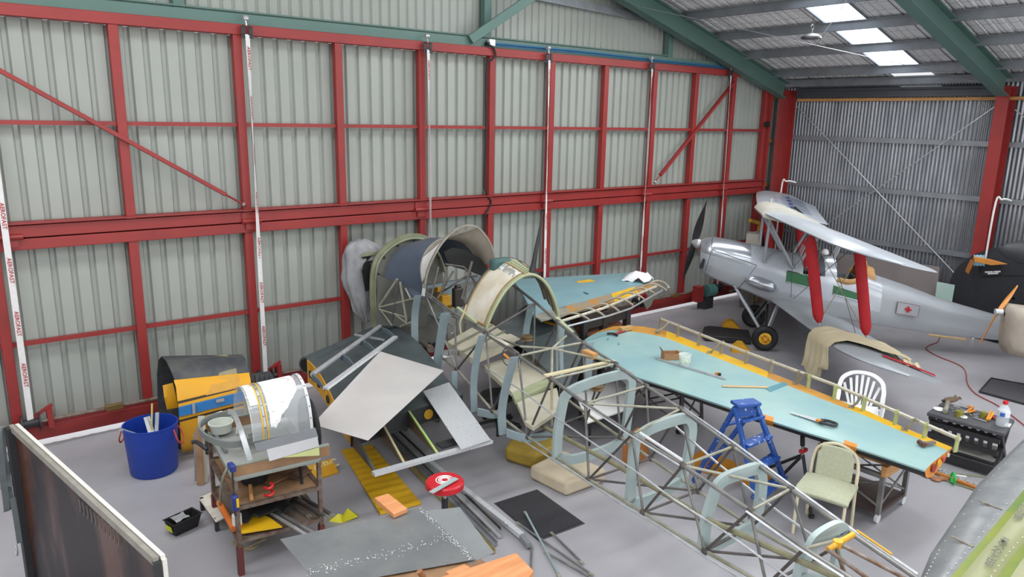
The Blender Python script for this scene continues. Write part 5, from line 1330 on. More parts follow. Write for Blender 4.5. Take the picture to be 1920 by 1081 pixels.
# ---- yellow ribbed mat, wedge folded card
Q = [at(640, 846, z=0), at(697, 836, z=0), at(790, 946, z=0), at(713, 966, z=0)]
b = B().m(mat('ribbed_yellow', 'd2a41a', .5, col2='b98f18', scale=3)); rows = []
n = 46
for i in range(n + 1):
    s = i / n; rows.append([lerp(lerp(Q[0], Q[3], s), lerp(Q[1], Q[2], s), k / 4) + UP * (.02 + .006 * math.sin(i * math.pi * .5) + .004) for k in range(5)])
b.grid(rows[::-1], thick=.018, n=UP); tag(b.build('ribbed_panel', ang=60), 'long yellow ribbed panel lying on the floor below the stub wing', 'panel')
p = [at(u, v, z=z) for u, v, z in ((617, 977, .0), (634, 962, .09), (643, 965, .02), (652, 952, .15), (672, 968, .02), (641, 980, 0.0))]
t = thing('folded_sheet', 'bright yellow folded plastic guard on the floor between workbench and yellow panel', 'guard', V((3, 6.4, 0)))
B().m(mat('acid_yellow', 'd8d22a', .5, col2='c7bf22')).add([p[0], p[1], p[2], p[3], p[4], p[5]] + [q - UP * (q.z - .001) + V((.03, .06, 0)) for q in p], [(0, 1, 2, 5), (2, 3, 4, 5), (1, 7, 8, 2), (2, 8, 9, 3), (3, 9, 10, 4), (0, 6, 7, 1), (11, 6, 0, 5), (10, 11, 5, 4), (6, 11, 8, 7), (8, 11, 10, 9)]).build('guard', t)
# ---- bundle of extrusions on the floor
rods = [((700, 796), (935, 1031), .05, M_galv2, 'plain grey'), ((712, 788), (952, 1022), .04, mat('brass_angle', 'a89a6a', .4, metal=.4), 'yellowish'), ((722, 790), (966, 1016), .03, M_tube, 'thin dark'), ((735, 796), (973, 1020), .05, M_steel, 'dull flat'), ((750, 806), (960, 1010), .025, M_tubed, 'darkest narrow')]
rods_a, rods_b = at(704, 794, z=.02), at(938, 1031, z=.02); rd = (rods_b - rods_a).normalized(); rs_ = V((-rd.y, rd.x, 0))
for k, (p, q, w, m_, nm) in enumerate(rods):
    off = rs_ * (.0, -.075, .055, .115, .165)[k]; a = rods_a + off + rd * (.0, .1, .25, .0, .3)[k]; c = rods_b + off - rd * (.1, .0, .35, .2, .3)[k]
    b = B().m(m_).beam(a, c, w, .025).beam(a + UP * .02 + rs_ * (w / 2 - .003), c + UP * .02 + rs_ * (w / 2 - .003), .006, .035)
    tag(b.build('metal_extrusion'), nm + ' long metal extrusion on the floor under the stub wing', 'extrusion', 'long extrusions on the floor')
b = B().m(M_bright).beam(at(801, 862, z=.06), at(978, 1003, z=.06), .06, .045).m(M_galv2).beam(at(974, 1000, z=.05), at(992, 1022, z=.05), .05, .05)
tag(b.build('metal_channel'), 'brightest square channel at the outer side of the extrusion bundle', 'channel')
# ---- red stool
c = at(834, 908, z=.56)
t = thing('stool', 'red topped pedestal stool with a circular white emblem, metal strip on top', 'stool', V((c.x, c.y, 0)))
M_rst = mat('stool_red', 'c3202c', .35)
B().m(M_rst).lathe([(.17, -.03), (.185, -.02), (.185, .03), (.17, .045), (.0, .05)], c, n=40).build('seat', t)
for r_ in (.085, .06, .04): B().m(M_white).disc_ring(c + UP * .051, UP, r_, .006 if r_ > .05 else .005, 32, 4).build('emblem_ring', t)
for a in range(12): 
    e = V((math.cos(a * .5236), math.sin(a * .5236), 0)); B().m(M_white).beam(c + e * .03 + UP * .052, c + e * .05 + UP * .052, .008, .003).build('emblem_mark', t)
B().m(M_steel).tube((c.x, c.y, .12), c, .022, n=14).build('column', t); B().m(M_dark).tube((c.x, c.y, .08), (c.x, c.y, .42), .032, n=14).build('sleeve', t)
for k in range(4):
    a = k * math.pi / 2 + .4; ft_ = B().m(M_dark).beam((c.x, c.y, .1), (c.x + .22 * math.cos(a), c.y + .22 * math.sin(a), .04), .035, .025).build('foot', t)
    B().m(M_black).cyl((c.x + .22 * math.cos(a), c.y + .22 * math.sin(a), .0), .02, .035).build('castor', ft_)
b = B().m(M_lb).beam(at(808, 923, z=.625), at(856, 896, z=.625), .05, .008); tag(b.build('metal_strip'), 'pale grey metal strip lying across the red stool', 'strip')
# ---- steel topped table near the viewpoint
TZ = .90
ct = [at(525, 1010, z=TZ), at(789, 951, z=TZ), at(892, 1048, z=TZ), at(600, 1100, z=TZ)]
t = thing('work_table', 'timber trestle table under the big scratched steel sheet', 'table', V((2.3, 4.4, 0)))
for x, y in ((2.0, 4.75), (2.8, 4.55), (2.0, 3.7), (2.8, 3.6)): B().m(M_timber).beam((x, y, 0), (x, y, .845), .07, .07).build('leg', t)
B().m(M_ply).plate([V((1.95, 4.85, .883)), V((2.85, 4.65, .883)), V((2.85, 3.5, .883)), V((1.95, 3.55, .883))], .04).build('top', t)
M_sheetg = mat('scratched_zinc', '8c8f90', .34, metal=.35, col2='737678', scale=2.2, amt=.9, rvar=.1, detail=10)
b = B().m(M_sheetg).plate([ct[0], ct[1], ct[2], ct[3]], .003); tag(b.build('steel_sheet'), 'large scratched grey steel sheet covering the table nearest the viewpoint', 'sheet')
b = B().m(mat('zinc_light', '95999a', .35, metal=.3, col2='85898b', scale=3)).plate([at(u, v, z=TZ - .015) for u, v in ((789, 958), (862, 950), (926, 1035), (880, 1056))], .003); tag(b.build('steel_sheet'), 'smaller grey sheet poking out from under the big scratched sheet', 'sheet')
# swarf line on the sheet
b = B().m(mat('chalk', 'e0e6e6', .7)); random.seed(3)
for k in range(260):
    s = random.random()
    if k < 130: p = lerp(ct[1], ct[2], s) + V((random.gauss(-.02, .012), random.gauss(0, .012), .004))
    else: p = lerp(at(560, 1078, z=TZ), at(840, 1010, z=TZ), s) + V((random.gauss(0, .01), random.gauss(0, .035), .004))
    r_ = random.uniform(.002, .006); b.box(p, r_ * random.uniform(1, 3), r_, .001, random.random() * 3)
tag(b.build('swarf'), 'scattered white chalk dust and swarf on the big scratched sheet', 'swarf', kind='stuff')
M_fir = mat('fir_timber', 'd99a68', .6, col2='c5804f', scale=3, stretch=(1, 8, 8), amt=.9)
b = B().m(M_fir).plate([at(u, v, z=.945) for u, v in ((702, 932), (728, 924), (764, 952), (738, 963))], .04); tag(b.build('timber_beam', bevel=.004), 'pale fir timber block poking out behind the scratched sheet', 'timber')
def slab(px, z, h, m_, nm, lab, cat):
    b = B().m(m_).plate([at(u, v, z=z) for u, v in px], h); return tag(b.build(nm, bevel=.006), lab, cat)
slab(((790, 1092), (968, 1035), (1001, 1069), (960, 1120), (830, 1130)), 1.06, .14, M_fir, 'timber_beam', 'thick fir timber slab on the table nearest the viewpoint', 'timber')
slab(((835, 1070), (870, 1056), (882, 1062), (846, 1078)), .975, .07, M_fir, 'wood_block', 'small fir block between the scratched sheet and the thick slab', 'wood block')
b = B().m(mat('dowel', 'a0714d', .5)).tube(at(786, 1070, z=1.0), at(794, 1081, z=.95), .022, n=14); tag(b.build('file_handle'), 'turned wooden handle lying by the thick fir slab', 'handle')
# ---- dark glossy board on the left with white edge
BT = 1.5
a = at(24, 800, z=BT); c = at(296, 1050, z=BT); d = (c - a).normalized(); s_ = V((d.y, -d.x, 0))
if s_.x > 0: s_ = -s_          # towards the viewer side
t = thing('display_board', 'large dark glossy board with white edge standing on end at the picture corner', 'board', V((a.x, a.y, 0)))
M_gloss = mat('dark_gloss', '54301f', .33, metal=0.0, col2='1c1216', scale=2.4, stretch=(1, 1, .35), amt=1, lo=.42, hi=.58, rvar=.08)
B().m(M_gloss).plate([a - UP * .03, c - UP * .03, c - UP * 1.35, a - UP * 1.35], .012, -s_).build('panel', t)
B().m(mat('edge_white', 'd6d5cd', .45)).beam(a - s_ * .03, c - s_ * .03, .026, .04).build('edge_trim', t)
B().m(mat('dirty_alloy', 'a39f96', .45, metal=.3, col2='857f74', scale=10)).beam(a + s_ * .01, c + s_ * .01, .03, .05).build('edge_trim', t)
B().m(mat('edge_white', 'd6d5cd')).beam(c - s_ * .03, c - s_ * .03 - UP * 1.4, .026, .04, up=d).build('edge_trim', t); B().m(M_dark).beam(c + s_ * .01, c + s_ * .01 - UP * 1.4, .03, .05, up=d).build('edge_trim', t)
B().m(M_dark).beam(a + s_ * .02, a + s_ * .02 - UP * 1.4, .06, .08, up=d).build('edge_trim', t)
for q in (a + d * .2, c - d * .2): B().m(M_dark).beam(V((q.x, q.y, .05)) + s_ * .3, V((q.x, q.y, .05)) - s_ * .3, .06, .06).build('foot', t)
for q in (a + d * .2, c - d * .2): B().m(M_dark).beam(V((q.x, q.y, .05)) - s_ * .03, V((q.x, q.y, .5)) - s_ * .03, .05, .05).build('foot_post', t)
# curved rings pressed in the panel (vent louvres)
for k in range(11):
    p = atp(150 + 7.2 * k, 947 + 6.3 * k, a + s_ * .004, s_)
    pts = [p + UP * (.05 - .02 * j) + d * (.016 * math.sin(j * .62)) + s_ * .004 for j in range(6)]
    B().m(mat('louvre_edge', '9d948d', .3, metal=.6)).path(pts, .0035, 5).build('louvre', t)
# strap hanging over the corner of the board
t = thing('webbing_strap', 'grey webbing strap with hook looped over the corner of the dark board', 'strap', V((a.x, a.y, 0)))
M_web = mat('grey_webbing', '6e7678', .85, col2='5a6163', scale=12)
q0 = a - d * .03 + s_ * .03
for pts, nm in (([(0, 0, .01), (-.05, .02, -.02), (-.07, .03, -.35), (-.01, .03, -.52), (.03, .03, -.36), (.03, .02, -.05), (0, 0, .012)], 'loop'), ([(-.03, .02, -.3), (-.06, .03, -.5), (-.01, .03, -.72), (.02, .03, -.5), (.0, .02, -.33)], 'loop'), ([(.03, .03, -.6), (.05, .03, -.8), (.055, .03, -1.0)], 'tail')):
    P = curve([q0 + d * x + s_ * (y + .03) + UP * z for x, y, z in pts], 5)
    B().m(M_web).ribbon(P, .045, .004, d).build(nm, t, ang=60)
B().m(M_steel).path(curve([q0 + d * .055 + s_ * .07 + UP * z_ + d * x for x, z_ in ((0, -1.0), (.02, -1.05), (.0, -1.1), (-.03, -1.08))]), .008).build('hook', t)
# more clutter round the workbench top
for k, (u, v, u2, v2, m_, lab) in enumerate(((445, 812, 447, 797, M_white, 'short white upright strip on the workbench beside the milky tub'), (455, 838, 474, 822, M_tubel, 'grey rod offcut lying on the workbench before the canopy'), (402, 812, 424, 846, M_galv2, 'grey angle offcut lying inside the curved band'))):
    b = B().m(m_).beam(at(u, v, z=BZ + .02), at(u2, v2, z=BZ + (.12 if k == 0 else .02)), .03, .02); tag(b.build('metal_strip'), lab, 'offcut')
# ---- floor things in the middle
M_mesh = mat('black_mat', '26262a', .8, col2='36363b', scale=90, detail=2)
Q = [at(u, v, z=.008) for u, v in ((926, 942), (1007, 916), (1097, 980), (1010, 1013))]
t = thing('floor_mat', 'black speckled rubber floor mat beside the extrusions, under the loose tubes', 'mat', lerp(Q[0], Q[2], .5) * 1.0)
B().m(mat('mat_edge', '3d3c3f', .7)).plate([p - UP * .004 for p in Q], .008).build('border', t)
cq = lerp(Q[0], Q[2], .5); B().m(M_mesh).plate([lerp(p, cq, .06) + UP * .0035 for p in Q], .006).build('mat_surface', t)
for k, (p, q, lab) in enumerate((((984, 958), (1050, 1081), 'pale green flat-ended tube crossing the corner of the black mat'), ((968, 978), (1112, 1078), 'long thin tube running off the black mat corner'), ((1033, 997), (1093, 1056), 'short tube with flattened ends beside the black mat'), ((995, 1080), (997, 1020), 'short grey tube lying alone near the timber slab'), ((1020, 1032), (1118, 1088), 'grey tube lying under the crossed ones at the picture bottom'))):
    a = at(*p, z=.03 + .012 * (k == 0)); c = at(*q, z=.02); d_ = (c - a).normalized()
    t = thing('loose_tube', lab, 'tube', a)
    B().m(M_lb2 if k == 0 else M_tube).tube(a + d_ * .05, c - d_ * .05, .011).build('tube', t)
    B().m(M_tubel).beam(a, a + d_ * .07, .03, .006).build('flat_end', t); B().m(M_tubel).beam(c - d_ * .07, c, .03, .006).build('flat_end', t)
Q = [at(u, v, z=.17) for u, v in ((993, 872), (1056, 842), (1138, 878), (1062, 905))]
b = B().m(mat('foam_beige', 'c4b79f', .85, col2='b3a48a', scale=5, bump=.2)).plate(Q, .165); tag(b.build('foam_block', bevel=.035), 'thick beige foam block on the floor under the tube fuselage', 'foam block')
Q = [at(u, v, z=.2) for u, v in ((946, 836), (962, 812), (1040, 815), (1042, 838), (1002, 852))]
b = B().m(mat('mustard_foam', 'a98f3a', .85, col2='8f7730', scale=5, bump=.3)).plate(Q, .195); tag(b.build('cushion', bevel=.05), 'mustard yellow cushion on the floor behind the beige foam block', 'cushion')
for px, h, lab in ((((1168, 822), (1196, 800), (1222, 808), (1196, 832)), .3, 'brown wooden box on the floor beyond the tube fuselage'),):
    Q = [at(u, v, z=h) for u, v in px]; b = B().m(mat('box_brown', 'b1713f', .6, col2='99602f', scale=5)).plate(Q, h - .004); tag(b.build('wooden_box', bevel=.006), lab, 'box')
Q = [at(u, v, z=.045) for u, v in ((1278, 868), (1316, 842), (1452, 892), (1432, 905), (1450, 915))]
b = B().m(mat('orange_board', 'cf8a25', .55, col2='b87a20', scale=3)).plate(Q, .04); tag(b.build('orange_board'), 'orange board lying on the floor behind the blue step ladder', 'board')
# white table under the fuselage, far side
Q = [at(u, v, z=.40) for u, v in ((1078, 735), (1140, 690), (1190, 735), (1180, 765), (1100, 792))]
t = thing('white_table', 'white topped table standing behind the tube fuselage under its former', 'table', lerp(Q[0], Q[2], .5) - UP * .40)
B().m(M_white).plate(Q, .02).build('top', t)
cq = lerp(Q[0], Q[2], .5)
for p in (Q[0], Q[1], Q[3], Q[4]): q = lerp(p, cq, .2); B().m(M_dark).tube((q.x, q.y, 0), (q.x, q.y, .38), .015).build('leg', t)
# ================================================================ silver biplane
O = V((12.2, 7.71, 0)); F = V((-.653, .757, 0)).normalized(); N = V((-.757, -.653, 0)).normalized()
def Lp(a, s, z): return O + F * a + N * s + UP * z
def tm(u, v, s): return atp(u, v, O + N * s, N)
M_sil = mat('silver_dope', 'b4bac2', .3, metal=.35, col2='a3a9b2', scale=1.5, amt=.8, rvar=.05)
M_silm = mat('silver_dull', 'a6abb0', .42, metal=.25, col2='999ea4', scale=2, amt=.8)
M_cowls = mat('silver_cowl', 'b9bec6', .22, metal=.7, col2='a9aeb6', scale=2, amt=.8)
M_redc = mat('red_padding', 'a81420', .75, col2='8f0f1a', scale=8)
M_dgreen = mat('cockpit_green', '2f6b45', .5, col2='27593a')
M_inner = mat('cockpit_dark', '18251d', .7)
bi = thing('biplane', 'silver biplane with red padded interplane struts and small red cross on its side', 'aeroplane', O)
def bp(b, name, **k): return b.build(name, bi, **k)
ST_ = [(1.2, 1.86, 1.36, .16), (1.12, 1.90, 1.26, .24), (.95, 1.92, 1.17, .29), (.6, 1.87, 1.05, .34), (.3, 1.82, .96, .37), (0, 1.77, .84, .38), (-.3, 1.72, .72, .39), (-.5, 1.69, .68, .39), (-.62, 1.67, .66, .39), (-.8, 1.66, .63, .39), (-1.0, 1.66, .60, .39), (-1.2, 1.66, .58, .39), (-1.4, 1.64, .56, .38), (-1.6, 1.52, .53, .37), (-1.8, 1.42, .51, .36), (-2.0, 1.34, .48, .34), (-2.5, 1.19, .42, .29), (-3.1, .98, .37, .23), (-4.0, .76, .31, .15), (-4.75, .64, .3, .06), (-4.95, .6, .34, .02)]
NC = 22
def sect(a, zt, zb, hw):
    out = []; h = zt - zb; zs = zb + h * .60
    prof = [(-.0, 0), (.5, 0), (.9, .01), (1, .06), (1.0, .3), (1.0, .58)]
    right = [(x * hw, zb + h * y) for x, y in prof]
    arcp = [(hw * math.cos(R(t)), zs + (zt - zs) * math.sin(R(t))) for t in (15, 32, 50, 70, 90)]
    R_ = right + arcp
    Lf = [(-x, z) for x, z in R_[-2:0:-1]]
    return [Lp(a, s, z) for s, z in R_ + Lf]
rows = [sect(*s) for s in ST_]; nc = len(rows[0])
b = B()
def holes(i, j):
    # cockpit openings: upper columns of some bays
    return (8 <= i <= 9 or 11 <= i <= 12) and (j in (6, 7, 8, 9, 10, 11, 12, 13))
b.m(M_sil); o_ = 0
for q in rows: b.v += q
for i in range(len(rows) - 1):
    for j in range(nc):
        if holes(i, j): continue
        jj = (j + 1) % nc; b.m(M_cowls if i < 4 and j > 4 else (M_silm if i >= 15 or j in (0, 1, 2, 3, 19, 18, 17) else M_sil))
        b.f.append((i * nc + j, i * nc + jj, (i + 1) * nc + jj, (i + 1) * nc + j)); b.mi.append(b.cur)
b.f.append(tuple(range(nc))[::-1]); b.mi.append(0)
bp(b, 'fuselage_skin', ang=45)
# inner tubs of the cockpits
for a0, a1 in ((-1.0, -.62), (-1.6, -1.2)):
    q = [(a0, -.33), (a1, -.33), (a1, .33), (a0, .33)]
    b = B().m(M_inner); lo = [Lp(a, s, .8) for a, s in q]; hi = [Lp(a, s, 1.30 if a0 > -1.1 else 1.2) for a, s in q]
    b.grid([lo, hi], closed=True).plate(lo, .01); bp(b, 'cockpit_tub')
    bp(B().m(M_blk).box(Lp((a0 + a1) / 2 - .12, 0, .85), .3, .3, .1, math.atan2(F.y, F.x)).box(Lp(a0 + .05, 0, .9), .05, .34, .45, math.atan2(F.y, F.x)), 'seat', bevel=.02)
# fold-down doors
for px in (((1476, 508), (1527, 519), (1527, 541), (1474, 528)), ((1564, 535), (1612, 551), (1611, 564), (1562, 551))):
    P = [tm(u, v, .41) for u, v in px]
    dr_ = bp(B().m(M_dgreen).plate(P, .015, -N), 'cockpit_door'); B().m(M_sil).tube(P[3] + N * .01, P[2] + N * .01, .012).build('door_edge', dr_)
# panel lines
for px in (((1336, 444), (1334, 468), (1331, 480), (1322, 508)), ((1336, 468), (1380, 483), (1419, 497)), ((1419, 497), (1402, 520), (1384, 541)), ((1330, 521), (1360, 533), (1384, 541))):
    bp(B().m(M_dark).path([tm(u, v, .37) for u, v in px], .005, 5), 'panel_seam')
# oil tank pod
P0 = tm(1398, 521, .42); P1 = tm(1456, 541, .42); d = (P1 - P0)
bp(B().m(M_cowls).path([P0 + d * t for t in (0, .06, .2, .5, .8, .95, 1)], .1, 16, rs=[.02, .07, .1, .115, .105, .07, .02]), 'oil_tank', ang=60)
# cowl intake
bp(B().m(M_black).plate([tm(u, v, .27) for u, v in ((1319, 484), (1322, 487), (1318, 502), (1312, 504), (1311, 500))], .03, -N), 'air_intake')
bp(B().m(M_dark).path([tm(1382, 541, .2), tm(1368, 546, .25)], .03), 'exhaust_stub')
# nose hub, propeller
hub = Lp(1.27, 0, 1.78); T = (F * .978 + UP * .208).normalized()
bp(B().m(M_steel).lathe([(.09, -.06), (.1, 0), (.07, .05), (.03, .1)], hub, T, 20), 'spinner')
tip1 = tm(1282, 530, 0); tip2 = tm(1336, 378, 0)
for tip in (tip1, tip2):
    hh = hub + T * .05; dv = tip - hh; dv = dv - T * dv.dot(T); Lb = dv.length; dv.normalize(); ch = T.cross(dv); rowsb = []
    for k in range(13):
        s = k / 12; w = (.035 + .06 * math.sin(math.pi * min(1, s * 1.05 + .08)) ** .8) if s < .97 else .012
        tw = R(60 - 45 * s); e = (ch * math.cos(tw) + T * math.sin(tw)) * (1 if True else -1); g = e.cross(dv)
        th = .03 * (1 - .75 * s); cc = hh + dv * (s * Lb)
        rowsb.append([cc + e * w, cc + g * th * .5, cc - e * w, cc - g * th * .5])
    bp(B().m(M_blk).grid(rowsb, closed=True).add(rowsb[-1], [(0, 1, 2, 3)]), 'propeller_blade', ang=60)
# wings
def wing_fn(aLE, cR, zR, dz, sweep, tilt=.21):
    def fn(s, c):
        S = abs(s); tipf = 1.0
        le = aLE - sweep * S; te = le - cR
        if S > 3.7:
            t = (S - 3.7) / .75; t = min(1, t)
            le -= .75 * (1 - math.sqrt(max(0, 1 - t * t))) * .9; te += .35 * (1 - math.sqrt(max(0, 1 - t * t)))
            if le < te: le = te = (le + te) / 2
        a = le + (te - le) * c
        return a, zR - tilt * (aLE - a) + dz * S
    return fn
up_fn = wing_fn(.22, 1.32, 2.44, .03, .11); lo_fn = wing_fn(-.05, 1.3, .83, .066, .11)
def wing_mesh(fn, s0, s1, m_, th=.12, n=34):
    rows = []
    for i in range(n + 1):
        s = s0 + (s1 - s0) * i / n; row = []; S = abs(s); tt = th * (1 if S < 3.7 else max(.12, math.sqrt(max(0, 1 - ((S - 3.7) / .78) ** 2))))
        for c, h in ((1, 0), (.9, .12), (.75, .35), (.55, .62), (.35, .78), (.2, .78), (.1, .62), (.04, .4), (0, .1), (.02, -.08), (.1, -.16), (.35, -.14), (.7, -.1), (.95, -.03)):
            a, z = fn(s, c); row.append(Lp(a, s, z + h * tt * (1 + (.06 if i % 2 else 0) * (0 < c < 1))))
        rows.append(row)
    b = B().m(m_); b.grid(rows if s1 < s0 else rows[::-1], closed=True)
    b.add(rows[0], [tuple(range(14))]); b.add(rows[-1], [tuple(range(14))[::-1]])
    return b
M_wing = mat('silver_wing', 'b9c0c8', .35, metal=.2, col2='adb4bc', scale=2, amt=.7)
bp(wing_mesh(up_fn, .55, 4.45, M_wing), 'upper_wing', ang=50); bp(wing_mesh(lambda s, c: up_fn(s if abs(s) < 3 else -(3 + (abs(s) - 3) * 1.45 / 1.0), c), -.55, -4.0, M_wing), 'upper_wing', ang=50)
bp(wing_mesh(lambda s, c: (lambda q: (q[0], q[1]))(lo_fn(s, c)), .36, 4.45, M_silm), 'lower_wing', ang=50); bp(wing_mesh(lo_fn, -.36, -4.45, M_silm), 'lower_wing', ang=50)
# centre section tank
M_tank = mat('cream_tank', 'c9c7bd', .4, col2='b9b6aa', scale=4)
bp(wing_mesh(lambda s, c: (lambda az: (az[0], az[1] - .02))(up_fn(0, c)), -.55, .55, M_tank, th=.26, n=4), 'fuel_tank', ang=50)
bp(B().m(M_wing).tube(Lp(.02, .1, 2.62), Lp(.02, .1, 2.68), .03), 'filler_cap')
bp(B().m(M_blk).tube(Lp(-.82, -.7, 2.24), Lp(-.62, -1.1, 2.42), .02), 'handle')
# blue painted registration strokes on the far upper wing
M_navy = mat('navy_paint', '39406e', .5)
rowsN = [(-1.15, (-.75, -.05)), (-1.9, (-.72, -.1)), (-2.7, (-.85, -.15)), (-3.3, (-.9, -.2))]
for sc in (-1.1, -1.75, -2.4, -3.05):
    for k, (s_, c0_, c1_) in enumerate(((0, .28, .8), (-.34, .28, .8))):
        P = [up_fn(sc + s_, c_) for c_ in (c0_, .5, c1_)]
        th_ = [.085, .078, .045]
        b = B().m(M_navy).ribbon([Lp(a, sc + s_, z + h + .012) for (a, z), h in zip(P, th_)], .07, .004, UP); bp(b, 'registration_stroke')
    c_ = .52; a, z = up_fn(sc, c_); a2, z2 = up_fn(sc - .34, c_)
    bp(B().m(M_navy).beam(Lp(a, sc, z + .09), Lp(a2, sc - .34, z2 + .09), .08, .006), 'registration_stroke')
# red arrow tips on the lower wing (aileron stripe)
for s in (3.95, 2.6):
    a0, z0 = lo_fn(s, .42); a1, z1 = lo_fn(s + .1, .95)
    bp(B().m(M_redc).ribbon([Lp(a0, s, z0 + .094), Lp((a0 + a1) / 2, s + .05, (z0 + z1) / 2 + .075), Lp(a1, s + .1, z1 + .03)], .09, .004, UP), 'red_stripe')
# interplane struts in red padding
for sg in (1, -1):
    for c_ in (.12, .66):
        s = 2.55 * sg; a, z = up_fn(s, c_); a2, z2 = lo_fn(s, c_)
        top = Lp(a, s, z - .01); bot = Lp(a2 - .02, s, z2 + .08)
        bp(B().m(M_silm).tube(bot, top, .02), 'interplane_strut')
        p = lerp(top, bot, .08); q = lerp(top, bot, .93); n_ = F
        pts = [top, lerp(top, bot, .04), p, q, lerp(bot, top, .03)]
        b = B().m(M_redc); w = .2; dd = (bot - top).normalized(); sd = (F - dd * F.dot(dd)).normalized(); nn = dd.cross(sd)
        rr = []
        for t_, ww in ((.02, .02), (.06, .06), (.10, .082), (.5, .085), (.88, .082), (.93, .06), (.985, .012)):
            cpt = lerp(top, bot, t_); rr.append([cpt + (sd * math.cos(k * math.pi / 5) * ww + nn * math.sin(k * math.pi / 5) * min(ww, .032)) for k in range(10)])
        b.grid(rr, closed=True); bp(b, 'strut_cover', ang=60)
# cabane struts
for sg in (1, -1):
    for (af, zf, at_, zt_, tp_) in ((.08, 1.55, .05, 2.42, .45), (-.42, 1.48, .12, 2.42, .42), (-.48, 1.48, -.85, 2.2, .5)):
        bp(B().m(M_silm).tube(Lp(af, .37 * sg, zf), Lp(at_, tp_ * sg, zt_), .028, n=8), 'cabane_strut')
# flying wires
for s0 in (2.5,):
    for p, q in (((-.45, .38, .92), (.0, 2.5, 2.35)), ((-.5, .38, .9), (-.85, 2.5, 2.2)), ((-.25, .45, 2.38), (-.55, 2.5, 1.02)), ((-.9, .45, 2.2), (-1.05, 2.5, .9))):
        for sg in (1, -1): bp(B().m(M_tubed).tube(Lp(p[0], p[1] * sg, p[2]), Lp(q[0], q[1] * sg, q[2]), .005, n=5), 'flying_wire')
M_wy = mat('old_wire', '8f8a6d', .5)
for p, q in (((-.3, 2.55, 2.3), (-1.15, 2.55, .95)), ((-.95, 2.55, 2.1), (-.5, 2.55, 1.05))): bp(B().m(M_wy).tube(Lp(*p), Lp(*q), .006, n=5), 'flying_wire')
# windscreens, coaming
for a_, hh_ in ((-.58, .2), (-1.18, .22)):
    q = [Lp(a_, -.16, 1.64), Lp(a_, .16, 1.64), Lp(a_ - .08, .13, 1.64 + hh_), Lp(a_ - .08, -.13, 1.64 + hh_)]
    bp(B().m(glass('windscreen_clear', 'e8edf0', .35, .05)).plate(q, .004, F), 'windscreen'); bp(B().m(M_silm).path(q, .008, 6, closed=True), 'windscreen_frame')
M_leather = mat('tan_leather', 'b48a55', .6, col2='93703f', scale=7, bump=.4)
cg = [Lp(-1.2 - .02, .36, 1.3), Lp(-1.4, .38, 1.27), Lp(-1.58, .33, 1.32), Lp(-1.68, .2, 1.5), Lp(-1.72, 0, 1.58), Lp(-1.68, -.2, 1.5), Lp(-1.58, -.33, 1.32)]
bp(B().m(M_leather).path(curve(cg, 5), .05, 8), 'leather_coaming')
bp(B().m(M_leather).grid([[Lp(-1.6 - .14 * i, .24 * math.cos(R(j * 22.5)), 1.32 - .03 * i + (.26 - .02 * i) * math.sin(R(j * 22.5)) + .01 * (j % 2)) for j in range(9)] for i in range(3)], thick=.01), 'leather_flap')
bp(B().m(M_white).lathe([(.06, 0), (.07, .03), (.05, .08), (.0, .1)], Lp(-1.02, .05, 1.7), (0, 0, 1), 16), 'head_fairing')
# red cross badge
P = [tm(u, v, .345) for u, v in ((1684, 565), (1725, 573), (1721, 594), (1680, 587))]
emb = bp(B().m(M_silm).plate(P, .012, -N), 'emblem_plate'); B().m(mat('badge_line', '8a4a48', .5)).path([p + N * .004 for p in P], .004, 5, closed=True).build('emblem_border', emb)
pc_ = tm(1703, 580, .365); e = (P[1] - P[0]).normalized(); g = (P[0] - P[3]).normalized()
B().m(mat('cross_red', 'c21c28', .5)).beam(pc_ - e * .055, pc_ + e * .055, .012, .035, up=g).beam(pc_ - g * .055, pc_ + g * .055, .012, .035, up=e).build('red_cross', emb)
bp(B().m(M_dark).tube(Lp(-.35, .4, 1.42), Lp(-.55, .4, 1.38), .008), 'hand_hold')
# undercarriage and wheels
def wheel(sg):
    c = Lp(0, .80 * sg, .235)
    t = B().m(M_black); prof = []
    for k in range(13):
        a = math.pi * 2 * k / 12; prof.append((.165 + .07 * math.cos(a), .065 * math.sin(a)))
    rows = []
    e = F; nseg = 36
    for i in range(nseg):
        th = 2 * math.pi * i / nseg; d = F * math.cos(th) + UP * math.sin(th); rows.append([c + d * r_ + N * h for r_, h in prof[:-1]])
    b = B().m(M_black)
    rr = rows + [rows[0]]; b.grid(rr, closed=True); ty = bp(b, 'tyre', ang=60)
    B().m(M_ybr if sg > 0 else M_blk).lathe([(.115, -.05), (.115, .035), (.08, .05), (.0, .055)], c, N * sg, 28).build('wheel_hub', ty)
    if sg > 0:
        mr_ = mat('hub_red', 'a8321c', .5); f = c + N * .056; e1 = (F + UP).normalized(); e2 = (UP - F).normalized()
        bp(B().m(mr_).disc_ring(f, N, .062, .005, 28, 4), 'hub_emblem')
        for k in (-.03, .03):
            bp(B().m(mr_).beam(f + e1 * .085 + e2 * k, f - e1 * .085 + e2 * k, .008, .006, up=N), 'hub_emblem')
        for k in (-.04, .04): bp(B().m(mr_).beam(f + e2 * .05 + e1 * k, f - e2 * .05 + e1 * k, .006, .006, up=N), 'hub_emblem')
    bp(B().m(M_silm).tube(Lp(.55, .3 * sg, 1.06), Lp(.02, .72 * sg, .28), .028), 'undercarriage_leg')
    bp(B().m(M_silm).beam(Lp(-.25, .34 * sg, .78), Lp(-.02, .72 * sg, .25), .03, .1, up=(0, 0, 1)), 'undercarriage_leg')
    bp(B().m(M_dark).tube(Lp(-.1, .1 * sg, .7), Lp(0, .72 * sg, .25), .025), 'axle_strut')
wheel(1); wheel(-1)
bp(B().m(M_dark).tube(Lp(-4.7, 0, .4), Lp(-4.85, 0, .02), .025), 'tail_skid')
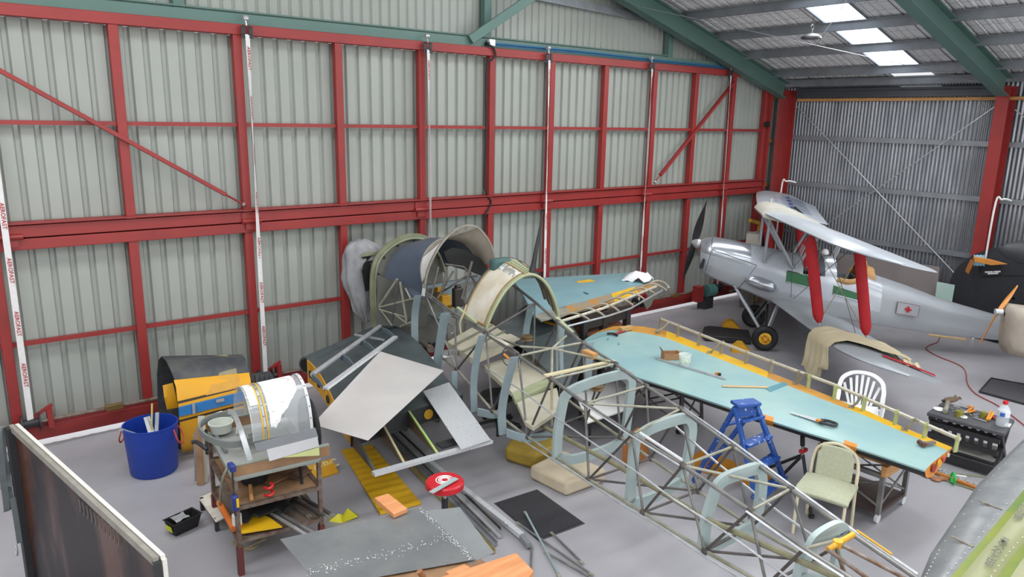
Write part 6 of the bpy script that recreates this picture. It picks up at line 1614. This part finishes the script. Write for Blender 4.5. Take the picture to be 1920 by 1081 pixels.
# chocks
def chock(c, yaw, lab):
    t = thing('wheel_chock', lab, 'chock', c, 'yellow chocks at the biplane wheels'); e = V((math.cos(yaw), math.sin(yaw), 0)); g = V((-e.y, e.x, 0)); w = .11
    def S(x, y, z): return c + e * x + g * y + UP * z
    b = B().m(M_yellow); pr = [(-.17, 0), (.17, 0), (.17, .03), (.02, .17), (-.06, .17), (-.17, .06)]
    b.grid([[S(x, -w, z) for x, z in pr], [S(x, w, z) for x, z in pr]][::-1], closed=True).add([S(x, -w, z) for x, z in pr], [tuple(range(6))]).add([S(x, w, z) for x, z in pr], [tuple(range(6))[::-1]])
    b.build('wedge', t, bevel=.004)
    B().m(M_dark).beam(S(.05, w + .003, .08), S(.1, w + .003, .06), .006, .04).build('slot', t)
fa = math.atan2(-F.y, -F.x)
chock(Lp(.42, .95, 0) , fa, 'yellow wheel chock in front of the yellow hubbed wheel'); chock(Lp(.45, -.62, 0), fa, 'yellow wheel chock in front of the dark hubbed wheel')
# black spare blade / board on the floor in front of the wheel
Pb = [at(u, v, z=.12) for u, v in ((1320, 612), (1330, 610), (1404, 618), (1409, 635), (1322, 628), (1317, 621))]
b = B().m(M_blk).plate(Pb, .1); tag(b.build('black_board', bevel=.01), 'long black rounded board lying on the floor before the biplane wheel', 'board')
# dust sheet over the lower wing
M_canvas = mat('cream_canvas', 'c9bd9f', .9, col2='b8ab8b', scale=6, bump=.5, bscale=8)
rows = []
for i in range(19):
    s = 2.85 + .85 * i / 18; row = []
    for j in range(25):
        t_ = j / 24
        if t_ < .45:   # hanging in front of the leading edge
            k = 1 - t_ / .45; hang = (.72 if 2 < i < 16 else .55) * k * (1 - .35 * (i / 18)); a, z = lo_fn(s, 0)
            fold = .05 * math.sin(i * 1.3 + j * .15) * k
            row.append(Lp(a + .05 + fold + .03 * k, s + .04 * math.sin(j * .5) * k, z + .02 - hang))
        else:
            c_ = (t_ - .45) / .55 * .8; a, z = lo_fn(s, c_); hh_ = .1 * (.3 + min(1, c_ * 6)) * (1 - .5 * c_)
            row.append(Lp(a, s, z + hh_ + .035 + .02 * noise.noise(V((i * .4, j * .5, 2)))))
    rows.append(row)
b = B().m(M_canvas).grid(rows, thick=.008); tag(b.build('dust_sheet', ang=80), 'cream dust sheet draped over the lower wing of the silver biplane', 'dust sheet')
rows = []
for i in range(9):
    row = []
    for j in range(21):
        s = 3.5 + .45 * j / 20; a, z = lo_fn(min(s, 4.3), .75 - .0 * j); row.append(Lp(a + .12 - .03 * i - .0 * j, s, z + .1 + .03 * math.sin(i * 1.1 + j * .5) - .006 * i))
    rows.append(row)
b = B().m(M_canvas).grid(rows, thick=.01, n=UP); tag(b.build('dust_sheet', ang=80), 'rolled edge of cream sheet along the trailing edge of the lower wing', 'dust sheet')
# timber strip on the floor under the tail, red cable
b = B().m(mat('new_batten', 'd8b88a', .6)).beam(at(1741, 627, z=.015), at(1811, 636, z=.015), .09, .02); tag(b.build('timber_batten'), 'pale timber batten on the floor under the silver fuselage', 'batten')
cb = [at(u, v, z=.012) for u, v in ((1762, 632), (1757, 641), (1740, 648), (1738, 655), (1760, 668), (1795, 682), (1810, 695), (1814, 718), (1830, 738), (1868, 758), (1895, 777), (1925, 800))]
b = B().m(mat('red_cable', '9c4a44', .6)).path(curve(cb, 6), .009, 6); tag(b.build('extension_cord'), 'dull red cable snaking across the floor past the dark mat', 'cord')
Q = [at(u, v, z=.02) for u, v in ((1858, 709), (1960, 727), (1960, 768), (1836, 734))]
t = thing('drip_tray', 'long dark shallow tray on the floor beyond the black tool bench', 'tray', lerp(Q[0], Q[2], .5) * 1.0)
B().m(mat('tray_dark', '414146', .6, col2='58585c', scale=40)).plate(Q, .02).build('base', t); B().m(M_dark).path([p + UP * .008 for p in Q], .012, 4, closed=True).build('rim', t)
# ---- covered motor with an orange propeller
c = at(1882, 585, x=12.9); A_ = V((.62, -.78, 0))
def cover(t_, lat, z): return c + A_ * t_ + V((A_.y, -A_.x, 0)) * lat + UP * z
rows = []
for i, (t_, w, top, bot) in enumerate(((.02, .03, .0, -.06), (.04, .16, .1, -.45), (.1, .28, .12, -.62), (.3, .34, .1, -.66), (.7, .38, .06, -.62), (1.2, .42, .03, -.6), (2.0, .44, 0, -.6))):
    row = []
    for k in range(32):
        a = 2 * math.pi * k / 32; x = math.cos(a); y = math.sin(a); r_ = 1 + .05 * math.sin(k * 2.1 + i) * (y < .3)
        zz = (top if y > 0 else bot) * 0 + ((top + .0) + (bot - top) * (1 - (abs(y) ** .6 * math.copysign(1, y) + 1) / 2))
        row.append(cover(t_, w * math.copysign(abs(x) ** .6, x) * r_, zz + .0))
    rows.append(row)
t = thing('covered_engine', 'aeroplane nose under a beige canvas cover with wooden propeller, cut by the picture edge', 'engine cover', V((c.x, c.y, 0)))
b = B().m(mat('beige_canvas', 'a59c90', .9, col2='958c80', scale=5, bump=.6, bscale=6)).grid(rows, closed=True, thick=.01); b.build('canvas_cover', t, ang=80)
M_prop = mat('varnished_prop', 'd08a3e', .35, col2='c07a32', scale=5)
for px in ((1908, 535), (1838, 642)):
    tip = at(*px, x=12.9 + (.25 if px[0] > 1890 else -.1)); dv = tip - (c - A_ * .08); Lb = dv.length; dv.normalize(); ch = A_.cross(dv); rr = []
    for k in range(12):
        s = k / 11; w = .02 + .03 * math.sin(math.pi * min(1, s * .8 + .1)); w = w if s < .95 else .015; tw = R(55 - 45 * s); e = ch * math.cos(tw) + A_ * math.sin(tw); g = e.cross(dv)
        cc = c - A_ * .08 + dv * (s * Lb); rr.append([cc + e * w, cc + g * .014, cc - e * w, cc - g * .014])
    B().m(M_prop).grid(rr, closed=True).add(rr[-1], [(0, 1, 2, 3)]).build('propeller_blade', t, ang=60)
B().m(M_steel).cyl(c - A_ * .12, .05, .1, A_, 16).build('propeller_hub', t)
B().m(M_dark).beam(cover(1.7, 0, -.5), V((cover(1.7, 0, 0).x, cover(1.7, 0, 0).y, 0)), .12, .12).build('engine_stand', t)
# ---- black padded cover standing by the wall, nose cone and second propeller
cb_ = at(1905, 560, x=15.8); cb_.z = .93
t = thing('padded_cover', 'big round black padded cover with small white lettering against the metal wall', 'cover', V((cb_.x, cb_.y, 0)))
M_pad = mat('black_padding', '232429', .85, col2='2f3037', scale=30, bump=.3)
rw = []
def padp(a, r_, x): return V((cb_.x + x, cb_.y + r_ * 1.22 * math.cos(a), max(.01, cb_.z + r_ * .98 * math.sin(a))))
rw = [[padp(2 * math.pi * k / 48, r_, x) for k in range(48)] for r_, x in ((.02, -.14), (.6, -.12), (.85, -.08), (.97, .0), (.85, .12), (.02, .14))]
B().m(M_pad).grid(rw, closed=True).build('cover', t, ang=60)
lp = lambda u, v: at(u, v, x=cb_.x - .145)
B().m(mat('patch_black', '1b1c20', .7)).plate([at(u, v, x=cb_.x - .13) for u, v in ((1842, 497), (1876, 495), (1876, 516), (1840, 517))], .02, (-1, 0, 0)).build('patch', t)
xx = cb_.x - .155
for row_, (u0, v0, n_) in enumerate(((1848, 511, 12), (1853, 514, 8))):
    for k in range(n_):
        if row_ == 0 and k == 6: continue
        p = at(u0 + k * 2.4, v0 - .1 * k, x=xx); B().m(M_white).box(p, .004, .028, .026).build('lettering', t)
B().m(M_pad).path([at(u, v, x=cb_.x - .13) for u, v in ((1840, 517), (1880, 515), (1919, 516))], .008, 5).build('seam', t)
nc_ = at(1871, 468, x=14.2)
t = thing('drop_tank', 'dark grey pointed pod over the black padded cover, cut by the picture edge', 'pod', V((nc_.x, nc_.y, 0)))
Ad = V((.25, -.95, .02)).normalized()
B().m(mat('pod_grey', '3c3d41', .5, col2='33343a', scale=8)).lathe([(.0, .0), (.06, .03), (.12, .12), (.19, .3), (.24, .55), (.27, .9), (.27, 1.6), (.24, 2.2), (.1, 2.7), (0, 2.8)], nc_, Ad, 32).build('shell', t, ang=60)
for s in (.9, 1.9):
    q = nc_ + Ad * s; B().m(M_tubed).beam((q.x, q.y, 0), (q.x, q.y, q.z - .25), .08, .08).build('stand', t); B().m(M_tubed).beam((q.x - .3, q.y, .03), (q.x + .3, q.y, .03), .08, .06).build('stand_foot', t)
hp_ = at(1824, 487, x=15.5)
t = thing('propeller', 'orange wooden propeller with brown hub behind the black padded cover', 'propeller', V((hp_.x, hp_.y, 0)))
tipp = at(1889, 495, x=15.5); dv = tipp - hp_
B().m(M_prop).plate([hp_ + UP * .07, hp_ + dv * .5 + UP * .05, tipp, hp_ + dv * .55 - UP * .06, hp_ - UP * .03], .04, (1, 0, 0)).build('blade', t, bevel=.008)
B().m(mat('hub_brown', '9c5f28', .5)).plate([at(u, v, x=15.5) for u, v in ((1819, 486), (1828, 486), (1820, 503), (1815, 514), (1809, 508), (1812, 500))], .06, (1, 0, 0)).build('hub', t, bevel=.01)
B().m(M_tubed).tube((hp_.x, hp_.y, hp_.z), (16.28, hp_.y, hp_.z), .03).build('wall_arm', t)
b = B().m(mat('blue_film', '8cc3da', .4, col2='a9cfe0', scale=6)).grid([[at(1826 + 3.2 * i, 477 + 4 * j + 2 * ((i + j) % 2), x=15.6 + .02 * (i % 2)) for j in range(6)] for i in range(7)], thick=.01); tag(b.build('plastic_wrap', ang=80), 'crumpled pale blue plastic wrap by the red column behind the orange propeller', 'plastic wrap')
# ---- sheets leaning on the metal wall
b = B().m(mat('brown_board', '7d7674', .6, col2='6e6765', scale=3)).plate([at(u, v, x=x) for u, v, x in ((1570, 474, 15.95), (1762, 500, 15.95), (1752, 590, 15.75), (1570, 590, 15.75))], .02, (1, 0, 0)); tag(b.build('leaning_sheet'), 'grey brown board panel leaning on the metal wall behind the biplane', 'panel')
b = B().m(mat('mint_sheet', 'a9c4bb', .5, col2='b9cfc8', scale=3)).plate([at(u, v, x=15.7) for u, v in ((1757, 528), (1790, 534), (1783, 575), (1752, 568))], .02, (1, 0, 0)); tag(b.build('leaning_sheet'), 'small mint green sheet beside the brown board near the silver tail', 'panel')
# yellow gallows frame and white box near the door corner
M_gy = mat('gallows_yellow', 'c19a2e', .5, col2='a98426', scale=8)
p0 = at(1424, 460, y=9.55); p1 = at(1426, 417, y=9.55); p2 = at(1406, 413, y=9.55)
b = B().m(M_gy).beam(V((p0.x, p0.y, 0)), p1, .09, .09, up=(0, 1, 0)).beam(p1 - UP * .02, p2, .07, .08); tag(b.build('hoist', bevel=.006), 'yellow gallows hoist standing behind the nose of the biplane', 'hoist')
q = at(1411, 458, y=9.35); 
t = thing('cardboard_box', 'white open box on a stand behind the nose of the biplane', 'box', V((q.x, q.y, 0)))
B().m(mat('box_white', 'c3bfb3', .7)).box(q, .34, .26, .26, .5).build('carton', t); B().m(mat('box_white', 'c3bfb3')).plate([q + V((.1, 0, .26)), q + V((.3, .05, .3)), q + V((.34, .1, .24)), q + V((.14, .12, .26))], .01).build('flap', t)
B().m(M_tubed).box(V((q.x, q.y, 0)), .4, .3, q.z - .001, .5).build('stand', t)
# air compressor motor by the door foot
q = at(1324, 545, y=9.8)
t = thing('winch_motor', 'green electric motor with red bracket at the foot of the door', 'motor', V((q.x, q.y, 0)))
B().m(mat('motor_green', '4d7a74', .5)).cyl(q + V((-.02, 0, 0)), .14, .25, (1, -.1, 0), 20).build('motor', t); B().m(M_red).box(q + V((-.28, 0, -.2)), .2, .16, .34).build('bracket', t); B().m(M_dark).box(V((q.x, q.y, 0)), .3, .2, q.z - .12).build('base', t)

# ================================================================ folding tool bench
t = thing('folding_workbench', 'black folding tool bench strewn with tools beyond the hinge tube', 'workbench', V((9.45, 3.05, 0)))
TB = .58
q0, q1, q2, q3 = at(1738, 772, z=TB), at(1885, 812, z=TB), at(1903, 786, z=TB), at(1768, 752, z=TB)
M_pb = mat('bench_black', '232326', .5, col2='2f2f33', scale=8); M_pt = mat('bench_top', '45464a', .6, col2='56575b', scale=9)
mid0, mid1 = lerp(q0, q3, .62), lerp(q1, q2, .62)
B().m(M_pt).plate([q0, q1, mid1, mid0], .05).build('top', t, bevel=.012)
B().m(M_pt).plate([lerp(q0, q3, .7), lerp(q1, q2, .7), q2, q3], .05).build('top', t, bevel=.012)
ctr = lerp(q0, q2, .5)
for s, (a, c) in enumerate(((q0, q3), (q1, q2))):
    for k, (p, q) in enumerate(((a, c), (c, a))):
        p1_ = lerp(p, ctr, .12); p2_ = lerp(q, ctr, .12)
        B().m(M_pb).beam((p1_.x, p1_.y, TB - .06), (p2_.x, p2_.y, .1), .06, .05).build('leg', t)
for a, c in ((lerp(q0, ctr, .1), lerp(q1, ctr, .1)), (lerp(q3, ctr, .1), lerp(q2, ctr, .1))):
    B().m(M_pb).beam((a.x, a.y, .09), (c.x, c.y, .09), .09, .12).build('foot_rail', t, bevel=.01)
    for z in (TB - .13, .3): B().m(M_pb).beam((a.x, a.y, z), (c.x, c.y, z), .03, .06).build('cross_rail', t)
    for k in range(1, 8):
        s = k / 8; p = lerp(a, c, s); B().m(M_pb).beam((p.x, p.y, .3), (p.x, p.y, TB - .1), .05, .02, up=(1, 0, 0)).build('lattice_bar', t)
B().m(mat('tray_grey', '8d8c86', .6)).plate([V((p.x, p.y, .2)) for p in (lerp(q0, ctr, .15), lerp(q1, ctr, .15), lerp(q2, ctr, .15), lerp(q3, ctr, .15))], .02).build('shelf_tray', t)
def bt(u, v, lift=.0): return at(u, v, z=TB + lift)
t = thing('water_bottle', 'clear plastic water bottle with red cap and blue label on the tool bench', 'bottle', bt(1880, 798))
cbt = bt(1878, 797)
B().m(glass('bottle_clear', 'dfe8ee', .4, .05)).lathe([(.0, .0), (.06, .002), (.065, .02), (.065, .1), (.062, .11), (.065, .12), (.065, .19), (.05, .235), (.024, .26), (.022, .28)], cbt, n=28).build('body', t)
B().m(mat('bottle_label', 'dfe2ea', .5)).lathe([(.0662, .12), (.0662, .19)], cbt, n=28).build('label_band', t)
B().m(mat('label_blue', '2f62b4', .5)).box(cbt + V((-.069, -.01, .13)), .006, .05, .045, .3).build('label_patch', t)
B().m(mat('cap_red', 'cf1f26', .4)).cyl(cbt + UP * .27, .028, .035, n=20).build('cap', t)
def tool(name, label, cat, f): b = B(); f(b); tag(b.build(name), label, cat)
tool('pipe', 'grey pipe offcut on the tool bench', 'pipe', lambda b: b.m(M_tubel).tube(bt(1777, 754, .03), bt(1772, 771, .03), .028, n=14))
b = B().m(mat('brown_glove', '6b5a48', .9, col2='4e4136', scale=12)).grid([[bt(1779 + 3.4 * i, 757 - 1 * i + 0 * j, .0) + V((.0, .018 * j, .035 + .035 * noise.noise(V((i * .9, j * .9, 1))))) for j in range(6)] for i in range(8)], thick=.025, n=UP); tag(b.build('work_glove', ang=80), 'brown crumpled glove behind the pipe offcut on the tool bench', 'glove')
tool('plate', 'white oval dish on the tool bench by the pipe offcut', 'dish', lambda b: b.m(M_white).lathe([(.0, 0), (.07, .004), (.075, .012), (.0, .008)], bt(1762, 768), n=24))
tool('screwdriver', 'orange handled screwdriver lying across the tool bench', 'screwdriver', lambda b: b.m(M_steel).tube(bt(1799, 755, .03), bt(1818, 762, .03), .005).m(M_orange).tube(bt(1815, 761, .03), bt(1826, 764, .03), .016))
tool('pliers', 'orange handled pliers in the middle of the tool bench', 'pliers', lambda b: b.m(M_orange).tube(bt(1812, 771, .02), bt(1824, 764, .02), .013).tube(bt(1815, 773, .02), bt(1828, 769, .02), .013).m(M_steel).tube(bt(1805, 774, .02), bt(1813, 772, .02), .014))
tool('jar', 'olive glass jar standing at the front edge of the tool bench', 'jar', lambda b: b.m(mat('olive_jar', '8a8436', .3)).cyl(bt(1798, 780), .045, .07))
tool('jar', 'olive glass jar standing near the yellow pliers on the tool bench', 'jar', lambda b: b.m(mat('olive_jar', '8a8436')).cyl(bt(1843, 782), .035, .07))
tool('pliers', 'yellow handled pliers beside the water bottle on the tool bench', 'pliers', lambda b: b.m(mat('plier_yellow', 'e0962a', .45)).tube(bt(1850, 786, .02), bt(1858, 771, .05), .013).tube(bt(1854, 787, .02), bt(1863, 773, .05), .013))
tool('tape_roll', 'small white tape roll on the front edge of the tool bench', 'tape', lambda b: b.m(M_white).disc_ring(bt(1807, 781, .012), UP, .03, .012, 20, 6))
tool('cloth', 'red rag scrap beside the yellow handled pliers', 'rag', lambda b: b.m(M_redc).lathe([(.03, 0), (.035, .02), (.01, .035)], bt(1859, 783), n=8))
tool('paper_sheet', 'white card lying behind the water bottle on the tool bench', 'card', lambda b: b.m(M_white).plate([bt(u, v, .006) for u, v in ((1886, 792), (1897, 794), (1893, 800), (1883, 798))], .004))
tool('spanner', 'steel spanner lying in front of the orange pliers', 'spanner', lambda b: b.m(M_steel).beam(bt(1828, 783, .012), bt(1850, 790, .012), .02, .012))
tool('steel_block', 'dull steel block between the glove and the orange pliers', 'block', lambda b: b.m(M_galv2).box(bt(1793, 768), .09, .07, .05, .4))
random.seed(11)
for k in range(10):
    u = 1790 + random.random() * 70; v = 765 + (u - 1790) * .27 + random.random() * 7
    m_ = random.choice([M_steel, M_tubed, M_rust, M_galv2, M_brk]); a_ = random.random() * 3
    b = B().m(m_).beam(bt(u, v, .012), bt(u, v, .012) + V((math.cos(a_), math.sin(a_), 0)) * random.uniform(.05, .12), .02, .018)
    tag(b.build('small_tool'), 'small metal tool or bit in the clutter on the black tool bench', 'tool', 'small bits on the tool bench')

# offcuts on the floor near the wing tip
def fl_beam(name, label, cat, p, q, w, h, m_): b = B().m(m_).beam(at(*p, z=h / 2 + .005), at(*q, z=h / 2 + .005), w, h); return tag(b.build(name), label, cat)
fl_beam('wood_strip', 'orange brown wood strip on the floor off the wing end', 'strip', (1745, 882), (1831, 914), .05, .03, mat('orange_wood', 'b8763a', .5))
fl_beam('metal_strip', 'thin green grey strip running along the floor off the wing end', 'strip', (1690, 877), (1860, 895), .02, .01, M_olive)
fl_beam('metal_strip', 'dark thin strip lying in front of the orange wood strip', 'strip', (1750, 892), (1827, 918), .02, .01, M_olive)
fl_beam('plank', 'long grey floor plank between the wing end and the tool bench', 'plank', (1782, 852), (1860, 885), .12, .012, mat('grey_plank', '8a8688', .6))
fl_beam('metal_strip', 'short white strip by the green tape on the floor', 'strip', (1782, 889), (1812, 893), .03, .01, M_white)
t = thing('tape_roll', 'green tape roll standing among the strips on the floor', 'tape', at(1787, 897, z=0))
B().m(mat('tape_green', '1fae4c', .4)).disc_ring(at(1787, 896, z=.07), (.6, -.8, 0), .06, .014, 28, 6).build('roll', t)
b = B().m(mat('foil_scraps', 'd8dee2', .3, metal=.4)); random.seed(5)
for k in range(90):
    s = random.random(); p = lerp(at(1755, 878, z=.01), at(1828, 908, z=.01), s) + V((random.gauss(0, .03), random.gauss(0, .03), 0)); b.box(p, random.uniform(.01, .04), random.uniform(.005, .02), .006, random.random() * 3)
tag(b.build('foil_scraps'), 'scatter of torn silver foil scraps on the floor off the wing end', 'scraps', kind='stuff')
for k, (u, v) in enumerate(((1738, 893), (1755, 900), (1768, 898))):
    b = B().m(mat('brown_scrap', '8a5a40', .7, col2='b98a62', scale=20)).lathe([(.0, 0), (.05, .004), (.06, .02), (.0, .03)], at(u, v, z=0), n=7); tag(b.build('wood_scrap'), ('palest', 'middle', 'darkest')[k] + ' curled brown scrap on the floor below the wing end', 'scrap')

# ================================================================ riveted skin panel near the viewpoint
PZ = 1.95
def pp(u, v): return at(u, v, z=PZ)
t = thing('aircraft_skin_panel', 'large riveted aluminium and yellow green panel filling the corner nearest the viewpoint', 'panel', V((4.6, 1.0, 0)))
M_rs = mat('mottled_aluminium', '8b8e90', .45, metal=.25, col2='73777a', scale=5, amt=.9, rvar=.1, detail=8)
outer = [(1712, 1100), (1722, 1068), (1735, 1040), (1750, 1005), (1838, 880), (1898, 822), (1950, 775)]
seam = [(1762, 1110), (1780, 1085), (1812, 1047), (1848, 1005), (1885, 960), (1920, 918), (1975, 852)]
so_ = [pp(*p) for p in outer]; se = [pp(*p) for p in seam]
rows = [[lerp(a, c, k / 6) - UP * (.10 * (1 - k / 6) ** 2) for k in range(7)] for a, c in zip(so_, se)]
B().m(M_rs).grid(rows, thick=.01, n=UP).build('aluminium_skin', t, ang=60)
def greeny():
    m = mat('primer_green', 'a9ad62', .42, col2='9fa789', scale=2, amt=.6); return m
M_pg = mat('primer_body', '8b8d5f', .42, col2='838a58', scale=3, amt=.7); M_pe = mat('primer_edge', '7f8a1c', .42, col2='577a2e', scale=4, amt=.8)
s2 = [pp(1850, 1110), pp(1862, 1095), pp(1890, 1055), pp(1920, 1020), pp(1965, 965), pp(2010, 910), pp(2070, 840)]
def band(A, C, t0, t1, m_, name, lift=.0): B().m(m_).grid([[lerp(a, c, t0 + (t1 - t0) * k / 3) + UP * (lift + .015 * math.sin(math.pi * (t0 + (t1 - t0) * k / 3))) for k in range(4)] for a, c in zip(A, C)], thick=.008, n=UP).build(name, t, ang=60)
band(se, s2, 0, .25, M_pe, 'primer_strip', .004); band(se, s2, .25, 1, M_pg, 'primer_skin', .004)
s3 = [p + (p - q) * 1.0 for p, q in zip(s2, se)]
band(s2, s3, 0, .3, M_pe, 'primer_strip', .008); band(s2, s3, .3, 1, M_pg, 'primer_skin', .008)
rv = B().m(mat('rivet_bright', 'dcded0', .3, metal=.4))
Lse = curve(se, 4)
for k in range(26):
    p = along(Lse, k / 25); e = (along(Lse, min(1, k / 25 + .02)) - along(Lse, max(0, k / 25 - .02))).normalized(); g = UP.cross(e)
    rv.lathe([(.004, .0), (.003, .004)], p + g * .02 + UP * .0, n=6)
    q = along(curve(s2, 4), k / 25); rv.lathe([(.004, .0), (.003, .004)], q + g * .02 + UP * .012, n=6)
for k in range(30): p = along([r[1] for r in rows], k / 29); rv.lathe([(.004, 0), (.003, .004)], p, n=6)
rv.build('rivets', t)['kind'] = 'stuff'
M_ink = mat('stamp_ink', '5b5f52', .6)
o1_ = pp(1874, 1020) ; o2_ = pp(1848, 1055)
d_ = (pp(1835, 1080) - pp(1880, 1012)).normalized(); g = UP.cross(d_)
B().m(M_ink).text('AMS-QQ-A-250/', .052, pp(1878, 1014) + UP * .03, d_, g, lift=0).build('stamped_text', t)
B().m(M_ink).text('01-157281', .052, pp(1912, 952) + UP * .03, (pp(1893, 1000) - pp(1922, 944)).normalized(), UP.cross((pp(1893, 1000) - pp(1922, 944)).normalized()), lift=0).build('stamped_text', t)
for (u0, v0, u1, v1) in ((1837, 932, 1878, 955), (1785, 998, 1825, 1025)):
    B().m(mat('slot_line', '6d625a', .5, col2='b9b490', scale=30)).beam(pp(u0, v0) - UP * .02, pp(u1, v1) + UP * .0, .012, .006).build('slot', t)
for p in (V((4.0, 1.3, 0)), V((5.3, 1.25, 0)), V((4.3, .5, 0)), V((5.8, .8, 0))): B().m(M_tubed).beam(p, p + UP * (PZ - .14), .05, .05).build('stand_leg', t)
for a, c in (((4.0, 1.3), (5.8, .8)), ((4.3, .5), (5.3, 1.25))): B().m(M_tubed).beam((a[0], a[1], PZ - .15), (c[0], c[1], PZ - .15), .05, .05).build('stand_rail', t)
